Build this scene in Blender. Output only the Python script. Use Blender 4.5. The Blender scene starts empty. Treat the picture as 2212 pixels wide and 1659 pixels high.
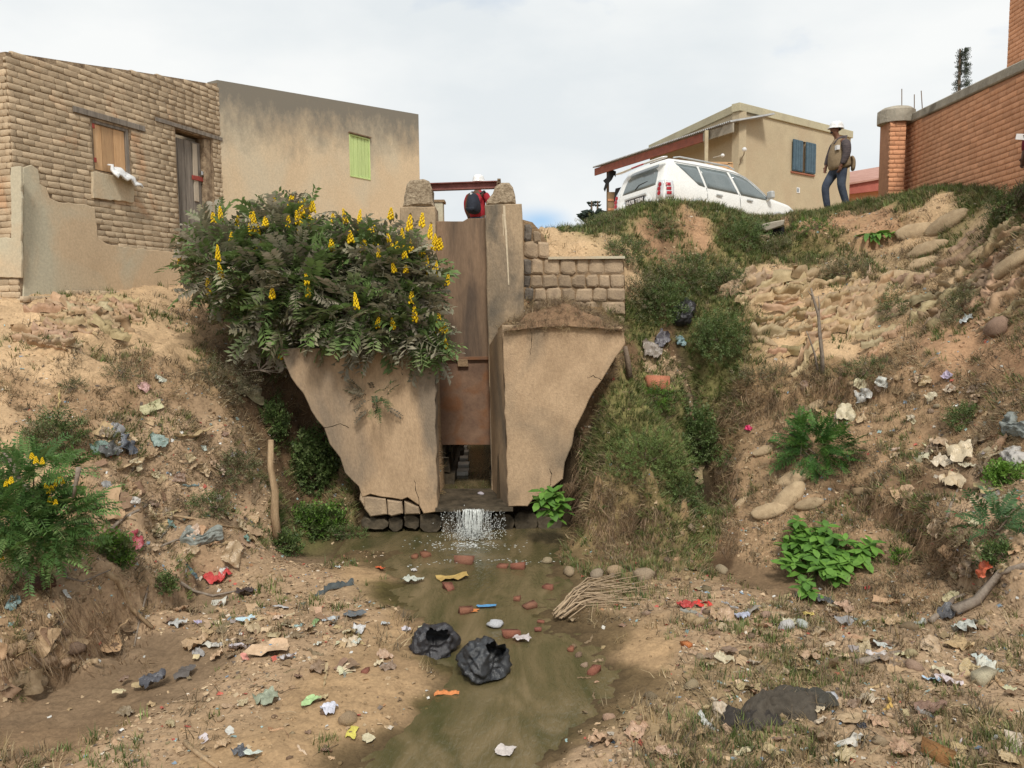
import bpy, bmesh, math, random
import numpy as np
from mathutils import Vector, Matrix
random.seed(7); RNG = np.random.RandomState(11)
S = bpy.context.scene
COL = S.collection

# ---------------------------------------------------------------- camera, sky, sun, exposure
FPX = 1736.0                      # focal length for a picture 2212 wide
PITCH, ROLL = math.radians(5.25), math.radians(0.55)
Fv = np.array([0, math.cos(PITCH), -math.sin(PITCH)])
U0 = np.array([0, math.sin(PITCH), math.cos(PITCH)])
R0 = np.array([1.0, 0, 0])
Rv = R0*math.cos(ROLL) - U0*math.sin(ROLL)
Uv = U0*math.cos(ROLL) + R0*math.sin(ROLL)
cam_d = bpy.data.cameras.new('camera'); cam = bpy.data.objects.new('camera', cam_d); COL.objects.link(cam)
cam.matrix_world = Matrix(((Rv[0], Uv[0], -Fv[0], 0), (Rv[1], Uv[1], -Fv[1], 0), (Rv[2], Uv[2], -Fv[2], 0), (0, 0, 0, 1)))
cam_d.sensor_width = 36; cam_d.lens = 36*FPX/2212; cam_d.clip_end = 3000; cam_d.clip_start = 0.05
S.camera = cam
SUN_EL, SUN_AZ = math.radians(50), math.radians(174)   # azimuth clockwise from +y: behind the camera, to the left
w = bpy.data.worlds.new('World'); S.world = w; w.use_nodes = True
nt = w.node_tree; nt.nodes.clear()
def N(t, nt=nt, **k):
    n = nt.nodes.new(t)
    for a, b in k.items(): setattr(n, a, b)
    return n
sky = N('ShaderNodeTexSky', sky_type='NISHITA', sun_disc=False, sun_elevation=SUN_EL, sun_rotation=SUN_AZ)
bg1 = N('ShaderNodeBackground'); bg1.inputs[1].default_value = 0.11
bg2 = N('ShaderNodeBackground'); bg2.inputs[1].default_value = 1.0
tc = N('ShaderNodeTexCoord'); mp = N('ShaderNodeMapping'); mp.inputs['Scale'].default_value = (1, 1, 2.4)
mp.inputs['Location'].default_value = (0.35, 0.2, 0.1)
n1 = N('ShaderNodeTexNoise'); n1.inputs['Scale'].default_value = 2.3; n1.inputs['Detail'].default_value = 7; n1.inputs['Roughness'].default_value = .52
n2 = N('ShaderNodeTexNoise'); n2.inputs['Scale'].default_value = 3.1; n2.inputs['Detail'].default_value = 6; n2.inputs['Distortion'].default_value = .4
r1 = N('ShaderNodeValToRGB'); r1.color_ramp.elements[0].position = .40; r1.color_ramp.elements[0].color = (.54, .57, .585, 1)
r1.color_ramp.elements[1].position = .62; r1.color_ramp.elements[1].color = (.645, .655, .65, 1)
r2 = N('ShaderNodeValToRGB'); r2.color_ramp.elements[0].position = .22; r2.color_ramp.elements[1].position = .36
r2.color_ramp.elements[0].color = (.45, .45, .45, 1)
mx = N('ShaderNodeMixShader'); out = N('ShaderNodeOutputWorld')
L = nt.links.new
L(tc.outputs['Generated'], mp.inputs[0]); L(mp.outputs[0], n1.inputs[0]); L(mp.outputs[0], n2.inputs[0])
L(n1.outputs[0], r1.inputs[0]); L(n2.outputs[0], r2.inputs[0]); L(sky.outputs[0], bg1.inputs[0]); L(r1.outputs[0], bg2.inputs[0])

# a small gap of pale blue low in the clouds
gap = N('ShaderNodeVectorMath', operation='DISTANCE'); dv_ = Fv+Rv*((1168-1106)/FPX)+Uv*((829.5-478)/FPX); dv_ = dv_/np.linalg.norm(dv_); gsc = N('ShaderNodeVectorMath', operation='MULTIPLY'); gsc.inputs[1].default_value = (1, 1, 2.2)
L(tc.outputs['Generated'], gsc.inputs[0]); L(gsc.outputs[0], gap.inputs[0]); gap.inputs[1].default_value = (dv_[0], dv_[1], dv_[2]*2.2)
gad = N('ShaderNodeMath', operation='MULTIPLY_ADD'); L(n2.outputs[0], gad.inputs[0]); gad.inputs[1].default_value = .10; L(gap.outputs['Value'], gad.inputs[2])
gmr = N('ShaderNodeMapRange', interpolation_type='SMOOTHSTEP'); L(gad.outputs[0], gmr.inputs[0]); gmr.inputs[1].default_value = .055; gmr.inputs[2].default_value = .115; gmr.inputs[3].default_value = .0; gmr.inputs[4].default_value = 1
bg3 = N('ShaderNodeBackground'); bg3.inputs[0].default_value = (.30, .45, .62, 1); mx3 = N('ShaderNodeMixShader')
L(r2.outputs[0], mx.inputs[0]); L(bg1.outputs[0], mx.inputs[1]); L(bg2.outputs[0], mx.inputs[2]); L(gmr.outputs[0], mx3.inputs[0]); L(bg3.outputs[0], mx3.inputs[1]); L(mx.outputs[0], mx3.inputs[2]); L(mx3.outputs[0], out.inputs[0])
sd = bpy.data.lights.new('sun', 'SUN'); sd.energy = 2.0; sd.angle = math.radians(11); sd.color = (1, .95, .86)
so = bpy.data.objects.new('sun', sd); COL.objects.link(so)
sv = Vector((math.sin(SUN_AZ)*math.cos(SUN_EL), math.cos(SUN_AZ)*math.cos(SUN_EL), math.sin(SUN_EL)))
so.rotation_euler = sv.to_track_quat('Z', 'Y').to_euler()
S.view_settings.view_transform = 'Standard'; S.view_settings.look = 'None'
S.view_settings.exposure = 0.56; S.view_settings.gamma = 1; S.view_settings.use_curve_mapping = False

# ---------------------------------------------------------------- helpers
def ray(u, v):
    return Fv + Rv*((u-1106)/FPX) + Uv*((829.5-v)/FPX)
def P(u, v, Y):
    d = ray(u, v); return d*(Y/d[1])
def PZ(u, v, z):
    d = ray(u, v); return d*(z/d[2])
def tag(o, label=None, cat=None, group=None, kind=None):
    if label: o['label'] = label
    if cat: o['category'] = cat
    if group: o['group'] = group
    if kind: o['kind'] = kind
    return o
def empty(name, loc, label=None, cat=None, group=None, rz=0):
    o = bpy.data.objects.new(name, None); COL.objects.link(o); o.location = Vector([float(a) for a in loc]); o.rotation_euler = (0, 0, rz)
    o.empty_display_size = .1
    return tag(o, label, cat, group)
def wloc(o):
    l = Vector((0, 0, 0))
    while o is not None: l = l + o.location; o = o.parent
    return np.array(l)
def np_mesh(name, V, F, smooth=False, colors=None):
    V = np.asarray(V, dtype=np.float32); F = np.asarray(F, dtype=np.int32); k = F.shape[1]
    me = bpy.data.meshes.new(name); me.vertices.add(len(V)); me.vertices.foreach_set('co', V.ravel())
    me.loops.add(F.size); me.loops.foreach_set('vertex_index', F.ravel())
    me.polygons.add(len(F)); me.polygons.foreach_set('loop_start', np.arange(0, F.size, k, dtype=np.int32))
    if smooth: me.polygons.foreach_set('use_smooth', np.ones(len(F), dtype=bool))
    if colors is not None:
        a = me.color_attributes.new('Col', 'FLOAT_COLOR', 'POINT')
        c = np.ones((len(V), 4), dtype=np.float32); c[:, :3] = colors; a.data.foreach_set('color', c.ravel())
    me.update(calc_edges=True); me.validate()
    return me
def link(name, me, m=None, parent=None, loc=None):
    o = bpy.data.objects.new(name, me); COL.objects.link(o)
    if m is not None and len(me.materials) == 0: me.materials.append(m)
    if parent is not None: o.parent = parent
    if loc is not None: o.location = Vector([float(a) for a in loc])
    return o
def mk(name, V, F, m, parent=None, smooth=False):
    """world-space vertices; made relative to the parent's place (or to its own base when top-level)"""
    V = np.asarray(V, float)
    if parent is not None: off = wloc(parent); loc = None
    else: off = np.array([V[:, 0].mean(), V[:, 1].mean(), V[:, 2].min()]); loc = off
    me = bpy.data.meshes.new(name); me.from_pydata([tuple(a) for a in (V-off)], [], [tuple(int(i) for i in f) for f in F])
    if smooth:
        for p in me.polygons: p.use_smooth = True
    me.update()
    return link(name, me, m, parent, loc)
def box_vf(c, sx, sy, sz, ax=None):
    ax = np.eye(3) if ax is None else ax
    V = [np.array(c) + ax[0]*x*sx/2 + ax[1]*y*sy/2 + ax[2]*z*sz/2 for x in (-1, 1) for y in (-1, 1) for z in (-1, 1)]
    return V, [(0, 1, 3, 2), (4, 6, 7, 5), (0, 4, 5, 1), (2, 3, 7, 6), (0, 2, 6, 4), (1, 5, 7, 3)]
class MB:
    def __init__(s): s.V = []; s.F = []
    def add(s, V, F):
        b = len(s.V); s.V += [np.array(v, float) for v in V]; s.F += [tuple(i+b for i in f) for f in F]; return s
    def box(s, c, sx, sy, sz, ax=None): return s.add(*box_vf(c, sx, sy, sz, ax))
    def tube(s, pts, r, n=6): return s.add(*tube_vf(pts, r, n))
    def build(s, name, m, parent=None, smooth=False): return mk(name, s.V, s.F, m, parent, smooth)
def tube_vf(pts, r, n=6, flat=1.0):
    pts = [np.array(p, float) for p in pts]; V = []; F = []
    rs = r if hasattr(r, '__len__') else [r]*len(pts)
    for i, p in enumerate(pts):
        t = pts[min(i+1, len(pts)-1)] - pts[max(i-1, 0)]; t = t/(np.linalg.norm(t)+1e-9)
        a = np.cross(t, [0, 0, 1.0]);
        if np.linalg.norm(a) < .1: a = np.cross(t, [0, 1.0, 0])
        a /= np.linalg.norm(a); b = np.cross(a, t)
        for k in range(n):
            an = 2*math.pi*k/n; V.append(p + (a*math.cos(an) + b*math.sin(an)*flat)*rs[i])
    for i in range(len(pts)-1):
        for k in range(n): F.append((i*n+k, i*n+(k+1) % n, (i+1)*n+(k+1) % n, (i+1)*n+k))
    F.append(tuple(range(n))[::-1]); F.append(tuple((len(pts)-1)*n+k for k in range(n)))
    return V, F
def slab(name, pts, off, m, parent=None, bev=0.0, jit=0.0, sub=0.0):
    """polygon pts (world) as the front, extruded by vector off; outline broken up every sub metres with jitter"""
    pts = [np.array(p, float) for p in pts]
    if sub > 0:
        q = []
        nrm = np.array(off, float)/np.linalg.norm(off)
        for i, p in enumerate(pts):
            e = pts[(i+1) % len(pts)]; k = max(1, int(np.linalg.norm(e-p)/sub))
            for j in range(k):
                c = p + (e-p)*j/k
                if j: t = (e-p)/np.linalg.norm(e-p); c = c + np.cross(t, nrm)*random.uniform(-jit, jit)
                q.append(c)
        pts = q
    bm = bmesh.new(); o = wloc(parent) if parent is not None else None
    if o is None: A = np.array(pts); o = np.array([A[:, 0].mean(), A[:, 1].mean(), A[:, 2].min()]); loc = o
    else: loc = None
    a = [bm.verts.new(tuple(p-o)) for p in pts]; b = [bm.verts.new(tuple(p+np.array(off)-o)) for p in pts]
    n = len(pts); f = bm.faces.new(a); g = bm.faces.new(b[::-1])
    for i in range(n): bm.faces.new((a[(i+1) % n], a[i], b[i], b[(i+1) % n]))
    if bev > 0:
        bm.normal_update()
        bmesh.ops.bevel(bm, geom=list(f.edges), offset=bev, segments=1, affect='EDGES')
    big = [x for x in bm.faces if len(x.verts) > 4]
    bmesh.ops.triangulate(bm, faces=big); bmesh.ops.recalc_face_normals(bm, faces=bm.faces)
    me = bpy.data.meshes.new(name); bm.to_mesh(me); bm.free()
    return link(name, me, m, parent, loc)
# --- noise
def _h(i, j, k, s):
    n = (i*374761393 + j*668265263 + k*2147483647*3 + s*974634777) & 0xffffffff
    n = ((n ^ (n >> 13))*1274126177) & 0xffffffff; n = ((n ^ (n >> 16))*2246822519) & 0xffffffff
    return (n ^ (n >> 15)).astype(np.float64)/0xffffffff*2-1
def vn(p, s=0):
    p = np.asarray(p, float); f = np.floor(p).astype(np.int64); t = p-f; t = t*t*(3-2*t); r = 0
    for a in (0, 1):
        for b in (0, 1):
            for c in (0, 1):
                wgt = (t[:, 0] if a else 1-t[:, 0])*(t[:, 1] if b else 1-t[:, 1])*(t[:, 2] if c else 1-t[:, 2])
                r = r + wgt*_h(f[:, 0]+a, f[:, 1]+b, f[:, 2]+c, s)
    return r
def fbm(p, o=4, s=0, g=.5):
    r = 0; a = 1; p = np.asarray(p, float)
    for i in range(o): r = r + a*vn(p*(2**i), s+i*7); a *= g
    return r
# --- materials
MATS = {}
def M(name, c1, c2=None, scale=6, rough=.9, bump=.25, bscale=40, spec=.2, c3=None, scale3=1.5, t3=.55, attr=False, objcol=False,
      metal=0, trans=0, alpha=1, stretch=(1, 1, 1), rnd=0.0, world=False, sss=0, ramp=(.35, .65), grain=.16):
    if name in MATS: return MATS[name]
    m = bpy.data.materials.new(name); m.use_nodes = True; t = m.node_tree; b = t.nodes['Principled BSDF']; lk = t.links.new
    b.inputs['Roughness'].default_value = rough; b.inputs['Specular IOR Level'].default_value = spec; b.inputs['Metallic'].default_value = metal
    b.inputs['Transmission Weight'].default_value = trans; b.inputs['Alpha'].default_value = alpha
    def nn(k, **kw):
        x = t.nodes.new(k)
        for q, v in kw.items(): setattr(x, q, v)
        return x
    if world: co = nn('ShaderNodeNewGeometry').outputs['Position']
    else: co = nn('ShaderNodeTexCoord').outputs['Object']
    mpp = nn('ShaderNodeMapping'); mpp.inputs['Scale'].default_value = stretch; lk(co, mpp.inputs[0]); co2 = mpp.outputs[0]
    oi = nn('ShaderNodeObjectInfo')
    c2 = c2 or tuple(x*.72 for x in c1)
    n = nn('ShaderNodeTexNoise'); n.inputs['Scale'].default_value = scale; n.inputs['Detail'].default_value = 8; n.inputs['Roughness'].default_value = .62; lk(co2, n.inputs[0])
    rr = nn('ShaderNodeMapRange'); rr.inputs[1].default_value = ramp[0]; rr.inputs[2].default_value = ramp[1]; lk(n.outputs[0], rr.inputs[0])
    mix = nn('ShaderNodeMix', data_type='RGBA'); lk(rr.outputs[0], mix.inputs[0]); mix.inputs[6].default_value = (*c2, 1); mix.inputs[7].default_value = (*c1, 1)
    cur = mix.outputs[2]
    if c3:
        n3 = nn('ShaderNodeTexNoise'); n3.inputs['Scale'].default_value = scale3; n3.inputs['Detail'].default_value = 6; n3.inputs['Distortion'].default_value = .6; lk(co2, n3.inputs[0])
        r3 = nn('ShaderNodeMapRange'); r3.inputs[1].default_value = t3-.07; r3.inputs[2].default_value = t3+.1; lk(n3.outputs[0], r3.inputs[0])
        m3 = nn('ShaderNodeMix', data_type='RGBA'); lk(r3.outputs[0], m3.inputs[0]); lk(cur, m3.inputs[6]); m3.inputs[7].default_value = (*c3, 1); cur = m3.outputs[2]
    gn = nn('ShaderNodeTexNoise'); gn.inputs['Scale'].default_value = max(scale*9, 30); gn.inputs['Detail'].default_value = 5; gn.inputs['Roughness'].default_value = .7; lk(co2, gn.inputs[0])
    gr = nn('ShaderNodeMapRange'); gr.inputs[1].default_value = .3; gr.inputs[2].default_value = .7; gr.inputs[3].default_value = 1-grain; gr.inputs[4].default_value = 1+grain*.7; lk(gn.outputs[0], gr.inputs[0])
    gm = nn('ShaderNodeVectorMath', operation='SCALE'); lk(cur, gm.inputs[0]); lk(gr.outputs[0], gm.inputs['Scale']); cur = gm.outputs[0]
    if attr or objcol:
        src = nn('ShaderNodeVertexColor', layer_name='Col').outputs[0] if attr else oi.outputs['Color']
        mm = nn('ShaderNodeMix', data_type='RGBA', blend_type='MULTIPLY'); mm.inputs[0].default_value = 1; lk(cur, mm.inputs[6]); lk(src, mm.inputs[7]); cur = mm.outputs[2]
    if rnd:
        hs = nn('ShaderNodeHueSaturation'); lk(cur, hs.inputs['Color'])
        q = nn('ShaderNodeMapRange'); lk(oi.outputs['Random'], q.inputs[0]); q.inputs[3].default_value = 1-rnd; q.inputs[4].default_value = 1+rnd; lk(q.outputs[0], hs.inputs['Value'])
        cur = hs.outputs[0]
    lk(cur, b.inputs['Base Color'])
    if bump:
        nb = nn('ShaderNodeTexNoise'); nb.inputs['Scale'].default_value = bscale; nb.inputs['Detail'].default_value = 6; lk(co2, nb.inputs[0])
        bp = nn('ShaderNodeBump'); bp.inputs['Strength'].default_value = bump; bp.inputs['Distance'].default_value = .02; lk(nb.outputs[0], bp.inputs['Height']); lk(bp.outputs[0], b.inputs['Normal'])
    MATS[name] = m
    return m
def leafmat(name, c1, c2, scale=3, attr=False, objcol=False):
    m = M(name, c1, c2, scale=scale, rough=.55, bump=0, spec=.35, attr=attr, objcol=objcol, world=True)
    t = m.node_tree; b = t.nodes['Principled BSDF']; tr = t.nodes.new('ShaderNodeBsdfTranslucent'); mx = t.nodes.new('ShaderNodeMixShader'); mx.inputs[0].default_value = .22
    src = b.inputs['Base Color'].links[0].from_socket; t.links.new(src, tr.inputs[0])
    o = t.nodes['Material Output']; t.links.new(b.outputs[0], mx.inputs[1]); t.links.new(tr.outputs[0], mx.inputs[2]); t.links.new(mx.outputs[0], o.inputs[0])
    return m

# ---------------------------------------------------------------- terrain
#        colour (linear)      litter grass dry
TYPE = {'U': ((.05, .036, .022), .05, 0, .1), 'S': ((.50, .355, .215), .12, .02, .10), 'B': ((.35, .235, .140), .55, .12, .65), 'D': ((.15, .095, .055), .15, .15, .25),  # U: near-black soil with the shade of hollows painted in
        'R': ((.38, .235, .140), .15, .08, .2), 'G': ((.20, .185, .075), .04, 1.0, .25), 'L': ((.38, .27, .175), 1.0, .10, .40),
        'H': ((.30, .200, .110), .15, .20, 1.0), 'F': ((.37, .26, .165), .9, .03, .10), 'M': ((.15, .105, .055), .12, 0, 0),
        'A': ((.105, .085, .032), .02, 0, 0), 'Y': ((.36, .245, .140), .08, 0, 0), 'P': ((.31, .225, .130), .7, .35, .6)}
CT = [
 # left bank
 (0,645,11.0,'S'),(48,636,11.1,'S'),(200,628,12.2,'S'),(330,618,13.5,'S'),(440,612,14.8,'S'),
 (0,700,10.4,'S'),(120,700,10.7,'S'),(250,700,11.2,'S'),(350,680,12.1,'S'),(450,640,13.9,'S'),
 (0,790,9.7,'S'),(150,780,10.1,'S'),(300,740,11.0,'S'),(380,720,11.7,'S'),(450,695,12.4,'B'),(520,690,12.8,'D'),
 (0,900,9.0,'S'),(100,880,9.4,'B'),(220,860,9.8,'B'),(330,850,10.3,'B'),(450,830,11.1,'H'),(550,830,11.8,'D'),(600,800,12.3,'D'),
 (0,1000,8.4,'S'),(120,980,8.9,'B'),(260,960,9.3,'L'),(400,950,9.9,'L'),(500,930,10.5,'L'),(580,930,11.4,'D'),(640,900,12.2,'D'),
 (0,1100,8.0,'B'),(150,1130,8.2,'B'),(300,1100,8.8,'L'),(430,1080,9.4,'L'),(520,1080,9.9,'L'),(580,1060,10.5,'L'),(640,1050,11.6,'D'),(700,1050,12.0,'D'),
 (0,1200,7.6,'B'),(270,1210,8.5,'L'),(420,1185,9.45,'L'),(520,1150,10.0,'L'),(680,1160,11.1,'G'),(620,1180,10.6,'G'),
 (0,1350,6.8,'B'),(100,1300,7.1,'B'),(200,1240,7.8,'B'),(0,1450,6.3,'B'),(100,1385,6.72,'B'),(200,1325,7.15,'L'),(250,1300,7.45,'L'),(290,1255,8.1,'L'),(330,1225,8.9,'L'),
 # under and behind the big bush
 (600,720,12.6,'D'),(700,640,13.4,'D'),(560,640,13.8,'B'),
 # mound right of the wing wall
 (1260,1150,10.25,'H'),(1380,1205,9.95,'D'),(1480,1205,10.1,'D'),(1380,1110,10.05,'H'),(1310,1090,10.2,'H'),(1440,1120,10.1,'H'),(1380,1060,9.98,'G'),(1290,1010,10.25,'G'),(1400,1000,9.95,'G'),(1480,1060,10.05,'G'),
 (1320,900,11.1,'G'),(1400,870,11.2,'G'),(1460,940,10.8,'G'),(1380,838,11.9,'G'),(1470,850,11.9,'G'),(1270,960,11.2,'G'),
 # ravine, its shade painted in as near-black soil
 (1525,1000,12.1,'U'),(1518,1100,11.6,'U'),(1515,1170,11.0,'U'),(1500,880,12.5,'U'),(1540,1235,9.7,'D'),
 # rubble ledge and slope right of the masonry
 (1350,775,12.2,'D'),(1420,790,12.2,'L'),(1470,790,12.3,'L'),(1340,740,12.3,'D'),
 (1190,545,13.2,'S'),(1260,540,13.1,'S'),(1340,545,13.1,'S'),
 (1150,500,13.9,'S'),(1185,508,14.0,'S'),(1260,493,14.3,'G'),(1330,469,14.5,'G'),(1400,448,14.7,'G'),(1480,439,14.8,'G'),(1540,449,14.9,'G'),(1600,471,15.0,'G'),(1640,491,15.2,'G'),
 (1300,515,13.7,'G'),(1400,500,13.9,'R'),(1500,490,14.1,'R'),(1410,562,13.9,'D'),(1400,600,13.2,'G'),(1500,560,13.7,'G'),(1600,540,14.2,'G'),
 (1400,680,12.8,'G'),(1500,640,13.1,'G'),(1370,720,12.5,'G'),(1450,735,12.6,'D'),(1530,730,12.5,'G'),(1560,620,13.4,'G'),(1670,530,14.8,'D'),
 # right slope
 (1590,850,11.9,'H'),(1590,1000,11.1,'B'),(1600,1150,10.0,'B'),(1590,1240,9.3,'B'),
 (1700,800,12.1,'S'),(1700,720,12.6,'S'),(1640,620,13.3,'S'),(1700,620,13.2,'S'),(1750,560,13.9,'G'),(1700,850,11.7,'H'),
 (1800,830,11.6,'H'),(1800,760,12.0,'S'),(1800,650,12.8,'S'),(1800,570,13.5,'P'),(1750,505,14.7,'R'),(1800,480,14.9,'R'),(1720,463,15.2,'G'),(1850,446,15.2,'G'),(1700,480,15.2,'R'),
 (1900,500,14.2,'R'),(1900,560,13.4,'P'),(1900,650,12.5,'S'),(1900,760,11.7,'B'),(1900,820,11.3,'H'),(1920,434,15.0,'G'),
 (1720,900,11.4,'B'),(1720,1000,10.6,'B'),(1720,1100,10.0,'B'),(1720,1170,9.6,'B'),(1700,1240,9.2,'B'),
 (1850,900,10.9,'B'),(1850,1000,10.3,'B'),(1850,1080,9.8,'D'),(1850,1150,9.2,'B'),(1830,1260,8.6,'B'),
 (2000,900,10.4,'B'),(2000,1000,9.7,'B'),(2000,1100,9.2,'D'),(2000,1200,8.4,'B'),(2000,1300,7.8,'B'),
 (2000,780,11.0,'R'),(2000,680,12.0,'B'),(2000,580,12.9,'P'),(2000,500,13.6,'S'),(2000,428,14.2,'G'),
 (2110,411,13.2,'G'),(2110,500,12.5,'S'),(2110,620,11.5,'B'),(2110,760,10.5,'R'),(2110,900,9.8,'B'),(2110,1020,9.1,'L'),(2110,1150,8.3,'L'),(2110,1280,7.5,'L'),
 (2212,397,11.8,'G'),(2212,480,11.3,'P'),(2212,600,10.6,'B'),(2212,750,9.8,'R'),(2212,900,9.0,'B'),(2212,1050,8.3,'L'),(2212,1200,7.4,'L'),(2212,1330,6.8,'L'),(2212,1450,6.15,'L'),
]
CZ = [  # u, v, z on the gully floor
 (590,1205,-3.08,'F'),(430,1262,-3.1,'F'),(340,1310,-3.1,'F'),(262,1385,-3.12,'F'),(110,1478,-3.15,'F'),(0,1540,-3.15,'F'),(210,1420,-3.15,'F'),
 (500,1350,-3.08,'F'),(650,1250,-3.06,'F'),(650,1400,-3.06,'F'),(700,1500,-3.05,'Y'),(500,1500,-3.1,'F'),(300,1600,-3.1,'F'),(100,1600,-3.1,'B'),(600,1640,-3.05,'Y'),
 (790,1250,-3.09,'Y'),(835,1350,-3.09,'Y'),(870,1440,-3.09,'Y'),(860,1500,-3.09,'Y'),(820,1560,-3.09,'Y'),(775,1620,-3.10,'M'),(740,1550,-3.05,'Y'),
 (760,1190,-3.07,'M'),(860,1190,-3.11,'M'),(730,1330,-3.06,'F'),
 (1240,1225,-3.09,'M'),(1210,1330,-3.10,'M'),(1290,1400,-3.12,'M'),(1335,1470,-3.12,'M'),(1290,1550,-3.12,'M'),(1190,1640,-3.10,'M'),
 (1400,1300,-3.05,'F'),(1550,1290,-3.02,'F'),(1400,1400,-3.03,'Y'),(1500,1400,-3.0,'F'),(1700,1380,-3.0,'L'),(1380,1550,-3.02,'P'),(1500,1600,-3.02,'P'),
 (1900,1380,-2.95,'L'),(1700,1500,-3.0,'P'),(1900,1550,-2.95,'L'),(2100,1450,-2.9,'L'),(2100,1600,-2.9,'P'),(1280,1640,-3.02,'L'),(1600,1450,-3.0,'P'),
 (900,1230,-3.17,'A'),(1000,1220,-3.2,'A'),(1130,1230,-3.17,'A'),(950,1330,-3.16,'A'),(1080,1340,-3.17,'A'),(1000,1430,-3.17,'A'),(1150,1450,-3.17,'A'),
 (1050,1540,-3.17,'A'),(950,1560,-3.15,'A'),(1000,1640,-3.25,'A'),(1120,1640,-3.22,'A'),(880,1290,-3.13,'A'),(900,1620,-3.2,'A'),
 (1100,1190,-3.18,'A'),(960,1180,-3.2,'A')]
CW = [ # world x, y, z
 (-2.6,13.6,.35,'B'),(-2.0,12.6,.0,'B'),(-3.6,15.2,.7,'S'),(-1.9,14.5,.95,'S'),(-3,18,1.0,'S'),(-8,18,.5,'S'),(-12,13,.4,'S'),(-5,22,1.0,'S'),(-12,22,.6,'S'),
 (0.15,13.0,.9,'B'),(0.2,14.5,1.0,'S'),(1.0,16,1.15,'S'),(0.2,18,1.0,'S'),
 (.6,12.1,-.4,'H'),(1.2,12.1,-.4,'H'),(1.5,12.2,-.45,'H'),(.3,12.2,-.3,'H'),(.8,12.5,-.3,'H'),
 (2.6,16.6,1.5,'S'),(3.6,17.5,1.45,'S'),(5,20,1.42,'S'),(7,22.5,1.35,'S'),(4,25,1.4,'S'),(10,27,1.8,'S'),(5.2,16.8,1.6,'S'),(6.6,17.2,1.88,'G'),(8,17,1.95,'S'),(7.9,15.6,1.95,'G'),
 (7.7,13.2,1.9,'S'),(9,12,1.9,'S'),(12,10,2,'S'),(9,8,.6,'B'),(8,5,-1.5,'B'),(12,20,2,'S'),
 (0,30,1.2,'S'),(-30,30,1,'S'),(30,30,2,'S'),(-14,5,-1,'B'),(-8,3,-2.6,'B'),(-8,0,-2.2,'B'),(8,0,-2.2,'B'),
 (0,3.6,-3.15,'A'),(-2,3.8,-3.0,'F'),(2,3.8,-2.95,'F'),(0,1,-1.75,'B'),(0,-6,-1.7,'B'),(4,2,-2.7,'B'),(-4,2,-2.9,'B'),
 (-40,0,0,'B'),(40,0,1,'B'),(0,-40,-1,'B'),(200,200,1,'B'),(-200,200,1,'B'),(-200,-200,0,'B'),(200,-200,0,'B')]
cx_, cz_, ct_ = [], [], []
for u, v, Y, t in CT: p = P(u, v, Y); cx_.append(p[:2]); cz_.append(p[2]); ct_.append(t)
for u, v, z, t in CZ: p = PZ(u, v, z); p = p+[0, 0, .045 if t in 'FLPY' else 0]; cx_.append(p[:2]); cz_.append(p[2]); ct_.append(t)
for x, y, z, t in CW: cx_.append((x, y)); cz_.append(z); ct_.append(t)
# foot of the concrete front stays low
for x in np.arange(-2.0, 1.3, .3): cx_.append((x, 11.42)); cz_.append(-2.2); ct_.append('U')  # soil colour paints the darkness of the cavity under the walls
for x in np.arange(-2.1, 1.0, .35): cx_.append((x, 10.75)); cz_.append(-3.15); ct_.append('A' if -1.3 < x < .3 else 'M')
for x, z in ((-2.0, -1.3), (-1.7, -.9), (-1.3, -.6), (0, -.2), (.5, -.15), (1.0, -.2), (1.4, -.3)): cx_.append((x, 11.75)); cz_.append(z); ct_.append('B')
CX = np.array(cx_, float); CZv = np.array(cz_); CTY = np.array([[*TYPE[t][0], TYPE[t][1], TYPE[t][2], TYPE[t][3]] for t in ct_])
def kd(A, B): return np.sqrt(((A[:, None, :]-B[None, :, :])**2).sum(-1))
K = kd(CX, CX); n_ = len(CX)
A_ = np.zeros((n_+3, n_+3)); A_[:n_, :n_] = -K + np.eye(n_)*.01; A_[:n_, n_] = 1; A_[n_, :n_] = 1
A_[:n_, n_+1:] = CX*1e-3; A_[n_+1:, :n_] = (CX*1e-3).T
WR = np.linalg.solve(A_, np.concatenate([CZv, np.zeros(3)]))
def h_raw(X):
    r = np.empty(len(X))
    for i in range(0, len(X), 20000):
        x = X[i:i+20000]; r[i:i+20000] = -kd(x, CX)@WR[:n_] + WR[n_] + x@WR[n_+1:]*1e-3
    return r
def attrs(X):
    r = np.empty((len(X), 6))
    wob = np.stack([fbm(np.c_[X*1.6, np.zeros(len(X))], 3, 31), fbm(np.c_[X*1.6, np.ones(len(X))], 3, 57)], 1)*.22
    for i in range(0, len(X), 20000):
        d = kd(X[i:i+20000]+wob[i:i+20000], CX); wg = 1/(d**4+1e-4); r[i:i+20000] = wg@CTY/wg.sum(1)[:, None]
    return r
LEDGES = []
def add_ledge(L_, drop):
    pts = []
    for u, v in L_:
        d = ray(u, v); d = d/d[1]; t = np.arange(4, 18, .03); q = d[None]*t[:, None]; k = np.nonzero(q[:, 2] <= h_raw(q[:, :2]))[0]; pts.append(q[k[0] if len(k) else -1][:2])
    LEDGES.append((np.array(pts), drop))
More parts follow.
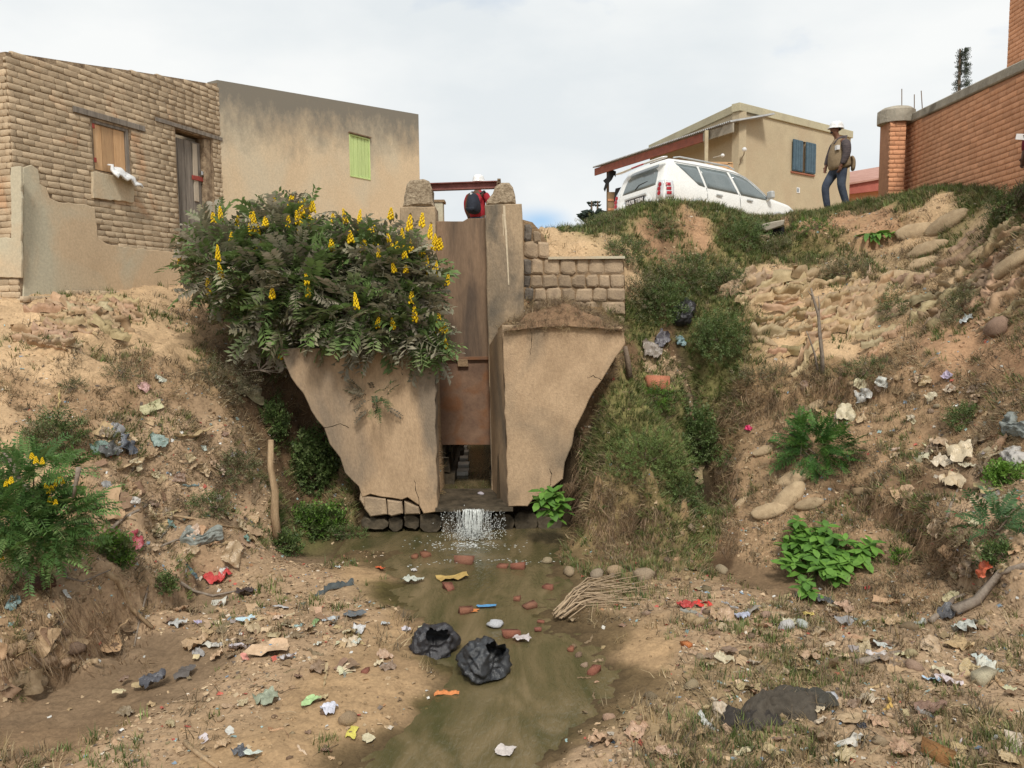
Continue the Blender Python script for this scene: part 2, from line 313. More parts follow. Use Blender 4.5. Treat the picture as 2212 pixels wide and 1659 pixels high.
def ledge_rise(X):
    out = np.zeros(len(X))
    for pts, drop in LEDGES:
        best = np.full(len(X), 9.0); sg = np.zeros(len(X)); tt_ = np.zeros(len(X)); n = len(pts)-1
        wob = fbm(np.c_[X*3.3, np.zeros(len(X))], 3, 71)*.09
        for i in range(n):
            a, b = pts[i], pts[i+1]; ab = b-a; t = np.clip(((X-a)@ab)/(ab@ab), 0, 1); q = a+t[:, None]*ab; d = np.hypot(*(X-q).T); nr = np.array([-ab[1], ab[0]]); nr = nr if nr@((a+b)/2) > 0 else -nr
            s = np.sign((X-q)@nr); m = d < best; best[m] = d[m]; sg[m] = s[m]; tt_[m] = (i+t[m])/n
        d = best*sg+wob; sm = lambda v: np.clip(v, 0, 1)**2*(3-2*np.clip(v, 0, 1)); ends = np.clip(np.minimum(tt_, 1-tt_)*8, 0, 1)
        out += drop*ends*(sm(d/.06)*(1-sm((d-.1)/1.1))-.25*sm((d+.14)/.12)*(1-sm((d)/.05)))
    return out
add_ledge([(-60, 1570), (0, 1535), (110, 1470), (210, 1412), (262, 1380), (340, 1308), (420, 1262), (540, 1222)], .30)
add_ledge([(1550, 905), (1650, 880), (1750, 872), (1850, 868), (1960, 852), (2080, 835)], .22)
add_ledge([(1840, 1105), (1920, 1130), (1990, 1185), (2050, 1255), (2150, 1290), (2230, 1320)], .28)
add_ledge([(1690, 560), (1740, 545), (1860, 540), (1950, 500), (2050, 470)], .22)
add_ledge([(60, 770), (130, 768), (230, 745), (300, 720)], .10)
add_ledge([(250, 905), (330, 900), (430, 905), (520, 930)], .14)
def height(X):
    z = h_raw(X)+ledge_rise(X); x, y = X[:, 0], X[:, 1]
    p3 = np.c_[X, z]
    near = np.clip(1.3-np.hypot(x, y-9)/14, 0, 1)
    flat = np.clip((z+3.0)/.5, .18, 1)                # calmer on the floor
    lum = fbm(p3*1.5, 3, 3)*.10 + fbm(p3*np.array([4., 4, 5]), 3, 9)*.045 + (1-np.abs(fbm(p3*np.array([2.6, 2.6, 5.5]), 3, 21)))*.05-.03
    fine = fbm(p3*14, 2, 5)*.016+(.5-np.abs(fbm(p3*6.5, 3, 45)))*.022
    lay = z/.17+fbm(p3*np.array([.8, .8, 0]), 3, 61)*2.2; fr = lay-np.floor(lay); saw = np.where(fr < .78, fr/.78, (1-fr)/.22)-.5
    fine = fine+saw*.055*np.clip((z+2.7)/.3, 0, 1)*np.clip(.5+fbm(p3*1.1, 2, 87)*1.6, 0, 1)*np.clip((y-5.5), 0, 1)
    z = z + near*(flat*lum + fine)
    # smooth trodden sand in front of the brick house
    # seat of the concrete structure
    m = (x > -2.25) & (x < .95) & (y > 10.55) & (y < 11.45); z = np.where(m, np.minimum(z, -3.16), z)
    m = (x > -1.12) & (x < -.22) & (y >= 11.40) & (y < 19.5); z = np.where(m, -2.80, z)
    m = (x > -2.25) & (x < .95) & (y >= 11.45) & (y < 11.72); z = np.where(m & (z > -2.7), z, z)
    m = (x > -1.9) & (x < 1.3) & (y >= 11.45) & (y < 12.1) & ~((x > -1.12) & (x < -.22)); z = np.where(m, np.minimum(z, -.05), z)
    return z
def axis(lo, hi, step, far):
    a = list(np.arange(lo, hi+step/2, step)); s = step
    L_, R_ = a[0], a[-1]; left, right = [], []
    while R_ < far: s *= 1.35; R_ += s; right.append(R_)
    s = step
    while L_ > -far: s *= 1.35; L_ -= s; left.append(L_)
    return np.array(left[::-1]+a+right)
gx = axis(-8.4, 8.6, .04, 600); gy = axis(4.4, 16.6, .04, 600)
GX, GY = np.meshgrid(gx, gy); XY = np.c_[GX.ravel(), GY.ravel()]
ZZ = height(XY); AT = attrs(XY); wetf = np.clip((ZZ+3.115)/.05, 0, 1); AT[:, :3] *= (.58+.42*wetf)[:, None]
HG = ZZ.reshape(GX.shape)
def hz(X):
    X = np.atleast_2d(np.asarray(X, float)); i = np.clip(np.searchsorted(gx, X[:, 0])-1, 0, len(gx)-2); j = np.clip(np.searchsorted(gy, X[:, 1])-1, 0, len(gy)-2)
    a = (X[:, 0]-gx[i])/(gx[i+1]-gx[i]); b = (X[:, 1]-gy[j])/(gy[j+1]-gy[j])
    return HG[j, i]*(1-a)*(1-b)+HG[j, i+1]*a*(1-b)+HG[j+1, i]*(1-a)*b+HG[j+1, i+1]*a*b
def hn(X, e=.08):
    X = np.atleast_2d(np.asarray(X, float)); dx = (hz(X+[e, 0])-hz(X-[e, 0]))/(2*e); dy = (hz(X+[0, e])-hz(X-[0, e]))/(2*e)
    n = np.c_[-dx, -dy, np.ones(len(X))]; return n/np.linalg.norm(n, axis=1)[:, None]
TS = np.arange(4.0, 30, .02)
def G(u, v, up=0.0):
    """where the sight line through a picture point meets the ground"""
    d = ray(u, v); d = d/d[1]; pts = d[None, :]*TS[:, None]; g = hz(pts[:, :2]); k = np.nonzero(pts[:, 2] <= g)[0]
    p = pts[k[0]] if len(k) else pts[-1]
    return np.array([p[0], p[1], hz(p[:2])[0]+up])
nx, ny = len(gx), len(gy)
ii = (np.arange(ny-1)[:, None]*nx+np.arange(nx-1)[None, :]).ravel()
gF = np.c_[ii, ii+1, ii+1+nx, ii+nx]
m_ground = M('earth', (1.12, 1.1, 1.07), (.80, .78, .76), scale=2.2, rough=.95, bump=.55, bscale=26, attr=True, world=True, spec=.15, grain=.28)
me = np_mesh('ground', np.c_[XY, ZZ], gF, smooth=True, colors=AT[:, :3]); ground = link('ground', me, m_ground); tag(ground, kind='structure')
# water -----------------------------------------------------------
def water_mat():
    m = bpy.data.materials.new('stream_water'); m.use_nodes = True; t = m.node_tree; b = t.nodes['Principled BSDF']; lk = t.links.new
    g = t.nodes.new('ShaderNodeNewGeometry'); mp = t.nodes.new('ShaderNodeMapping'); mp.inputs['Scale'].default_value = (3.2, 1.1, 1); mp.inputs['Rotation'].default_value = (0, 0, .12); lk(g.outputs['Position'], mp.inputs[0])
    n = t.nodes.new('ShaderNodeTexNoise'); n.inputs['Scale'].default_value = .9; n.inputs['Detail'].default_value = 7; n.inputs['Distortion'].default_value = 1.2; lk(mp.outputs[0], n.inputs[0])
    r = t.nodes.new('ShaderNodeValToRGB'); r.color_ramp.elements[0].position = .33; r.color_ramp.elements[0].color = (.066, .062, .026, 1)
    r.color_ramp.elements[1].position = .68; r.color_ramp.elements[1].color = (.17, .13, .07, 1)
    e = r.color_ramp.elements.new(.5); e.color = (.112, .090, .044, 1); lk(n.outputs[0], r.inputs[0]); lk(r.outputs[0], b.inputs['Base Color'])
    b.inputs['Roughness'].default_value = .05; b.inputs['IOR'].default_value = 1.33; b.inputs['Specular IOR Level'].default_value = .5
    n2 = t.nodes.new('ShaderNodeTexNoise'); n2.inputs['Scale'].default_value = 9; n2.inputs['Detail'].default_value = 5; n2.inputs['Distortion'].default_value = .8; lk(mp.outputs[0], n2.inputs[0])
    bp = t.nodes.new('ShaderNodeBump'); bp.inputs['Strength'].default_value = .3; bp.inputs['Distance'].default_value = .03; lk(n2.outputs[0], bp.inputs['Height']); lk(bp.outputs[0], b.inputs['Normal'])
    return m
m_water = water_mat()
wx = np.arange(-2.3, 1.75, .05); wy = np.arange(3.6, 11.4, .05); WX, WY = np.meshgrid(wx, wy)
wz = -3.118 + fbm(np.c_[WX.ravel()*3, WY.ravel()*1.6, np.zeros(WX.size)], 3, 77)*.006
spl = np.exp(-((WX.ravel()+.62)**2/.12+(WY.ravel()-10.75)**2/.35)); wz = wz + spl*fbm(np.c_[WX.ravel()*9, WY.ravel()*9, np.zeros(WX.size)], 2, 99)*.03
a = (np.arange(len(wy)-1)[:, None]*len(wx)+np.arange(len(wx)-1)[None, :]).ravel()
o = link('stream_water', np_mesh('stream_water', np.c_[WX.ravel(), WY.ravel(), wz], np.c_[a, a+1, a+1+len(wx), a+len(wx)], smooth=True), m_water); tag(o, kind='structure')
V = [(-1.2, 11.1, -2.735), (-.15, 11.1, -2.735), (-.15, 19.5, -2.70), (-1.2, 19.5, -2.70)]
o = mk('channel_water', V, [(0, 1, 2, 3)], m_water); tag(o, kind='structure')
# ---------------------------------------------------------------- wall planes and bricks
class Plane:
    def __init__(s, A, d):
        s.A = np.array(A, float); s.d = np.array([d[0], d[1], 0.0]); s.d /= np.linalg.norm(s.d); s.n = np.array([s.d[1], -s.d[0], 0.0])
    def pt(s, a, h, off=0.0): return np.array([s.A[0]+s.d[0]*a+s.n[0]*off, s.A[1]+s.d[1]*a+s.n[1]*off, h+s.A[2]])
    def hit(s, u, v, off=0.0):
        r = ray(u, v); A = s.A+s.n*off; t = A@s.n/(r@s.n); p = r*t; return float((p-A)@s.d), float(p[2]-s.A[2])
    def hp(s, u, v, off=0.0): return s.pt(*s.hit(u, v, off), off)
    def ax(s): return np.array([s.d, -s.n, [0, 0, 1.0]])
def inpoly(x, y, poly):
    c = False; j = len(poly)-1
    for i in range(len(poly)):
        a, b = poly[i], poly[j]
        if (a[1] > y) != (b[1] > y) and x < (b[0]-a[0])*(y-a[1])/(b[1]-a[1]+1e-12)+a[0]: c = not c
        j = i
    return c
def brick_template(seed, rough):
    r = random.Random(seed); V = []
    for y, ins in ((1, 0), (.10, 0), (0, .03)):          # back, shoulder, bevelled front
        for x, z in ((0, 0), (1, 0), (1, 1), (0, 1)):
            V.append([x+(ins if x == 0 else -ins)*.6+r.uniform(-1, 1)*rough*.022*(y < 1), y+r.uniform(-1, 1)*rough*.035*(y < 1), z+(ins if z == 0 else -ins)*1.7+r.uniform(-1, 1)*rough*.055*(y < 1)])
    V.append([.5+r.uniform(-.2, .2), -.02*rough, .5+r.uniform(-.2, .2)])
    F = []
    for k in (0, 4):
        for i in range(4): a, b = k+i, k+(i+1) % 4; F += [(a, b, b+4), (a, b+4, a+4)]
    for i in range(4): F.append((8+i, 8+(i+1) % 4, 12))
    return np.array(V), np.array(F)
BT = {}
def brick_meshes(kind, rough, m):
    if kind not in BT:
        BT[kind] = []
        for k in range(7):
            V, F = brick_template(k+hash_s(kind), rough); me = np_mesh('brick', V, F); me.materials.append(m); BT[kind].append((V, F, me))
    return BT[kind]
def hash_s(s): return sum(ord(c) for c in s)
def bricks(pl, s0, s1, h0, top, L, H, ok, parent, kind, rough, m, proud=.02, joint=.012, holes=(), maxn=300, depth=.06, vis=None, name='brick', jitter=1.0):
    out = []; h = h0; row = 0; R = random.Random(5)
    while True:
        if h > top((s0+s1)/2)+1.5: break
        s = s0-L*(row % 2)*.5-R.uniform(0, .1)*L
        while s < s1:
            l = L*R.uniform(.82, 1.12) if jitter else L; a, b = max(s, s0), min(s+l, s1); hh = H*R.uniform(.97, 1.02); s += l+joint
            segs = [(a, b)]
            for (x0, x1, y0, y1) in holes:
                if h+hh*.5 > y0 and h+hh*.5 < y1:
                    q = []
                    for (p_, q_) in segs:
                        if q_ <= x0 or p_ >= x1: q.append((p_, q_))
                        else:
                            if p_ < x0: q.append((p_, x0))
                            if q_ > x1: q.append((x1, q_))
                    segs = q
            for (a, b) in segs:
                if b-a < .035: continue
                c = (a+b)/2
                if h+hh > top(c)+.004 or not ok(c, h+hh/2): continue
                out.append((a, b, h+R.uniform(-1, 1)*.004*jitter, hh))
        h += H+joint; row += 1
    ax = pl.ax(); base = wloc(parent); items = []
    for (a, b, h, hh) in out:
        T = BT_sel = brick_meshes(kind, rough, m)[R.randrange(7)]
        pr = proud+R.uniform(-1, 1)*proud*.28*rough
        tilt = R.uniform(-1, 1)*.012*jitter
        d = ax[0]+ax[2]*tilt; cols = np.array([d*(b-a), ax[1]*depth, (ax[2]-ax[0]*tilt)*hh]).T
        p = pl.pt(a, h, pr); items.append((np.linalg.norm(p), cols, p, T))
    def key(it):
        p = it[2]; return (0 if (vis is None or vis(p)) else 1, it[0])
    items.sort(key=key)
    for (_, cols, p, T) in items[:maxn]:
        o = link(name, T[2], None, parent); Mx = Matrix.Identity(4)
        for i in range(3):
            for j in range(3): Mx[i][j] = cols[i, j]
            Mx[i][3] = p[i]-base[i]
        o.matrix_basis = Mx
    if len(items) > maxn:
        V = []; F = []; n = 0
        for (_, cols, p, T) in items[maxn:]:
            V.append(T[0]@cols.T+p-base); F.append(T[1]+n); n += len(T[0])
        o = link('brickwork', np_mesh('brickwork', np.concatenate(V), np.concatenate(F)), m, parent); tag(o, kind='stuff')
def proj(p):
    d = p@Fv; return 1106+FPX*(p@Rv)/d, 829.5-FPX*(p@Uv)/d
def inframe(p, m=15):
    u, v = proj(p); return -m < u < 2212+m and -m < v < 1659+m
def wall_mesh(name, pl, sx, hx, top, holes, thick, m, parent, reveal=.14):
    """a wall with openings: front, reveals, top, ends and back"""
    ss = sorted(set([sx[0], sx[1]]+[x for h in holes for x in h[:2]])); hs = sorted(set([hx]+[y for h in holes for y in h[2:]]))
    B = MB(); T_ = lambda s: top(s)
    def hole(a, b, c, d): return any(a >= h[0]-1e-6 and b <= h[1]+1e-6 and c >= h[2]-1e-6 and d <= h[3]+1e-6 for h in holes)
    for i in range(len(ss)-1):
        a, b = ss[i], ss[i+1]
        for j in range(len(hs)):
            c = hs[j]; lo = (c, c); hi = (hs[j+1], hs[j+1]) if j+1 < len(hs) else (T_(a), T_(b))
            if j+1 < len(hs) and hole(a, b, c, hs[j+1]): continue
            for off, fl in ((0, 0), (-thick, 1)):
                q = [pl.pt(a, lo[0], off), pl.pt(b, lo[1], off), pl.pt(b, hi[1], off), pl.pt(a, hi[0], off)]
                B.add(q if not fl else q[::-1], [(0, 1, 2, 3)])
        B.add([pl.pt(a, T_(a), 0), pl.pt(b, T_(b), 0), pl.pt(b, T_(b), -thick), pl.pt(a, T_(a), -thick)], [(0, 1, 2, 3)])
    for (x0, x1, y0, y1) in holes:
        for (p, q) in (((x0, y0), (x0, y1)), ((x0, y1), (x1, y1)), ((x1, y1), (x1, y0)), ((x1, y0), (x0, y0))):
            B.add([pl.pt(*p, 0), pl.pt(*q, 0), pl.pt(*q, -thick), pl.pt(*p, -thick)], [(0, 1, 2, 3)])
    for s in sx: B.add([pl.pt(s, hx, 0), pl.pt(s, T_(s), 0), pl.pt(s, T_(s), -thick), pl.pt(s, hx, -thick)], [(0, 1, 2, 3)])
    return B.build(name, m, parent)
def planks(pl, x0, x1, y0, y1, n, off, th, mats, parent, name='plank', gap=.006, seed=1, uneven=0.0, seg=None):
    R = random.Random(seed); w = [R.uniform(.8, 1.2) for _ in range(n)] if seg is None else seg; tot = sum(w); x = x0
    for i in range(n):
        xx = x+(x1-x0)*w[i]/tot; a, b = x+gap/2, xx-gap/2; x = xx
        lo, hi = y0+R.uniform(0, 1)*uneven, y1-R.uniform(0, 1)*uneven
        f = [pl.pt(a, lo, off), pl.pt(b, lo+R.uniform(-.3, .3)*uneven, off), pl.pt(b, hi, off), pl.pt(a, hi+R.uniform(-.3, .3)*uneven, off)]
        slab(name, f, -pl.n*th, mats[i % len(mats)], parent, bev=.003)
def bar(pl, x0, x1, y0, y1, off, th, m, parent, name, bev=.004):
    f = [pl.pt(x0, y0, off), pl.pt(x1, y0, off), pl.pt(x1, y1, off), pl.pt(x0, y1, off)]
    return slab(name, f, -pl.n*th, m, parent, bev=bev)

# ---------------------------------------------------------------- materials for the built things
m_concR = M('stained_wing_concrete', (.50, .355, .225), (.38, .265, .165), scale=3.2, rough=.95, bump=.4, bscale=60, grain=.2, c3=(.25, .19, .13), scale3=1.15, t3=.51, stretch=(1, 1, .7), world=True)
m_conc = M('old_concrete', (.50, .355, .225), (.38, .265, .165), scale=3.2, rough=.95, bump=.4, bscale=60, grain=.2, c3=(.23, .18, .13), scale3=1.2, t3=.55, stretch=(1, 1, .45), world=True)
m_concp = M('pillar_concrete', (.46, .34, .22), (.31, .235, .155), scale=3, rough=.95, bump=.4, bscale=60, grain=.22, c3=(.15, .125, .095), scale3=1.7, t3=.52, stretch=(1, 1, .5), world=True)
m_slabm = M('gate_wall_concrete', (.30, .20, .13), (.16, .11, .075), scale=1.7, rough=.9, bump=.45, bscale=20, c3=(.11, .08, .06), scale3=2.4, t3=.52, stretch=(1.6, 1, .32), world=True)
m_pebble = M('pebbly_concrete', (.42, .34, .24), (.20, .15, .10), scale=26, rough=.95, bump=1.0, bscale=38, world=True)
m_steel = M('rusty_red_steel', (.235, .145, .095), (.155, .095, .065), scale=4, rough=.7, bump=.2, bscale=18, c3=(.21, .10, .05), scale3=3, t3=.58, world=True)
m_beam = M('oxide_red_steel', (.25, .10, .085), (.16, .06, .05), scale=9, rough=.55, bump=.1, world=True)
m_stone = M('masonry_stone', (.42, .315, .21), (.28, .21, .145), scale=6, rough=.95, bump=.5, bscale=40, rnd=.22, world=True)
m_mortar = M('earthy_mortar', (.34, .235, .14), (.22, .15, .09), scale=8, rough=.97, bump=.8, bscale=30, world=True)
m_darkstone = M('wet_dark_stone', (.12, .095, .065), (.045, .037, .026), scale=6, rough=.6, bump=.7, bscale=20, rnd=.2, world=True)
m_mudbrick = M('mud_brick', (.52, .405, .275), (.42, .32, .215), scale=7, rough=.96, bump=.35, bscale=34, rnd=.17, c3=(.47, .26, .14), scale3=1.6, t3=.66, world=True)
m_mudwall = M('mud_mortar', (.40, .30, .20), (.16, .11, .07), scale=9, rough=.97, bump=.8, bscale=36, world=True)
m_render = M('sandy_plaster', (.60, .455, .30), (.52, .39, .255), scale=1.8, rough=.94, bump=.15, bscale=30, c3=(.52, .47, .35), scale3=.8, t3=.47, world=True)
m_dgrey = M('weathered_grey_wood', (.30, .26, .22), (.17, .145, .12), scale=5, rough=.85, bump=.5, bscale=30, stretch=(4, 4, .3), rnd=.12, world=True)
m_newwood = M('pale_new_wood', (.62, .40, .22), (.50, .29, .145), scale=4, rough=.7, bump=.2, stretch=(4, 4, .35), rnd=.1, world=True)
m_oldwood = M('brown_wood', (.24, .17, .11), (.14, .10, .065), scale=6, rough=.85, bump=.3, stretch=(1, 1, .6), world=True)
m_redbrick = M('red_brick', (.68, .35, .20), (.58, .285, .155), scale=4, rough=.9, bump=.35, bscale=30, rnd=.13, world=True)
m_redjoint = M('brick_joint', (.44, .23, .135), (.36, .18, .105), scale=9, rough=.95, bump=.4, world=True)
m_cement = M('grey_cement', (.40, .36, .29), (.28, .25, .20), scale=3, rough=.92, bump=.5, bscale=26, c3=(.18, .155, .12), scale3=2, t3=.6, world=True)
m_green = M('lime_green_paint', (.56, .68, .30), (.48, .60, .25), scale=8, rough=.6, bump=.1, stretch=(3, 3, .4), rnd=.06, world=True)
m_blue = M('slate_blue_paint', (.085, .14, .18), (.06, .10, .135), scale=6, rough=.6, bump=.1, rnd=.05, world=True)
m_redpaint = M('red_paint', (.36, .07, .05), (.26, .05, .04), scale=6, rough=.6, bump=.1, world=True)
m_zinc = M('galvanised_sheet', (.42, .42, .41), (.30, .29, .28), scale=5, rough=.5, bump=.15, metal=.3, world=True)
m_black = M('black_stuff', (.02, .02, .022), (.012, .012, .014), scale=5, rough=.7, bump=.2, world=True)
m_whitep = M('white_plastic', (.75, .75, .74), (.66, .66, .66), scale=9, rough=.4, bump=.1, spec=.4, world=True)
m_chrome = M('bright_metal', (.6, .6, .6), (.5, .5, .5), scale=5, rough=.3, bump=0, metal=1, world=True)

# ---------------------------------------------------------------- the sluice (wing walls, pillars, gate)
YF, YB = 11.0, 12.0
sl = empty('sluice_gate', P(1003, 1100, YF), 'tall stained concrete sluice with two pillars, rusty gate and broken wing walls', 'sluice gate')
Q = lambda L_, Y: [P(u, v, Y) for u, v in L_]
back = np.array([-.02, 1, 0.0])
slab('wing_wall', Q([(597, 752), (940, 752), (944, 1106), (915, 1110), (905, 1092), (880, 1075), (868, 1080), (800, 1068), (782, 1075), (775, 1052), (745, 1022), (735, 990), (712, 960), (700, 925), (672, 888), (655, 850), (628, 815), (612, 775)][::-1], YF), back*.42, m_conc, sl, bev=.012, jit=.012, sub=.12)
slab('wing_wall', Q([(1084, 703), (1130, 700), (1345, 706), (1351, 742), (1318, 792), (1300, 822), (1283, 845), (1265, 882), (1241, 930), (1236, 962), (1220, 1000), (1216, 1035), (1180, 1062), (1152, 1078), (1140, 1094), (1098, 1095)][::-1], YF), back*.42, m_concR, sl, bev=.012, jit=.012, sub=.12)
# tapered inner buttress of the right wing, running back to the pillar
B = MB(); f1 = P(1083.5, 703, YF+.004); f2 = P(1098, 1094, YF+.004); b1 = P(1056, 748, YB); b2 = P(1064, 1084, YB)
r1_, r2_ = f1+[.25, .06, 0], f2+[.2, .06, 0]; r3_, r4_ = b1+[.5, 0, 0], b2+[.5, 0, 0]
B.add([f1, f2, b2, b1, r1_, r2_, r4_, r3_], [(0, 3, 2, 1), (0, 4, 7, 3), (1, 2, 6, 5), (2, 3, 7, 6), (4, 5, 6, 7)]); B.build('buttress', m_conc, sl)
# inner cheek of the left wing
B = MB(); f1 = P(940, 752, YF+.004); f2 = P(944, 1106, YF+.004); b1 = P(946, 740, YB); b2 = P(950, 1088, YB)
B.add([f1, f2, b2, b1, f1-[.25, -.06, 0], f2-[.25, -.06, 0], b2-[.5, 0, 0], b1-[.5, 0, 0]], [(0, 1, 2, 3), (0, 3, 7, 4), (1, 5, 6, 2), (2, 6, 7, 3), (4, 7, 6, 5)]); B.build('buttress', m_conc, sl)
YP = YB-.03
slab('pillar', Q([(864, 447), (940, 446), (941, 560), (946, 760), (951, 1088), (880, 1088), (868, 760)][::-1], YP), back*.62, m_concp, sl, bev=.012, jit=.006, sub=.15)
slab('pillar', Q([(1047, 443), (1127, 440), (1131, 560), (1133, 700), (1140, 1086), (1063, 1086), (1055, 740)][::-1], YP), back*.62, m_concp, sl, bev=.012, jit=.006, sub=.15)
def capstone(L_, nm='pillar_cap'):
    f = Q(L_, YP+.05); o = slab(nm, f[::-1], back*.46, m_pebble, sl, bev=.03, jit=.02, sub=.07); return o
capstone([(869, 446), (872, 425), (878, 398), (886, 389), (915, 386), (927, 391), (933, 408), (938, 446)])
capstone([(1049, 443), (1052, 432), (1064, 418), (1070, 402), (1083, 394), (1100, 394), (1108, 404), (1113, 422), (1115, 441)])
# chips and cracks on the wing walls
m_crack = M('dark_crack', (.10, .075, .05), (.07, .05, .035), rough=.95, bump=0)
def crack(L_, w_):
    pts_ = []
    for i in range(len(L_)-1):
        for t in (0, .25, .5, .75): pts_.append(P(L_[i][0]*(1-t)+L_[i+1][0]*t+random.uniform(-2, 2), L_[i][1]*(1-t)+L_[i+1][1]*t+random.uniform(-2, 2), YF-.0015))
    B = MB()
    for i in range(len(pts_)-1):
        a, b = pts_[i], pts_[i+1]; d = b-a; n_1 = np.array([-d[2], 0, d[0]]); n_1 = n_1/np.linalg.norm(n_1)*w_*random.uniform(.4, 1.2); B.add([a-n_1, a+n_1, b+n_1*.8, b-n_1*.8], [(0, 1, 2, 3), (3, 2, 1, 0)])
    B.build('crack', m_crack, sl)
crack([(1188, 1093), (1184, 1060), (1192, 1030), (1186, 1005)], .005); crack([(905, 1092), (900, 1060), (893, 1030)], .005); crack([(700, 925), (735, 915), (760, 925)], .004); crack([(1300, 822), (1280, 812), (1262, 818)], .004); crack([(1145, 703), (1150, 740), (1143, 772)], .004)
# green algae line and lime streak down the right pillar
def streak(L_, Y, w_, m, nm='lime_streak'):
    B = MB(); pts = [P(u, v, Y) for u, v in L_]
    for i in range(len(pts)-1):
        w0 = w_*(1-.6*i/len(pts)); w1 = w_*(1-.6*(i+1)/len(pts))
        a, b = pts[i], pts[i+1]; B.add([a-[w0, 0, 0], a+[w0, 0, 0], b+[w1, 0, 0], b-[w1, 0, 0], a-[w0, -.01, 0], a+[w0, .01, 0], b+[w1, .01, 0], b-[w1, -.01, 0]], [(0, 3, 2, 1), (4, 5, 6, 7), (0, 4, 7, 3), (1, 2, 6, 5), (0, 1, 5, 4), (3, 7, 6, 2)])
    return B.build(nm, m, sl)
m_lime = M('lime', (.62, .52, .38), (.5, .42, .3), scale=20, rough=.9, world=True)
streak([(1089, 444), (1090, 470), (1093, 500), (1095, 540), (1097, 575), (1099, 615)], YP-.004, .017, m_lime)
streak([(1086, 462), (1087, 490), (1088, 510)], YP-.004, .006, m_lime)
# gate wall, steel gate, lifting lug
YG = 12.18
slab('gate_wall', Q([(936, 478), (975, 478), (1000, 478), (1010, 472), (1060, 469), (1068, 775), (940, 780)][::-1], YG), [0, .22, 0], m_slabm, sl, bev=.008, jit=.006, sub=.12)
slab('steel_gate', Q([(936, 775), (1070, 775), (1070, 961), (936, 961)][::-1], YG+.03), [0, .05, 0], m_steel, sl, bev=.004)
slab('gate_rib', Q([(944, 772), (1058, 770), (1058, 777), (944, 779)][::-1], YG-.02), [0, .06, 0], m_steel, sl, bev=.003)
slab('lifting_lug', Q([(988, 776), (1010, 776), (1012, 792), (989, 792)][::-1], YG-.03), [0, .06, 0], m_mortar, sl, bev=.004)
# I-beam on top
y0 = 12.22; A = P(925, 396.5, y0); Bp = P(1082, 391, y0); hgt = P(930, 397, y0)[2]-P(930, 413, y0)[2]
B = MB(); dirv = Bp-A
def seg(z0, z1, w_):
    a, b = A+[0, 0, z0-.0], Bp+[0, 0, z0]; c, d = A+[0, 0, z1], Bp+[0, 0, z1]; h = np.array([0, w_/2, 0])
    B.add([a-h, b-h, d-h, c-h, a+h, b+h, d+h, c+h], [(0, 1, 2, 3), (5, 4, 7, 6), (0, 4, 5, 1), (3, 2, 6, 7), (0, 3, 7, 4), (1, 5, 6, 2)])
seg(-.014, 0, .12); seg(-hgt, -hgt+.014, .12); seg(-hgt+.014, -.014, .012)
B.build('steel_beam', m_beam, sl)
B = MB(); B.box(P(1078, 391, y0-.02), .05, .08, .06); B.box(P(1074, 398, y0-.065), .012, .02, .10); B.build('beam_bolt', m_oldwood, sl)
# course of cut stones under the left wing
for L_ in ([(786, 1072), (833, 1078), (836, 1112), (800, 1117), (787, 1100)], [(836, 1080), (868, 1084), (870, 1110), (845, 1116), (838, 1112)], [(873, 1083), (905, 1096), (907, 1111), (874, 1112)],
           [(780, 1050), (790, 1072), (786, 1095), (776, 1080)]):
    slab('cut_stone', Q(L_[::-1], YF+.012), back*.3, m_stone, sl, bev=.018)
for (u0, u1, v0, v1) in ((782, 838, 1119, 1146), (841, 868, 1118, 1150), (874, 905, 1114, 1146), (908, 952, 1110, 1150), (955, 1000, 1112, 1160), (1003, 1060, 1112, 1160), (1064, 1110, 1112, 1165), (1114, 1160, 1108, 1160), (1163, 1215, 1100, 1150)):
    d_ = .12+random.uniform(-.03, .03) + (.16 if u0 > 1060 else 0)  # stones at the right are added to darken the empty cavity
    slab('footing_and_shade_stone', Q([(u0-random.uniform(0, 3), v0+random.uniform(2, 8)), (u0+7, v0-random.uniform(0, 3)), (u1-8, v0+random.uniform(0, 4)), (u1+1, v0+random.uniform(4, 12)), (u1-random.uniform(0, 4), v1-8), (u1-random.uniform(5, 12), v1-random.uniform(0, 5)), (u0+8, v1-random.uniform(0, 5)), (u0-1, v1-10)][::-1], YF+d_), back*.4, m_darkstone, sl, bev=.007, jit=.012, sub=.05)
# apron where the water leaves
B = MB(); a = P(940, 1098, YF-.04); b = P(1108, 1097, YF-.04); B.add([a, b, b+[0, 1.1, .03], a+[0, 1.1, .03], a-[0, 0, .05], b-[0, 0, .05], b+[0, 1.1, -.05], a+[0, 1.1, -.05]],
    [(0, 1, 2, 3), (4, 7, 6, 5), (0, 4, 5, 1), (1, 5, 6, 2), (2, 6, 7, 3), (3, 7, 4, 0)]); B.build('apron', m_darkstone, sl)

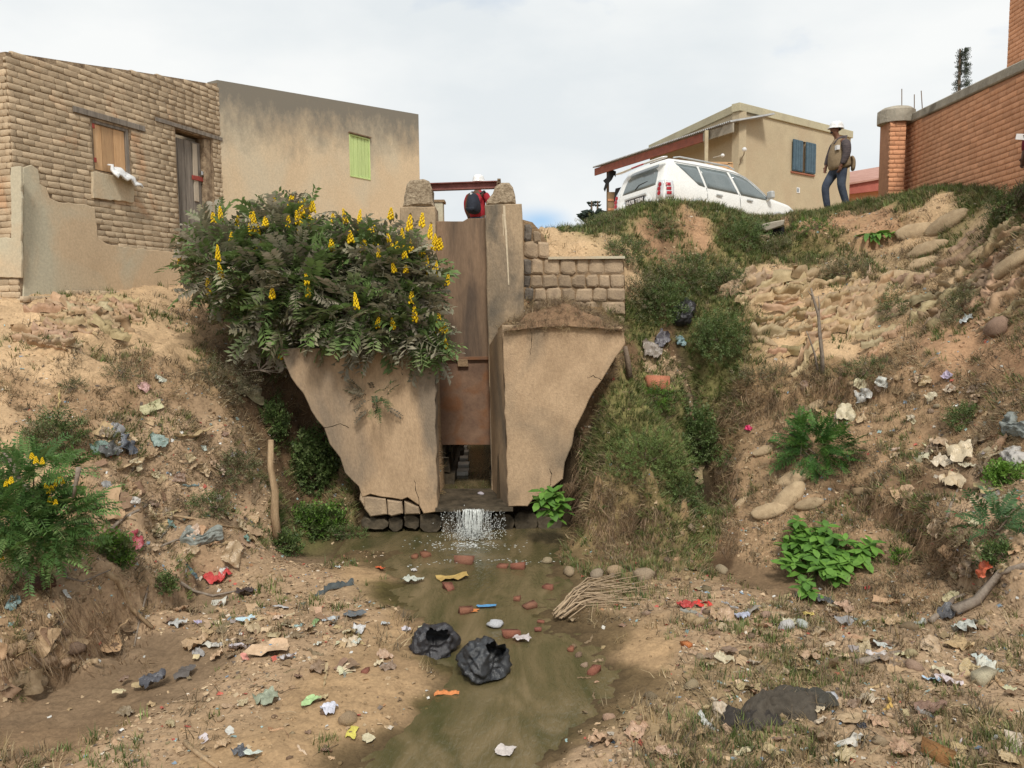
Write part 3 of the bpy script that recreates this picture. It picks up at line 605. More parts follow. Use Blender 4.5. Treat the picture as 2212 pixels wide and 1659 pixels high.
# culvert behind the gate: rough walls, roof, far portal
cu = empty('culvert', (-.66, 12.6, -2.8), 'dark stone culvert behind the raised gate with pale blocks added as its bright slit', 'culvert')
for sx_, nm in ((-1.14, 1), (-.16, -1)):
    for k in range(9):
        for r in range(3):
            x = sx_+nm*random.uniform(-.02, .05)+nm*(.09 if r == 0 else 0); yy = 12.5+k*.5; z = -2.8+r*.26
            V, F = box_vf((x, yy+.25, z+.12), .2, .48, .24); V = [v+np.array([random.uniform(-.02, .02) for _ in range(3)]) for v in V]; mk('wall_stone', V, F, m_darkstone, cu)
V, F = box_vf((-.65, 12.85, -1.92), 1.4, 1.0, .2); mk('roof_slab', V, F, m_darkstone, cu)
V, F = box_vf((-.65, 16.2, -.55), 5.6, 2.2, .1); mk('bridge_deck', [(-1.2, 15.1, .80), (-.1, 15.1, .80), (-.1, 17.2, .9), (-1.2, 17.2, .9), (-1.2, 15.1, .68), (-.1, 15.1, .68), (-.1, 17.2, .78), (-1.2, 17.2, .78)],
    [(0, 1, 2, 3), (4, 7, 6, 5), (0, 4, 5, 1), (1, 5, 6, 2), (2, 6, 7, 3), (3, 7, 4, 0)], m_cement, cu)
for x0, x1 in ((-1.3, -.93), (-.62, 0)):
    V, F = box_vf(((x0+x1)/2, 17.1, -2.35), x1-x0, .2, .9); mk('portal_wall', V, F, m_darkstone, cu)
V, F = box_vf((-.78, 17.1, -1.25), 1.3, .22, 1.3); mk('portal_wall', V, F, m_darkstone, cu)
m_pale = M('pale_slit_block', (.8, .77, .7), (.7, .66, .6), scale=8, rough=.9, world=True)  # pale blocks added to form the bright slit under the gate
for k in range(6):
    V, F = box_vf((-.064*(13.3+k*.55)-.0, 13.3+k*.55, -2.70+k*.012), .22+.03*(k % 2), .30, .07); mk('bright_slit_block', V, F, m_pale, cu)

# masonry retaining wall -------------------------------------------
rw = empty('retaining_wall', P(1240, 690, 12.55), 'low retaining wall of rough cut stone blocks right of the right pillar', 'stone wall')
YW = 12.55
slab('wall_core', Q([(1128, 474), (1150, 480), (1166, 498), (1180, 518), (1188, 558), (1347, 562), (1349, 640), (1352, 700), (1340, 730), (1128, 730)][::-1], YW+.025), [0, .4, 0], m_mortar, rw, jit=.01, sub=.1)
def blocks(rowlist):
    for v0, v1, us in rowlist:
        for i in range(len(us)-1):
            u0, u1 = us[i]+1.2, us[i+1]-1.2; j = lambda: random.uniform(-3.6, 3.6)
            w_ = u1-u0; h = v1-v0; c = min(w_, h)*.17
            L_ = [(u0+c+j(), v0+j()*.5), (u1-c+j(), v0+j()*.5), (u1+j()*.5, v0+c+j()), (u1+j()*.5, v1-c+j()), (u1-c+j(), v1+j()*.5), (u0+c+j(), v1+j()*.5), (u0+j()*.5, v1-c+j()), (u0+j()*.5, v0+c+j())]
            off = random.uniform(-.012, .022)
            f = [P(a, b, YW+off) for a, b in L_][::-1]; cen = P((u0+u1)/2+j(), (v0+v1)/2+j(), YW+off-.02)
            bkk = [p+np.array([0, .15, 0]) for p in f]
            n = 8; V = f+bkk+[cen]+[cen+(p-cen)*.72-np.array([0, .012, 0]) for p in f]
            F = [(i2, (i2+1) % n, n+(i2+1) % n, n+i2) for i2 in range(n)]+[(i2, 17+i2, 17+(i2+1) % n, (i2+1) % n) for i2 in range(n)]+[(17+i2, 16, 17+(i2+1) % n) for i2 in range(n)]
            mk('stone_block', V, F, m_darkstone2 if u1 < 1152+max(0, (v0-600)*.4) else m_stone, rw)
m_darkstone2 = M('grey_stone', (.20, .17, .14), (.11, .095, .08), scale=6, rough=.9, bump=.8, bscale=22, rnd=.2, world=True)
blocks([(486, 520, [1131, 1150]), (500, 524, [1150, 1168]), (522, 557, [1131, 1162, 1187]), (560, 592, [1131, 1148, 1174, 1210, 1243, 1272, 1305, 1346]), (594, 621, [1131, 1146, 1172, 1205, 1236, 1266, 1295, 1318, 1349]),
        (623, 650, [1131, 1154, 1180, 1214, 1244, 1280, 1312, 1350]), (652, 680, [1150, 1185, 1222, 1262, 1300, 1351]), (682, 712, [1280, 1318, 1351])])
mk('coping', *box_vf(P(1265, 558, YW+.12), 1.18, .34, .04), m_render, rw)

# ---------------------------------------------------------------- brick house on the left
A = P(48, 634, 11.0); th = math.radians(17.7); plL = Plane(A, (math.sin(th), math.cos(th)))
bh = empty('brick_house', A, 'mud brick house with patches of plaster, a boarded window and a grey plank door', 'house')
tl = [plL.hit(31, 114), plL.hit(487, 184)]
s_end = plL.hit(487, 500)[0]
topL = lambda s: tl[0][1]+(tl[1][1]-tl[0][1])*(s-tl[0][0])/(tl[1][0]-tl[0][0])+.02*math.sin(s*9)
sx0 = -.02
H_ = lambda *L_: [plL.hit(u, v) for u, v in L_]
wl = H_((197, 258), (278, 279), (196, 368), (283, 381)); wh = (wl[0][0], wl[1][0], (wl[2][1]+wl[3][1])/2, (wl[0][1]+wl[1][1])/2)
dl = H_((378, 278), (457, 301), (378, 545)); dh = (dl[0][0], dl[1][0], dl[2][1], (dl[0][1]+dl[1][1])/2)
wall = wall_mesh('wall', plL, (sx0, s_end), -.6, topL, [wh, dh], .30, m_mudwall, bh)
plast = [plL.hit(*q) for q in [(48, 640), (48, 362), (66, 356), (80, 366), (84, 398), (98, 405), (106, 428), (125, 437), (190, 444), (203, 449), (206, 480), (210, 516), (240, 530), (300, 537), (340, 541), (388, 548), (388, 640)]]
panel = [plL.hit(*q) for q in [(196, 371), (284, 387), (285, 438), (197, 428)]]
ok = lambda s, h: not inpoly(s, h, plast) and not inpoly(s, h, panel) and not (s > dh[0]-.02 and h < dh[2])
lint1 = H_((156, 232), (311, 281)); lint2 = H_((331, 254), (478, 299))
b1 = (lint1[0][0], lint1[1][0], wh[3]+.03, wh[3]+.115); b2 = (lint2[0][0]+.03, lint2[1][0], dh[3]+.02, dh[3]+.085)
bricks(plL, sx0, s_end, -.05, topL, .205, .080, ok, wall, 'mud', 1.15, m_mudbrick, proud=.010, joint=.006, holes=[(wh[0]-.02, wh[1]+.02, wh[2], wh[3]+.03), (dh[0]-.02, dh[1]+.02, dh[2], dh[3]+.02), b1, b2])
def plate(pl, poly, off, th_, m, parent, name, sub=.08, jit=.012):
    return slab(name, [pl.pt(s, h, off) for s, h in poly], -pl.n*th_, m, parent, bev=.006, jit=jit, sub=sub)
plate(plL, plast[::-1], .020, .018, m_render, bh, 'plaster')
plate(plL, panel[::-1], .045, .043, m_render, bh, 'plaster_panel')
bar(plL, b1[0], b1[1], b1[2], b1[3], .03, .12, m_dgrey, bh, 'lintel'); bar(plL, b2[0], b2[1], b2[2], b2[3], .03, .12, m_dgrey, bh, 'lintel')
# window: frame and boards
wf = bar(plL, wh[0], wh[0]+.035, wh[2], wh[3], -.01, .08, m_oldwood, bh, 'window_frame'); bar(plL, wh[1]-.06, wh[1], wh[2], wh[3], -.01, .08, m_dgrey, bh, 'window_frame')
bar(plL, wh[0]+.037, wh[1]-.062, wh[3]-.045, wh[3], -.01, .08, m_dgrey, bh, 'window_frame')
shu = bar(plL, wh[0]+.04, wh[1]-.065, wh[2]+.03, wh[3]-.07, -.07, .02, m_oldwood, bh, 'shutter')
def kidplanks(obj, *a, **k): planks(*a, parent=obj, **k)
kidplanks(shu, plL, wh[0]+.04, wh[1]-.065, wh[2]+.02, wh[3]-.048, 3, -.035, .025, [m_newwood, M('darker_new_wood', (.50, .32, .17), (.40, .24, .13), scale=4, rough=.7, stretch=(4, 4, .35), world=True), m_newwood], gap=.008)
for hz_ in (.12, .62): bar(plL, wh[0]+.02, wh[0]+.07, wh[2]+hz_, wh[2]+hz_+.07, -.005, .015, m_redpaint, shu, 'hinge')
# door
jm = bar(plL, dh[1]-.17, dh[1], dh[2], dh[3]-.0, -.03, .2, m_mudwall, bh, 'door_jamb')
dr = bar(plL, dh[0]+.01, dh[1]-.18, dh[2]+.01, dh[3]-.12, -.16, .02, m_oldwood, bh, 'door')
kidplanks(dr, plL, dh[0]+.01, dh[1]-.175, dh[2]-.03, dh[3]-.10, 4, -.12, .03, [m_dgrey], gap=.012, seg=[.9, 1, 1, 1.25], uneven=.02)
x3 = dh[0]+.01+(dh[1]-.175-dh[0]-.01)*2.9/4.15; x4 = dh[1]-.21
bar(plL, x3+.01, x4-.07, dh[2]+.95, dh[3]-.13, -.10, .018, M('pale_board', (.52, .44, .34), (.42, .35, .27), scale=5, stretch=(3, 3, .4), world=True), dr, 'patch_board')
bar(plL, x3-.05, x4+.04, dh[2]+1.32, dh[2]+1.40, -.085, .014, m_redpaint, dr, 'metal_strap'); bar(plL, x3-.02, x4+.04, dh[2]+.37, dh[2]+.45, -.085, .014, m_redpaint, dr, 'metal_strap')
bar(plL, x4-.03, x4+.05, dh[2]+1.43, dh[2]+1.50, -.06, .03, m_chrome, dr, 'padlock')
# inner dark lining behind the openings and back walls, roof
LB = 3.2
mk('room_back', [plL.pt(sx0, -.6, -1.2), plL.pt(s_end, -.6, -1.2), plL.pt(s_end, 3.0, -1.2), plL.pt(sx0, 3.0, -1.2)], [(0, 1, 2, 3)], m_mudwall, bh)
# left gable-side wall (faces left of the picture), seen at the frame's edge
d2 = -plL.n; pl2 = Plane(A-plL.d*.035+d2*3.2, -d2)         # left to right as seen from outside
top2 = lambda s: plL.hit(31, 152)[1]+0*s
w2 = wall_mesh('side_wall', pl2, (0, 3.2-.02), -.6, top2, [], .25, m_mudwall, bh)
ex = pl2.hit(4, 512), pl2.hit(30, 512)
pol2 = [pl2.hit(*q) for q in [(-260, 515), (28, 515), (28, 362), (50, 360), (50, 600), (-260, 600)]]
bricks(pl2, 0, 3.19, -.4, top2, .205, .080, lambda s, h: not inpoly(s, h, pol2), w2, 'mud', 1.15, m_mudbrick, proud=.010, joint=.006, maxn=250, vis=inframe)
plate(pl2, pol2[::-1], .034, .03, m_render, bh, 'plaster')
bk = plL.n*-3.2
rf = [plL.pt(-.25, top2(0)+.05, -.28), plL.pt(s_end, topL(s_end)-.35, -.28), plL.pt(s_end, topL(s_end)-.55, -3.4), plL.pt(-.25, top2(0)-.05, -3.4)]
mk('roof', rf+[p-np.array([0, 0, .05]) for p in rf], [(0, 1, 2, 3), (7, 6, 5, 4), (0, 4, 5, 1), (1, 5, 6, 2), (2, 6, 7, 3), (3, 7, 4, 0)], m_black, bh)
mk('back_wall', *box_vf((plL.pt(s_end/2, 1.2, -3.2)), s_end, .2, 3.2, plL.ax()), m_mudwall, bh)
# plastic draped on the sill
V = []; F = []; n_ = 9
for i in range(n_):
    for j in range(5):
        s = wh[0]+.22+i*.065; q = plL.pt(s, wh[2]+.10-j*.042-(i/8.)**2*.13+.035*math.sin(i*2.1+j*1.3)+.02*math.sin(i*4.3+j*3), .03+.17*j/4+.035*math.sin(i*1.7+j*2)); V.append(q)
for i in range(n_-1):
    for j in range(4): F.append((i*5+j, (i+1)*5+j, (i+1)*5+j+1, i*5+j+1))
o = mk('plastic_sack', V, F, m_whitep, None, True); tag(o, 'crumpled white plastic sack lying on the window sill of the mud brick house', 'plastic bag')
o.modifiers.new('s', 'SOLIDIFY').thickness = .03
# exposed foundation bricks below the plaster at the house foot
fb = empty('foundation_bricks', G(120, 655), 'exposed foundation bricks breaking out of the sand under the mud brick house', 'brick footing')
plF = Plane(plL.pt(0, -.02, .10), plL.d)
pf = [plF.hit(*q) for q in [(48, 640), (270, 624), (240, 650), (205, 668), (190, 690), (120, 690), (60, 676)]]
bricks(plF, -.1, 3, -.75, lambda s: 1, .20, .085, lambda s, h: inpoly(s, h, pf), fb, 'mud', 1.6, m_mudbrick, proud=.02, joint=.008)

# ---------------------------------------------------------------- plastered house
A3 = P(487, 600, 15.12); A3 = np.array([A3[0], A3[1], .3]); th = math.radians(32.2); plP = Plane(A3, (math.sin(th), math.cos(th)))
ph = empty('plastered_house', A3, 'flat topped plastered house with soot-dark parapet and one lime green shutter', 'house')
tp = [plP.hit(484, 175), plP.hit(905, 247)]; e3 = plP.hit(906, 350)[0]
topP = lambda s: tp[0][1]+(tp[1][1]-tp[0][1])*(s-tp[0][0])/(tp[1][0]-tp[0][0])
g = [plP.hit(*q) for q in ((753.6, 287.5), (798, 301), (754, 380), (798, 390))]; gh = (g[0][0], g[1][0], (g[2][1]+g[3][1])/2, (g[0][1]+g[1][1])/2)
def stained():
    m = M('stained_plaster', (.66, .52, .35), (.60, .465, .31), scale=1.3, rough=.94, bump=.12, bscale=24, c3=(.60, .51, .37), scale3=.7, t3=.5, world=True)
    t = m.node_tree; b = t.nodes['Principled BSDF']; cur = b.inputs['Base Color'].links[0].from_socket; lk = t.links.new
    g_ = t.nodes.new('ShaderNodeTexCoord'); sp = t.nodes.new('ShaderNodeSeparateXYZ'); lk(g_.outputs['Object'], sp.inputs[0])
    # height of soot stain relative to the sloping parapet: uses object x,y,z
    mth = t.nodes.new('ShaderNodeMath'); mth.operation = 'MULTIPLY_ADD'
    dt = t.nodes.new('ShaderNodeVectorMath'); dt.operation = 'DOT_PRODUCT'; lk(g_.outputs['Object'], dt.inputs[0]); dt.inputs[1].default_value = tuple(plP.d)
    k = (tp[1][1]-tp[0][1])/(tp[1][0]-tp[0][0]); lk(dt.outputs['Value'], mth.inputs[0]); mth.inputs[1].default_value = -k; lk(sp.outputs[2], mth.inputs[2])
    nz = t.nodes.new('ShaderNodeTexNoise'); nz.inputs['Scale'].default_value = 1.6; nz.inputs['Detail'].default_value = 8; nz.inputs['Roughness'].default_value = .75; mp_ = t.nodes.new('ShaderNodeMapping'); mp_.inputs['Scale'].default_value = (1.1, 1.1, .75); lk(g_.outputs['Object'], mp_.inputs[0]); lk(mp_.outputs[0], nz.inputs[0])
    ad = t.nodes.new('ShaderNodeMath'); ad.operation = 'MULTIPLY_ADD'; lk(nz.outputs[0], ad.inputs[0]); ad.inputs[1].default_value = 2.2; lk(mth.outputs[0], ad.inputs[2])
    mr = t.nodes.new('ShaderNodeMapRange'); t0 = tp[0][1]; mr.inputs[1].default_value = t0+1.1-1.25; mr.inputs[2].default_value = t0+1.1-.25; lk(ad.outputs[0], mr.inputs[0])
    mx_ = t.nodes.new('ShaderNodeMix'); mx_.data_type = 'RGBA'; lk(mr.outputs[0], mx_.inputs[0]); lk(cur, mx_.inputs[6]); mx_.inputs[7].default_value = (.22, .20, .165, 1); lk(mx_.outputs[2], b.inputs['Base Color'])
    return m
m_stain = stained()
wall_mesh('wall', plP, (0, e3), -.8, topP, [gh], .28, m_stain, ph)
fr = .035
bar(plP, gh[0], gh[0]+fr, gh[2], gh[3], .015, .06, m_green, ph, 'window_frame'); bar(plP, gh[1]-fr, gh[1], gh[2], gh[3], .015, .06, m_green, ph, 'window_frame')
bar(plP, gh[0]+fr+.001, gh[1]-fr-.001, gh[3]-fr, gh[3], .015, .06, m_green, ph, 'window_frame'); bar(plP, gh[0]+fr+.001, gh[1]-fr-.001, gh[2], gh[2]+fr, .015, .06, m_green, ph, 'window_frame')
bar(plP, gh[0]-.02, gh[1]+.02, gh[3]+.01, gh[3]+.04, .05, .05, m_oldwood, ph, 'lintel')
sh = bar(plP, gh[0]+fr+.004, gh[1]-fr-.004, gh[2]+fr+.004, gh[3]-fr-.004, -.03, .015, m_oldwood, ph, 'shutter')
planks(plP, gh[0]+fr+.004, gh[1]-fr-.004, gh[2]+fr+.004, gh[3]-fr-.004, 5, -.003, .022, [m_green], sh, gap=.014)
# the side and back of that house, its roof
dd = -plP.n
c0 = plP.pt(e3, 0, 0)
for nm, (a, b) in (('side_wall', (plP.pt(e3-.2, 0, -.28), plP.pt(e3-.2, 0, -4))), ('side_wall', (plP.pt(.2, 0, -.28), plP.pt(.2, 0, -4))), ('back_wall', (plP.pt(.1, 0, -4), plP.pt(e3-.1, 0, -4)))):
    zt = topP(e3)-.3+A3[2] if nm == 'side_wall' and a[0] > -3 else topP(0)-.3+A3[2]
    q = b-a; q = q/np.linalg.norm(q); V, F = box_vf((a+b)/2*[1, 1, 0]+[0, 0, (zt-.5)/2], np.linalg.norm((b-a)[:2]), .2, zt+.5, np.array([q, np.cross([0, 0, 1.], q), [0, 0, 1.]])); mk(nm, V, F, m_stain, ph)
rf = [plP.pt(0.0, topP(0)-.25, -.3), plP.pt(e3, topP(e3)-.25, -.3), plP.pt(e3, topP(e3)-.25, -4.1), plP.pt(0, topP(0)-.25, -4.1)]
mk('roof', rf+[p-np.array([0, 0, .08]) for p in rf], [(0, 1, 2, 3), (7, 6, 5, 4), (0, 4, 5, 1), (1, 5, 6, 2), (2, 6, 7, 3), (3, 7, 4, 0)], m_cement, ph)

# little brick gate post behind the left pillar
gp = empty('gate_post', P(948, 500, 14), 'short brick post standing just behind the left sluice pillar', 'post')
V, F = box_vf(P(948, 460, 14)*[1, 1, 0]+[0, 0, 1.25], .16, .3, 1.5); V = [v if v[2] < 1.5 else np.array([v[0], v[1], P(948, 438, 14)[2]]) for v in V]; mk('post_core', V, F, m_render, gp)
V, F = box_vf(P(949, 434, 14)+[0, 0, -.02], .2, .34, .04); mk('post_cap', V, F, m_mortar, gp)

# ---------------------------------------------------------------- house behind the car
C0 = P(1597, 240, 25); R1 = P(1838, 296, 29.1); L1 = P(1404, 316, 31.2); zc = C0[2]
hh = empty('roadside_house', [C0[0], C0[1], 1.3], 'beige house behind the white car with blue shutters and a long red edged porch roof', 'house')
m_beige = M('beige_plaster', (.50, .42, .285), (.44, .365, .25), scale=1.5, rough=.93, bump=.2, bscale=20, c3=(.46, .37, .25), scale3=.8, t3=.55, world=True)
m_beige2 = M('pale_parapet', (.50, .46, .32), (.42, .38, .27), scale=2, rough=.9, bump=.2, world=True)
plR = Plane([C0[0], C0[1], 0], (R1-C0)[:2]); eR = float((R1-C0)@plR.d)
plS = Plane([L1[0], L1[1], 0], (C0-L1)[:2]); eS = np.linalg.norm((C0-L1)[:2])
sw = [plR.hit(*q) for q in ((1727, 304), (1741, 307), (1729, 373), (1741, 376))]; sh_ = (sw[0][0], sw[1][0]+.0, (sw[2][1]+sw[3][1])/2, (sw[0][1]+sw[1][1])/2)
wall_mesh('wall', plR, (0, eR), .6, lambda s: zc, [sh_], .25, m_beige, hh)
wall_mesh('wall', plS, (0, eS-.004), .6, lambda s: zc, [(eS*.35, eS*.45, 1.4, 3.5)], .25, m_beige, hh)
for pl_, e_ in ((plR, eR), (plS, eS)):
    a_ = -.06; b_ = e_+.0; f = [pl_.pt(a_ if pl_ is plR else 0, zc+.003, .06), pl_.pt(b_ if pl_ is plR else e_+.0, zc+.003, .06)]
    f = [pl_.pt(0 if pl_ is plS else -.05, zc+.003, .06), pl_.pt(e_+(.05 if pl_ is plR else -.05), zc+.003, .06)]
    t_ = .24
    slab('parapet', [f[0], f[1], f[1]+[0, 0, t_], f[0]+[0, 0, t_]], -pl_.n*.3, m_beige2, hh, bev=.01)
rr_ = [C0, R1, R1+(L1-C0), L1]; rr_ = [np.array([p[0], p[1], zc+.06]) for p in rr_]; mk('roof', rr_+[p-np.array([0, 0, .05]) for p in rr_], [(0, 1, 2, 3), (7, 6, 5, 4)], m_cement, hh)
pr = Plane([R1[0], R1[1], 0], (L1-C0)[:2]); wall_mesh('back_wall', pr, (0, eS), .6, lambda s: zc, [], .2, m_beige, hh)
q1 = plR.hit(1710, 302); q2 = plR.hit(1729, 372); q3 = plR.hit(1738, 306); q4 = plR.hit(1757, 376)
for k, (a, b) in enumerate(((q1, q2), (q3, q4))):
    lv = bar(plR, a[0], b[0], sh_[2]+.02, sh_[3]-.01, .075, .03, m_blue, hh, 'shutter')
    n = 4; w_ = (b[0]-a[0])/n
    for i in range(n): bar(plR, a[0]+i*w_+.008, a[0]+(i+1)*w_-.008, sh_[2]+.05, sh_[3]-.04, .088, .012, m_blue, lv, 'board', bev=.002)
bar(plR, q1[0]-.03, q4[0]+.03, sh_[2]-.05, sh_[2], .05, .06, M('sill_red', (.38, .16, .10), (.3, .12, .08), scale=5, world=True), hh, 'window_sill')
bar(plR, sh_[0]+.02, sh_[1]-.0, sh_[2]+.05, sh_[3]-.05, -.05, .03, m_oldwood, hh, 'curtain')
p_ = plR.hit(1724, 411); bar(plR, p_[0]-.09, p_[0]+.09, p_[1]-.09, p_[1]+.09, .012, .011, m_whitep, hh, 'number_plaque', bev=.002)
for k in (-1, 1): bar(plR, p_[0]-.045+k*.03, p_[0]-.015+k*.03, p_[1]-.06, p_[1]+.06, .016, .004, m_blue, hh, 'plaque_digit', bev=0)
# porch
E1 = P(1583, 266, 24.6); E2 = P(1284, 364, 32.2); nS = plS.n
ez = (E1[2]+E2[2])/2; E1[2] = E2[2] = ez
ed = (E2-E1); el = np.linalg.norm(ed); ed = ed/el
up_ = -np.array([ed[1]*-1, ed[0], 0])
inw = np.array([-ed[1], ed[0], 0]); inw = inw if (C0-E1)@inw > 0 else -inw
pd = float((C0-E1)@inw)+.3
V = []; F = []; nco = 180
for i in range(nco+1):
    c = E1+ed*(el*i/nco); z = .028*(1 if i % 2 else -1)
    V += [c+[0, 0, z+.05]-inw*.08, c+inw*max(pd, 1.6)+[0, 0, z+.42]]
for i in range(nco): F.append((2*i, 2*i+1, 2*i+3, 2*i+2))
o = mk('porch_roof', V, F, m_zinc, hh); o.modifiers.new('s', 'SOLIDIFY').thickness = .006
gs = .24*el
def fascia(t0, t1, z0, z1, m, nm): 
    a, b = E1+ed*t0, E1+ed*t1; slab(nm, [a+[0, 0, z0], a+[0, 0, z1], b+[0, 0, z1], b+[0, 0, z0]], inw*.05, m, hh, bev=.004)
fascia(0, gs*.72, -.27, .01, m_cement, 'fascia_board'); fascia(gs*.72+.01, el, -.27, .0, M('fascia_red', (.30, .10, .065), (.2, .07, .05), scale=5, rough=.7, world=True), 'fascia_board')
c = P(1526, 293, 25.6); B = MB(); B.box((c[0], c[1], (ez+1.4)/2), .1, .1, ez-1.4); B.build('porch_post', M('cream_post', (.55, .48, .33), (.45, .38, .26), scale=5, world=True), hh)
c = P(1313, 371, 31.6); B = MB(); B.box((c[0], c[1], (ez+1.4)/2), .09, .09, ez-1.6); B.build('porch_post', m_oldwood, hh)
c = P(1321, 371, 31.6); zt_ = P(1321, 416, 31.6)[2]; B = MB(); B.box((c[0], c[1], (zt_+1.2)/2), .34, .34, zt_-1.2); B.build('brick_pier', m_redjoint if False else m_mortar, hh)
for k in range(9):
    for s_ in (0, 1): B = MB(); B.box((c[0]-.085+s_*.17, c[1]-.18, 1.3+k*(zt_-1.3)/9+.05), .155, .03, .085); B.build('brick', m_redbrick, hh)
# dark porch interior things: table, curtain panel
c = P(1556, 360, 24.3); tb = empty('wooden_bench', [c[0], c[1], 1.4], 'orange brown wooden bench rail under the porch above the car roof', 'bench')
for (u0, u1, v0, v1) in ((1529, 1583, 349, 354), (1531, 1572, 358, 363), (1572, 1584, 352, 371), (1534, 1540, 352, 372)):
    slab('rail', [P(u0, v1, 24.3), P(u1, v1+1.2, 24.3), P(u1, v0+1.2, 24.3), P(u0, v0, 24.3)], [0, .06, 0], m_newwood, tb, bev=.004)
B = MB(); a = P(1540, 341, 24.9); b = P(1560, 336, 24.9); B.tube([a, b], .02); 
lm = empty('porch_lamp', a, 'small white bulb on a bent arm under the porch', 'lamp'); B.build('arm', m_cement, lm)
def ball(name, c, r, m, parent, sc=(1, 1, 1), seg=10, rings=7):
    V = []; F = []
    for i in range(rings+1):
        for k in range(seg): a = math.pi*i/rings; b = 2*math.pi*k/seg; V.append(np.array(c)+np.array([math.sin(a)*math.cos(b)*sc[0], math.sin(a)*math.sin(b)*sc[1], math.cos(a)*sc[2]])*r)
    for i in range(rings):
        for k in range(seg): F.append((i*seg+k, (i+1)*seg+k, (i+1)*seg+(k+1) % seg, i*seg+(k+1) % seg))
    return mk(name, V, F, m, parent, True)
ball('bulb', P(1561, 336, 24.9), .06, m_whitep, lm)
l2 = empty('wall_lamp', P(1608, 323, 24.7), 'small lamp with a hanging wire at the corner of the beige house', 'lamp'); ball('bulb', P(1608, 323, 24.8), .07, m_whitep, l2); B = MB(); B.tube([P(1608, 325, 24.8), P(1607, 334, 24.85), P(1600, 345, 24.9), P(1598, 356, 24.95)], .015); B.build('wire', m_oldwood, l2)
# cloth hanging from the far post
def drape(L_, Y, m, label, cat, name='cloth', th_=.06):
    o = slab(name, [P(u, v, Y) for u, v in L_][::-1], [0, th_, 0], m, None, bev=.01, jit=.02, sub=.12); tag(o, label, cat); return o
drape([(1318, 366), (1331, 370), (1330, 382), (1327, 378), (1322, 388), (1312, 402), (1307, 414), (1304, 408), (1308, 396), (1303, 390), (1310, 384)], 31.2, m_black, 'black garment hanging from the far porch post', 'garment', 'hanging_garment')
drape([(1330, 407), (1342, 404), (1338, 412), (1332, 425), (1328, 440), (1326, 430)], 30.8, m_black, 'dark rag hanging on the brick pier beside the car', 'rag', 'hanging_rag')

# ---------------------------------------------------------------- red brick wall on the right, tall house, low red roof
A5 = P(1955, 445, 16.4); A5[2] = 1.6; B5 = P(2212, 380, 12.16); plW = Plane(A5, (B5-A5)[:2])
rw2 = empty('brick_wall', A5, 'long orange brick garden wall with grey cement coping behind the person on the bank', 'wall')
cb = [plW.hit(1953, 274), plW.hit(2212, 156)]; tz = lambda s: cb[0][1]+(cb[1][1]-cb[0][1])*s/(cb[1][0]-cb[0][0])
sW = 6.2
wl_ = wall_mesh('wall', plW, (-.14, sW), -.5, lambda s: tz(s), [], .25, m_redjoint, rw2)
bricks(plW, -.14, sW, -.12, lambda s: tz(s)+.0, .235, .078, lambda s, h: True, wl_, 'red', .35, m_redbrick, proud=.007, joint=.010, vis=inframe, jitter=.4)
ct = [plW.hit(1975, 240, .05), plW.hit(2212, 130, .05)]; 
f = [plW.pt(-.1, tz(-.1)+.003, .05), plW.pt(sW, tz(sW)+.003, .05), plW.pt(sW, tz(sW)+.17, .05), plW.pt(-.1, tz(-.1)+.17, .05)]
slab('coping', f, -plW.n*.36, m_cement, rw2, bev=.02)
sp = empty('brick_pillar', P(1937, 445, 16.4), 'brick corner pillar with domed cement cap at the near end of the orange wall', 'pillar')
plC = Plane([P(1919, 400, 16.15)[0], 16.15, A5[2]], (1, -.06)); eC = plC.hit(1953, 400)[0]; zt5 = plC.hit(1935, 262)[1]
pw = wall_mesh('shaft', plC, (0, eC), -.5, lambda s: zt5, [], .5, m_redjoint, sp)
bricks(plC, .0, eC, -.12, lambda s: zt5, .2, .078, lambda s, h: True, pw, 'red', .35, m_redbrick, proud=.007, joint=.010, jitter=.4)
# domed cap
c = (plC.pt(0, zt5, 0)+plC.pt(eC+.12, zt5, -.5))/2; V = []; F = []; seg = 14
for i, (r, z) in enumerate(((.33, 0), (.33, .14), (.325, .24), (.26, .30), (.12, .335), (0.01, .34))):
    for k in range(seg):
        an = 2*math.pi*(k+.5)/seg; V.append(c+[r*1.02*math.cos(an)*(1.08 if i < 3 else 1), r*math.sin(an), z])
for i in range(5):
    for k in range(seg): F.append((i*seg+k, i*seg+(k+1) % seg, (i+1)*seg+(k+1) % seg, (i+1)*seg+k))
F.append(tuple(range(seg))[::-1]); mk('cap', V, F, m_cement, sp)
for (u, v0, v1, du) in ((1948, 192, 224, 0), (1975, 204, 226, 0), (1990, 196, 230, 5)):
    B = MB(); B.tube([P(u+du*.6, v1+14, 16.3), P(u, v0, 16.3)], .009, 5); B.build('rebar', m_oldwood, sp)
# glass shards on the coping: joined small pieces
B = MB()
for i in range(70):
    s = random.uniform(.5, sW); c = plW.pt(s, tz(s)+.17, -.13+random.uniform(-.08, .08)); a = random.uniform(0, 6.28); h = random.uniform(.03, .07); dx = np.array([math.cos(a)*.02, math.sin(a)*.02, 0])
    B.add([c-dx-[0, 0, .02], c+dx-[0, 0, .02], c+[0, 0, h], c+[.004, .004, -.02]], [(0, 1, 2), (1, 3, 2), (3, 0, 2)])
o = B.build('glass_shards', m_zinc, rw2); tag(o, kind='stuff')
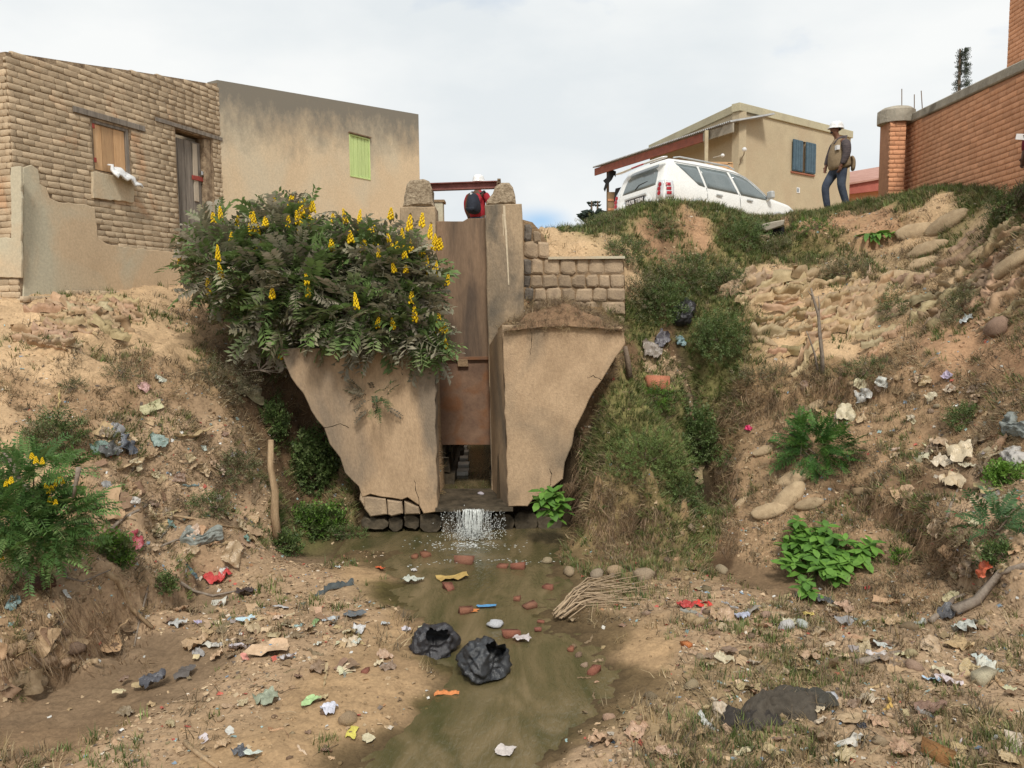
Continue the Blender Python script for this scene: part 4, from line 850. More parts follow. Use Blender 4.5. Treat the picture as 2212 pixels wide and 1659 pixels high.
# tall brick house
A6 = P(2173, 200, 17.0); plT = Plane([A6[0], 17.0, 1.8], plW.d[:2])
th6 = empty('tall_brick_house', [A6[0], 17.0, 1.8], 'tall orange brick building rising behind the garden wall', 'house')
h6 = lambda s: 5.6; w6 = wall_mesh('wall', plT, (0, 4), -.3, h6, [], .3, m_redjoint, th6)
bricks(plT, 0, 4, 1.9, h6, .235, .078, lambda s, h: s < 1.2, w6, 'red', .35, m_redbrick, proud=.007, joint=.010, vis=inframe, jitter=.4)
wall_mesh('side_wall', Plane(plT.pt(0, 0, -4), plT.n), (0, 4-.31), -.3, h6, [], .3, m_redjoint, th6)
V, F = box_vf(plT.pt(2, 5.65, -2), 4.3, 4.3, .1, plT.ax()); mk('roof', V, F, m_cement, th6)
# low red roofed shed
lr = empty('red_shed', P(1880, 440, 30), 'low orange shed with a dull red sheet roof between the beige house and brick wall', 'shed')
a, b = P(1830, 400, 30), P(1960, 388, 30)
slab('wall', [P(1830, 470, 30), P(1965, 470, 30), P(1965, 395, 30), P(1830, 408, 30)], [0, .3, 0], m_redbrick, lr)
slab('fascia', [P(1826, 420, 29.6), P(1968, 404, 29.6), P(1968, 372, 29.6), P(1826, 397, 29.6)], [0, .1, 0], M('oxide_roof', (.40, .13, .10), (.33, .10, .08), scale=3, world=True), lr)
a, b, c, d = P(1824, 397, 29.5), P(1970, 372, 29.5), P(1970, 348, 33), P(1824, 373, 33)
mk('roof', [a, b, c, d, a-[0, 0, .06], b-[0, 0, .06], c-[0, 0, .06], d-[0, 0, .06]], [(0, 1, 2, 3), (7, 6, 5, 4), (0, 4, 5, 1), (3, 2, 6, 7)], M('faded_roof', (.46, .27, .22), (.38, .21, .17), scale=3, world=True), lr)
# concrete drain slab in the bank
dp = P(1668, 496, 15.0); ds = empty('drain_slab', dp-[0, 0, .5], 'thick concrete slab over a dark drain hole in the bank below the car', 'concrete slab')
slab('slab', [P(1646, 484, 14.75), P(1696, 474, 14.75), P(1694, 486, 14.75), P(1688, 489, 14.75), P(1655, 500, 14.75), P(1647, 494, 14.75)][::-1], [0, .9, 0], m_cement, ds, bev=.02, jit=.01, sub=.15)
mk('hole', [P(1662, 500, 14.9), P(1694, 488, 14.9), P(1697, 540, 14.9), P(1660, 545, 14.9)], [(0, 3, 2, 1)], m_black, ds)  # flat black sheet paints the darkness inside the drain
slab('support_block', [P(1646, 508, 14.8), P(1662, 504, 14.8), P(1664, 515, 14.8), P(1648, 517, 14.8)][::-1], [0, .5, 0], m_stone, ds, bev=.02)
# ---------------------------------------------------------------- the white car
def grid_mesh(name, pts, m, parent, closed=False, smooth=True, solid=0):
    """pts[i][j] grid of local points"""
    n, k = len(pts), len(pts[0]); V = [p for r in pts for p in r]; F = []
    for i in range(n-1):
        for j in range(k if closed else k-1): F.append((i*k+j, i*k+(j+1) % k, (i+1)*k+(j+1) % k, (i+1)*k+j))
    me = bpy.data.meshes.new(name); me.from_pydata([tuple(map(float, v)) for v in V], [], F)
    bm = bmesh.new(); bm.from_mesh(me); bmesh.ops.remove_doubles(bm, verts=bm.verts, dist=1e-5); bmesh.ops.recalc_face_normals(bm, faces=bm.faces); bm.to_mesh(me); bm.free()
    for p in me.polygons: p.use_smooth = smooth
    o = link(name, me, m, parent)
    if solid: md = o.modifiers.new('s', 'SOLIDIFY'); md.thickness = solid; md.offset = 0
    return o
def lmk(name, V, F, m, parent, smooth=False):
    me = bpy.data.meshes.new(name); me.from_pydata([tuple(map(float, v)) for v in V], [], F)
    for p in me.polygons: p.use_smooth = smooth
    return link(name, me, m, parent)
m_car = M('white_car_paint', (.78, .79, .77), (.75, .76, .74), scale=2, rough=.28, bump=0, spec=.5); m_car.node_tree.nodes['Principled BSDF'].inputs['Coat Weight'].default_value = .5
m_glass = M('dark_car_glass', (.16, .19, .195), (.12, .15, .155), scale=2, rough=.06, bump=0, spec=.9)
m_trim = M('black_trim', (.03, .03, .032), rough=.5, bump=0); m_silver = M('silver_trim', (.5, .52, .52), rough=.35, bump=0, spec=.5); m_tyre = M('tyre_rubber', (.025, .025, .025), rough=.85, bump=.2)
m_lampr = M('red_lamp', (.42, .015, .03), (.3, .01, .02), rough=.2, bump=0, spec=.6); m_lampw = M('clear_lamp', (.7, .72, .74), rough=.15, bump=0, spec=.6)
car = empty('parked_car', (4.974, 20.1, 1.486), 'white station wagon parked nose down on the slope behind the grassy mound', 'car')
car.rotation_euler = (math.radians(-5.49), math.radians(2.96), math.radians(32.6))
def ztop(x):
    X_ = [-2.42, -2.40, -2.36, -2.28, -2.20, -2.08, -1.95, -1.2, -.4, .1, .45, 1.15, 1.9, 2.2, 2.32, 2.36]; Z_ = [.70, 1.00, 1.14, 1.34, 1.55, 1.74, 1.79, 1.84, 1.84, 1.80, 1.68, 1.20, 1.10, .98, .80, .62]
    return float(np.interp(x, X_, Z_))
def hwid(x, z):
    b = np.interp(x, [-2.42, -2.36, -2.2, -1.9, -1, 1, 1.8, 2.15, 2.36], [.74, .82, .88, .91, .925, .925, .90, .84, .62])
    f = np.interp(z, [.3, .45, .62, .85, 1.05, 1.14, 1.3, 1.55, 1.72, 1.86], [.90, .95, .985, 1, .985, .96, .90, .81, .735, .66])
    return float(b*f)
def zbot(x):
    z = .42
    for xw in (-1.32, 1.42):
        if abs(x-xw) < .43: z = max(z, .36+math.sqrt(.43**2-(x-xw)**2))
    return z
xs = [-2.42, -2.40, -2.36, -2.32, -2.28, -2.24, -2.2, -2.14, -2.08, -2.0, -1.95]+[x for x in np.arange(-1.85, 2.2, .06)]+[2.2, 2.26, 2.32, 2.36]
pts = []
for x in xs:
    zt, zb = ztop(x), zbot(x); zb = min(zb, zt-.05); ze = max(zt-.07, zb+.02); side = [zb+(ze-zb)*t for t in (0, .12, .3, .5, .65, .8, .9, 1.0)]
    L_ = [(hwid(x, z), z) for z in side]; w_ = L_[-1][0]; top_ = [(w_-.035, zt-.022), (w_-.10, zt-.004), (w_*.5, zt+.012), (0, zt+.018)]
    half = [(w_*.0, zb)]+[(L_[0][0]*.85, zb)]+L_+top_
    pts.append([(x, -y, z) for y, z in half]+[(x, y, z) for y, z in half[-2:0:-1]])
body = grid_mesh('body', [[(xs[0]+.0, 0, .75)]*len(pts[0])]+pts+[[(xs[-1], 0, .55)]*len(pts[0])], m_car, car, closed=True)
def side_patch(name, poly, m, s=-1, off=.006, parent=None, solid=.006, nx_=10):
    """poly: lower and upper edge polylines as lists (x, z)"""
    lo, hi = poly; xs_ = np.linspace(0, 1, nx_); rows = []
    for t in np.linspace(0, 1, 5):
        r = []
        for q in xs_:
            a = np.array([np.interp(q, np.linspace(0, 1, len(lo)), [p[k] for p in lo]) for k in (0, 1)]); b = np.array([np.interp(q, np.linspace(0, 1, len(hi)), [p[k] for p in hi]) for k in (0, 1)])
            p = a*(1-t)+b*t; r.append((p[0], s*(hwid(p[0], p[1])+off), p[1]))
        rows.append(r)
    return grid_mesh(name, rows, m, parent or car, solid=solid)
for s in (-1, 1):
    side_patch('side_window', ([(-1.30, 1.19), (-1.12, 1.165)], [(-1.86, 1.66), (-1.20, 1.675)]), m_glass, s)
    side_patch('side_window', ([(-1.04, 1.155), (-.02, 1.125)], [(-1.12, 1.675), (-.20, 1.685)]), m_glass, s)
    side_patch('side_window', ([(.08, 1.12), (1.0, 1.10)], [(-.10, 1.68), (.28, 1.64), (.45, 1.57), (.75, 1.36), (1.02, 1.15)]), m_glass, s)
    side_patch('window_trim', ([(-1.88, 1.70), (-.1, 1.715), (.34, 1.665), (.62, 1.50), (1.08, 1.14)], [(-1.88, 1.715), (-.1, 1.73), (.36, 1.68), (.66, 1.51), (1.12, 1.14)]), m_silver, s, off=.012)
    for xh in (-.80, .24):
        h = side_patch('door_handle', ([(xh, 1.00), (xh+.19, .99)], [(xh, 1.035), (xh+.19, 1.03)]), m_silver, s, off=.03, solid=.02)
    for xd in (-1.08, .02): side_patch('door_gap', ([(xd, .5), (xd+.008, .5)], [(xd, 1.15), (xd+.008, 1.15)]), m_trim, s, off=.002, solid=.004, nx_=2)
    for xw in (-1.32, 1.42):
        rows = []
        for r, o_ in ((.44, .012), (.455, .028), (.49, .028), (.505, .008)):
            rows.append([(xw+r*math.cos(a), s*(hwid(xw+r*math.cos(a), .36+r*math.sin(a))+o_), .36+r*math.sin(a)) for a in np.linspace(0.05, math.pi-.05, 16)])
        grid_mesh('arch_trim', rows, m_silver, car)
        V = []; F = []; sg = 20
        for yy, r in ((s*.66, .33), (s*.68, .36), (s*.86, .36), (s*.885, .33), (s*.885, .24)):
            for k in range(sg): V.append((xw+r*math.cos(2*math.pi*k/sg), yy, .36+r*math.sin(2*math.pi*k/sg)))
        for i in range(4):
            for k in range(sg): F.append((i*sg+k, i*sg+(k+1) % sg, (i+1)*sg+(k+1) % sg, (i+1)*sg+k))
        wh_ = lmk('wheel', V, F, m_tyre, car, True)
        V = [(xw, s*.87, .36)]+[(xw+.24*math.cos(2*math.pi*k/20), s*.88, .36+.24*math.sin(2*math.pi*k/20)) for k in range(20)]
        lmk('rim', V, [(0, 1+k, 1+(k+1) % 20) for k in range(20)], m_silver, wh_)
    side_patch('rear_lamp', ([(-2.34, .80), (-2.12, .80)], [(-2.26, 1.20), (-2.10, 1.20)]), m_lampw, s, off=.012, nx_=4)
    for zc in (.90, 1.0, 1.1):
        side_patch('lamp_lens', ([(-2.31, zc-.035), (-2.2, zc-.035)], [(-2.30, zc+.035), (-2.19, zc+.035)]), m_lampr, s, off=.024, nx_=4)
    # mirror
    V, F = box_vf((.98, s*1.03, 1.2), .12, .18, .19); mo = lmk('wing_mirror', [(v[0]*1-.02*(v[2]-1.2), v[1], v[2]) for v in V], F, m_silver, car); mo.modifiers.new('b', 'BEVEL').width = .04; mo.modifiers['b'].segments = 3
    B = MB(); B.tube([(.99, s*.9, 1.1), (.99, s*.99, 1.13)], .03); lmk('mirror_arm', B.V, B.F, m_car, car)
def xrear(z): return float(np.interp(z, [.45, .70, 1.00, 1.14, 1.34, 1.55, 1.74], [-2.42, -2.42, -2.40, -2.36, -2.28, -2.20, -2.08]))
rows = []
for z in np.linspace(1.13, 1.66, 7):
    rows.append([(xrear(z)-.012+.05*abs(y)**4+(.10 if abs(y) > .93 else 0), y*(hwid(xrear(z)+.06, z)-.02), z) for y in np.linspace(-1, 1, 15)])
grid_mesh('rear_window', rows, m_glass, car, solid=.006)
# rear wrap of lamps
for s in (-1, 1):
    rows = [[(xrear(z)-.014+.01*k, s*(.66+.055*k), z) for k in range(4)] for z in np.linspace(.80, 1.2, 6)]; lw = grid_mesh('rear_lamp', rows, m_lampw, car, solid=.02)
    for zc in (.90, 1.0, 1.1):
        V = [(xrear(zc)-.035, s*.745, zc)]+[(xrear(zc)-.03, s*.745+.055*math.cos(a), zc+.05*math.sin(a)) for a in np.linspace(0, 2*math.pi, 13)[:-1]]
        lmk('lamp_lens', V, [(0, 1+k, 1+(k+1) % 12) for k in range(12)], m_lampr, lw)
rows = [[(-2.20-.16*t, y*.80, 1.735-.035*t+.02*(1-abs(y))) for t in (0, .5, 1)] for y in np.linspace(-1, 1, 9)]; sp_ = grid_mesh('roof_spoiler', rows, m_car, car, solid=.035)
V, F = box_vf((-2.365, 0.02, 1.70), .03, .4, .025); lmk('brake_light', V, F, m_lampr, sp_)
V, F = box_vf((-2.44, 0, .60), .10, 1.62, .22); bo = lmk('bumper', V, F, m_car, car); bo.modifiers.new('b', 'BEVEL').width = .04
V, F = box_vf((-2.425, .05, .98), .03, .75, .055); bo = lmk('tailgate_grip', V, F, m_silver, car); bo.modifiers.new('b', 'BEVEL').width = .012
pl_ = lmk('number_plate', *box_vf((-2.44, .05, .87), .02, .62, .15), m_trim, car)
tx = bpy.data.curves.new('plate_text', 'FONT'); tx.body = '8478 TBM'; tx.size = .135; tx.extrude = .002; tx.align_x = 'CENTER'; tx.align_y = 'CENTER'; tx.offset = .003
to = bpy.data.objects.new('plate_text_curve', tx); COL.objects.link(to)
dg = bpy.context.evaluated_depsgraph_get(); tme = bpy.data.meshes.new_from_object(to.evaluated_get(dg)); bpy.data.objects.remove(to)
t_ = link('plate_lettering', tme, m_whitep, pl_); t_.matrix_basis = Matrix(((0, 0, -1, -2.452), (-1, 0, 0, .05), (0, 1, 0, .87), (0, 0, 0, 1)))
B = MB(); B.tube([(-2.385, .1, 1.16), (-2.33, .02, 1.26), (-2.31, -.25, 1.29)], .012); lmk('rear_wiper', B.V, B.F, m_trim, car)
for s in (-1, 1):
    B = MB(); B.tube([(-1.8, s*.58, 1.83), (-1.6, s*.58, 1.875), (0, s*.58, 1.885), (.2, s*.58, 1.83)], .018); lmk('roof_rail', B.V, B.F, m_redpaint if False else m_silver, car)
rows = [[(x, y*(hwid(x, z)-.1), z+.02) for y in np.linspace(-1, 1, 9)] for x, z in ((.50, 1.66), (.7, 1.52), (.9, 1.385), (1.12, 1.235))]; grid_mesh('windscreen', rows, m_glass, car, solid=.006)

# ---------------------------------------------------------------- people
def skin(name, joints, bones, m, parent, sub=2):
    V = [j[0] for j in joints]; me = bpy.data.meshes.new(name); me.from_pydata([tuple(map(float, v)) for v in V], bones, [])
    o = link(name, me, m, parent); md = o.modifiers.new('skin', 'SKIN'); md.use_smooth_shade = True
    for i, j in enumerate(joints):
        r = j[1] if hasattr(j[1], '__len__') else (j[1], j[1]); me.skin_vertices[0].data[i].radius = r
    me.skin_vertices[0].data[0].use_root = True
    o.modifiers.new('sub', 'SUBSURF').levels = sub; o.modifiers['sub'].render_levels = sub
    return o
m_skin = M('brown_skin', (.20, .10, .065), (.17, .085, .055), scale=8, rough=.55, bump=.05)
m_skinl = M('dark_skin', (.13, .07, .045), rough=.55, bump=.05)
def chain(J, Bn, pts, start=None):
    k = start
    for p, r in pts:
        J.append((p, r)); i = len(J)-1
        if k is not None: Bn.append((k, i))
        k = i
    return k
def body(name, parent, pose, m):
    """pose: dict of joint positions in metres, x forward, y left"""
    J = []; Bn = []; p = pose
    a = chain(J, Bn, [(p['pelvis'], (.14, .11))]); c = chain(J, Bn, [(p['waist'], (.13, .10)), (p['chest'], (.155, .11)), (p['neckbase'], (.07, .07)), (p['neck'], .055), (p['jaw'], (.068, .075)), (p['head'], (.082, .10)), (p['crown'], (.07, .085))], a)
    nose = len(J)-2; J.append((p['nose'], .016)); Bn.append((nose, len(J)-1))
    for s in ('l', 'r'):
        e = chain(J, Bn, [(p['sh'+s], .06), (p['el'+s], .045), (p['wr'+s], .03), (p['pa'+s], (.04, .02))], 2)
        w0, p0 = np.array(p['wr'+s]), np.array(p['pa'+s]); d = (p0-w0)/np.linalg.norm(p0-w0); sd_ = np.array([1., 0, 0]) if abs(d[0]) < .8 else np.array([0, 0, 1.]); sd_ = sd_-d*(sd_@d); sd_ /= np.linalg.norm(sd_); cu_ = np.cross(d, sd_)*(1 if s == 'l' else -1)
        for k, ln in enumerate((.07, .078, .072, .058)):
            b = p0+sd_*(.026-.017*k); chain(J, Bn, [(b+d*ln*.55, .0085), (b+d*ln*.9+cu_*.015, .008), (b+d*ln*1.05+cu_*.035, .006)], e)
        chain(J, Bn, [(w0+d*.03+sd_*.035, .011), (w0+d*.065+sd_*.05+cu_*.01, .009)], e)
        chain(J, Bn, [(p['hi'+s], .085), (p['kn'+s], .058), (p['an'+s], .038), (p['to'+s], (.035, .03))], a)
    return skin(name, J, Bn, m, parent)
def clothes(name, parent, pts_bones, m, sub=2):
    J, Bn = [], []
    for ch, st in pts_bones: chain(J, Bn, ch, st)
    return skin(name, J, Bn, m, parent, sub)
def helmet(parent, c, m, tilt=0):
    V = []; F = []; sg = 16
    for i, (r, z) in enumerate(((.146, -.014), (.144, -.002), (.128, .008), (.124, .05), (.108, .095), (.07, .128), (.0, .14))):
        for k in range(sg):
            a = 2*math.pi*k/sg; fx = 1.12 if i > 1 else 1.05; V.append((c[0]+r*fx*math.cos(a)+(.03 if i < 2 and math.cos(a) > .5 else 0), c[1]+r*.92*math.sin(a), c[2]+z))
    for i in range(6):
        for k in range(sg): F.append((i*sg+k, i*sg+(k+1) % sg, (i+1)*sg+(k+1) % sg, (i+1)*sg+k))
    return lmk('helmet', V, F, m, parent, True)
m_helm = M('white_helmet', (.85, .85, .84), rough=.3, bump=0, spec=.5)
m_khaki = M('khaki_cloth', (.30, .225, .14), (.23, .17, .105), scale=7, rough=.9, bump=.4, bscale=20); m_grey = M('grey_knit', (.115, .095, .095), (.06, .05, .055), scale=22, rough=.95, bump=.5, bscale=30, stretch=(.5, .5, 2.2))
m_jeans = M('blue_jeans', (.07, .085, .115), (.04, .05, .075), scale=8, rough=.9, bump=.3, bscale=26); m_redc = M('red_jacket', (.40, .03, .04), (.28, .02, .03), scale=6, rough=.8, bump=.2)
m_hair = M('black_hair', (.012, .011, .010), rough=.8, bump=.4); m_navy = M('navy_bag', (.03, .035, .05), (.02, .022, .03), scale=6, rough=.75, bump=.3)
# person standing on the bank, seen from his left side, looking to the picture's left
g1 = P(1806, 452, 16.2); z1 = hz(g1[:2])[0]
ht = P(1798, 263, 16.2)[2]-z1; print('person1 height', ht)
pe = empty('person', (g1[0], g1[1], z1), 'person in white helmet, black mask, khaki vest and jeans standing on the grassy bank', 'person', rz=math.pi+.12)
kz = ht/1.82
pe.scale = (kz, kz, kz)
po = dict(pelvis=(-.04, 0, .95), waist=(-.02, 0, 1.08), chest=(-.02, 0, 1.33), neckbase=(.0, 0, 1.49), neck=(.03, 0, 1.54), jaw=(.075, 0, 1.60), head=(.07, 0, 1.67), crown=(.05, 0, 1.73), nose=(.175, 0, 1.645),
  shl=(-.05, .19, 1.42), ell=(-.05, .25, 1.14), wrl=(.04, .24, .92), pal=(.06, .22, .84), shr=(-.02, -.19, 1.42), elr=(.05, -.24, 1.15), wrr=(.14, -.2, .95), par=(.17, -.17, .87),
  hil=(-.05, .10, .90), knl=(-.02, .13, .50), anl=(-.17, .13, .09), tol=(-.02, .14, .05), hir=(-.02, -.10, .90), knr=(.21, -.10, .53), anr=(.13, -.1, .09), tor=(.27, -.1, .05))
body('body', pe, po, m_skin)
clothes('trousers', pe, [([((-.04, 0, .98), (.165, .14)), ((-.04, 0, .90), (.16, .14))], None), ([((-.05, .10, .82), .115), ((-.03, .125, .52), .085), ((-.10, .13, .30), .075), ((-.17, .13, .10), .07)], 1), ([((.03, -.10, .80), .11), ((.20, -.10, .53), .085), ((.17, -.10, .30), .075), ((.13, -.1, .10), .07)], 1)], m_jeans)
clothes('vest', pe, [([((-.09, 0, .84), (.26, .26)), ((-.06, 0, .98), (.25, .26)), ((-.02, 0, 1.15), (.23, .225)), ((-.03, 0, 1.32), (.21, .18)), ((-.01, 0, 1.43), (.15, .12)), ((.0, 0, 1.50), (.085, .08))], None)], m_khaki)
clothes('hood', pe, [([((-.13, 0, 1.44), .075), ((-.07, .06, 1.50), .05), ((.04, .08, 1.46), .022), ((.12, .06, 1.36), .018)], None), ([((-.07, -.06, 1.50), .05), ((.04, -.08, 1.46), .022)], 0)], m_grey)
for s, L_ in (('l', [((-.05, .16, 1.43), .10), ((-.055, .245, 1.30), .10), ((-.05, .28, 1.14), .088), ((.0, .26, 1.0), .065), ((.04, .245, .92), .052)]), ('r', [((-.02, -.16, 1.43), .085), ((.05, -.25, 1.15), .072), ((.13, -.21, .96), .055)])):
    clothes('sleeve', pe, [(L_, None)], m_grey)
clothes('vest_flap', pe, [([((-.20, .17, 1.12), (.05, .03)), ((-.25, .19, 1.04), (.11, .04)), ((-.24, .19, .90), (.12, .05)), ((-.23, .18, .80), (.10, .04))], None)], m_khaki)
clothes('face_mask', pe, [([((.125, 0, 1.585), (.05, .062)), ((.135, 0, 1.62), (.04, .055))], None)], m_black, 2)
clothes('hair', pe, [([((.0, 0, 1.62), (.06, .075)), ((.015, 0, 1.70), (.085, .10))], None)], m_hair)
lmk('badge', *box_vf((.10, .17, 1.27), .06, .09, .09), m_whitep, pe)
for L_ in ([((-.19, .13, .04), (.05, .045)), ((-.08, .13, .045), (.05, .045)), ((.03, .14, .035), (.045, .03))], [((.10, -.1, .04), (.05, .045)), ((.2, -.1, .045), (.05, .045)), ((.31, -.1, .035), (.045, .03))]): clothes('shoe', pe, [(L_, None)], m_trim)
helmet(pe, (.035, 0, 1.695), m_helm)
# person behind the beam, back towards us
Y2 = 15.6; hp_ = P(1032, 376, Y2); z2 = .9
p2 = empty('person', (hp_[0], hp_[1], z2), 'person in white helmet and red jacket standing behind the sluice beam', 'person', rz=math.radians(62))
k2 = (hp_[2]-z2)/1.83; p2.scale = (k2, k2, k2)
po2 = dict(po, hil=(-.02, .10, .90), knl=(.0, .12, .5), anl=(-.03, .12, .09), tol=(.1, .13, .05), hir=(-.02, -.1, .9), knr=(.0, -.12, .5), anr=(-.03, -.12, .09), tor=(.1, -.13, .05))
body('body', p2, po2, m_skinl)
clothes('trousers', p2, [([((-.04, 0, .98), (.165, .14)), ((-.04, 0, .90), (.16, .14))], None), ([((-.03, .10, .82), .11), ((0, .12, .52), .085), ((-.03, .12, .10), .07)], 1), ([((-.03, -.10, .82), .11), ((0, -.12, .52), .085), ((-.03, -.12, .10), .07)], 1)], m_jeans)
clothes('jacket', p2, [([((-.05, 0, .88), (.20, .16)), ((-.02, 0, 1.1), (.18, .15)), ((-.03, 0, 1.32), (.19, .145)), ((0, 0, 1.44), (.14, .11)), ((.01, 0, 1.52), (.07, .07))], None)], m_redc)
for s in (1, -1): clothes('sleeve', p2, [([((-.03, s*.17, 1.43), .075), ((-.02, s*.26, 1.28), .075), ((.0, s*.27, 1.12), .065), ((.08, s*.24, .95), .05)], None)], m_redc)
clothes('hair', p2, [([((.0, 0, 1.62), (.06, .075)), ((.015, 0, 1.70), (.085, .10))], None)], m_hair); helmet(p2, (.035, 0, 1.69), m_helm)
bpk = P(1023, 440, Y2-.28); bag = empty('backpack', bpk+[0, 0, -.27], 'dark navy backpack worn by the person behind the sluice beam', 'backpack', rz=math.radians(62))
clothes('bag_body', bag, [([((0, 0, .06), (.17, .13)), ((0, 0, .22), (.185, .15)), ((.0, 0, .38), (.15, .10)), ((.02, 0, .47), (.09, .06))], None)], m_navy)
clothes('bag_pocket', bag, [([((-.12, 0, .10), (.12, .05)), ((-.13, 0, .22), (.12, .05))], None)], m_navy); lmk('bag_tag', *box_vf((-.05, -.0, .44), .10, .03, .05), m_whitep, bag)
for s in (1, -1): clothes('strap', bag, [([((.05, s*.12, .45), .02), ((.18, s*.13, .52), .02), ((.3, s*.12, .42), .02)], None)], m_trim)
# person at the right edge of the frame
w3 = P(2201, 297, 11.2); g3 = np.array([w3[0]+.28, 11.2, 0]); g3[2] = hz(g3[:2])[0]
p3 = empty('person', g3, 'person in dark red sleeve at the right frame edge holding a pale paper', 'person', rz=math.pi)
hd = (w3[2]-g3[2]); k3 = 1.0; 
po3 = dict(po2, ell=(.02, .24, 1.15), wrl=(.17, .22, hd+.04), pal=(.25, .20, hd+.0), elr=(.0, -.25, 1.15), wrr=(.05, -.25, .9), par=(.06, -.25, .82))
body('body', p3, po3, m_skinl)
clothes('trousers', p3, [([((-.04, 0, .98), (.165, .14)), ((-.04, 0, .90), (.16, .14))], None), ([((-.03, .10, .82), .11), ((0, .12, .52), .085), ((-.03, .12, .10), .07)], 1), ([((-.03, -.10, .82), .11), ((0, -.12, .52), .085), ((-.03, -.12, .10), .07)], 1)], m_jeans)
m_maroon = M('maroon_cloth', (.17, .02, .03), (.12, .015, .02), scale=6, rough=.85, bump=.2)
clothes('shirt', p3, [([((-.05, 0, .88), (.19, .15)), ((-.02, 0, 1.1), (.18, .14)), ((-.03, 0, 1.32), (.19, .14)), ((0, 0, 1.44), (.14, .11)), ((.01, 0, 1.52), (.07, .07))], None)], m_maroon)
clothes('sleeve', p3, [([((-.03, .17, 1.43), .075), ((.0, .25, 1.17), .06), ((.15, .225, hd+.08), .045)], None)], m_maroon)
clothes('sleeve', p3, [([((-.03, -.17, 1.43), .075), ((.0, -.27, 1.16), .06), ((.04, -.25, .96), .045)], None)], m_maroon)
clothes('hair', p3, [([((.0, 0, 1.62), (.06, .075)), ((.015, 0, 1.70), (.085, .10))], None)], m_hair)
pp = slab('paper', [w3+[-.06, -.03, -.03], w3+[.12, -.03, -.045], w3+[.13, -.03, .04], w3+[-.05, -.03, .045]], [0, .012, 0], m_whitep, None); tag(pp, 'pale sheet held out by the person at the right edge of the frame', 'paper')
# ---------------------------------------------------------------- scattered ground cover
def rotz(a): c, s = np.cos(a), np.sin(a); z = np.zeros_like(a); o = np.ones_like(a); return np.stack([np.stack([c, -s, z], -1), np.stack([s, c, z], -1), np.stack([z, z, o], -1)], -2)
def frames(n, a):
    """rotation matrices with local z along n and spin a"""
    n = n/np.linalg.norm(n, axis=1)[:, None]; t = np.stack([np.cos(a), np.sin(a), np.zeros_like(a)], 1); t = t-n*(t*n).sum(1)[:, None]; t /= np.linalg.norm(t, axis=1)[:, None]+1e-9
    return np.stack([t, np.cross(n, t), n], -1)
def join_inst(name, temps, pos, R, sc, col, m, parent=None, origin=None, kind='stuff', smooth=False, seed=0):
    r = np.random.RandomState(seed); ti = r.randint(len(temps), size=len(pos)); V = []; F = []; Cc = []; n = 0
    sc = np.asarray(sc); sc = np.repeat(sc[:, None], 3, 1) if sc.ndim == 1 else sc
    off = np.zeros(3) if origin is None and parent is None else (wloc(parent) if parent is not None else np.array(origin))
    for k, (tv, tf) in enumerate(temps):
        ix = np.nonzero(ti == k)[0]
        if not len(ix): continue
        v = tv[None]*sc[ix][:, None, :]; v = np.einsum('nij,nkj->nki', R[ix], v)+pos[ix][:, None, :]-off
        V.append(v.reshape(-1, 3)); F.append((tf[None]+(np.arange(len(ix))*len(tv))[:, None, None]+n).reshape(-1, tf.shape[1])); Cc.append(np.repeat(col[ix], len(tv), 0)); n += len(ix)*len(tv)
    me = np_mesh(name, np.concatenate(V), np.concatenate(F), smooth=smooth, colors=np.concatenate(Cc)); o = link(name, me, m, parent)
    if parent is None and origin is not None: o.location = Vector([float(x) for x in origin])
    if kind: o['kind'] = kind
    return o
def surf_points(n, dens, seed, ylo=4.7, yhi=16.4, xlo=-7.6, xhi=8.2, margin=60):
    r = np.random.RandomState(seed); out = []
    got = 0
    for _ in range(60):
        X = np.c_[r.uniform(xlo, xhi, 30000), r.uniform(ylo, yhi, 30000)]
        z = hz(X); P3 = np.c_[X, z]; d = P3@Fv; u = 1106+FPX*(P3@Rv)/d; v = 829.5-FPX*(P3@Uv)/d
        keep = (d > 1) & (u > -margin) & (u < 2212+margin) & (v > 300) & (v < 1659+margin)
        keep &= ~((X[:, 0] > -2.2) & (X[:, 0] < .95) & (X[:, 1] > 10.7) & (X[:, 1] < 11.5))
        X, P3 = X[keep], P3[keep]; a = attrs(X); nn_ = hn(X); p = dens(a, P3, X)*np.minimum(1/np.maximum(nn_[:, 2], .2), 3.5)/3.0
        k = r.rand(len(X)) < p; out.append((P3[k], nn_[k], a[k])); got += k.sum()
        if got >= n: break
    P3 = np.concatenate([o[0] for o in out])[:n]; Nn = np.concatenate([o[1] for o in out])[:n]; A_2 = np.concatenate([o[2] for o in out])[:n]
    return P3, Nn, A_2
wet = lambda P3: P3[:, 2] < -3.10
def blade_tuft(nb, h, spread, lean, w_, seed, seg=2):
    r = np.random.RandomState(seed); V = []; F = []
    for i in range(nb):
        a = r.uniform(0, 6.28); rr = r.uniform(0, spread); b = np.array([math.cos(a)*rr, math.sin(a)*rr, 0]); la = r.uniform(0, 6.28); L_ = h*r.uniform(.5, 1.15); le = lean*r.uniform(.3, 1.2)
        s = np.array([-math.sin(la), math.cos(la), 0])*w_; n0 = len(V)
        for k in range(seg+1):
            t = k/seg; c = b+np.array([math.cos(la), math.sin(la), 0])*le*L_*t*t+np.array([0, 0, L_*t*(1-.3*le*t)]); ww = (1-t)*1.0+.06
            V += [c-s*ww, c+s*ww]
        for k in range(seg): F.append((n0+2*k, n0+2*k+1, n0+2*k+3, n0+2*k+2))
    return np.array(V), np.array(F)
m_grass = leafmat('grass_blades', (1.1, 1.1, 1.1), (.7, .7, .7), scale=4, attr=True)
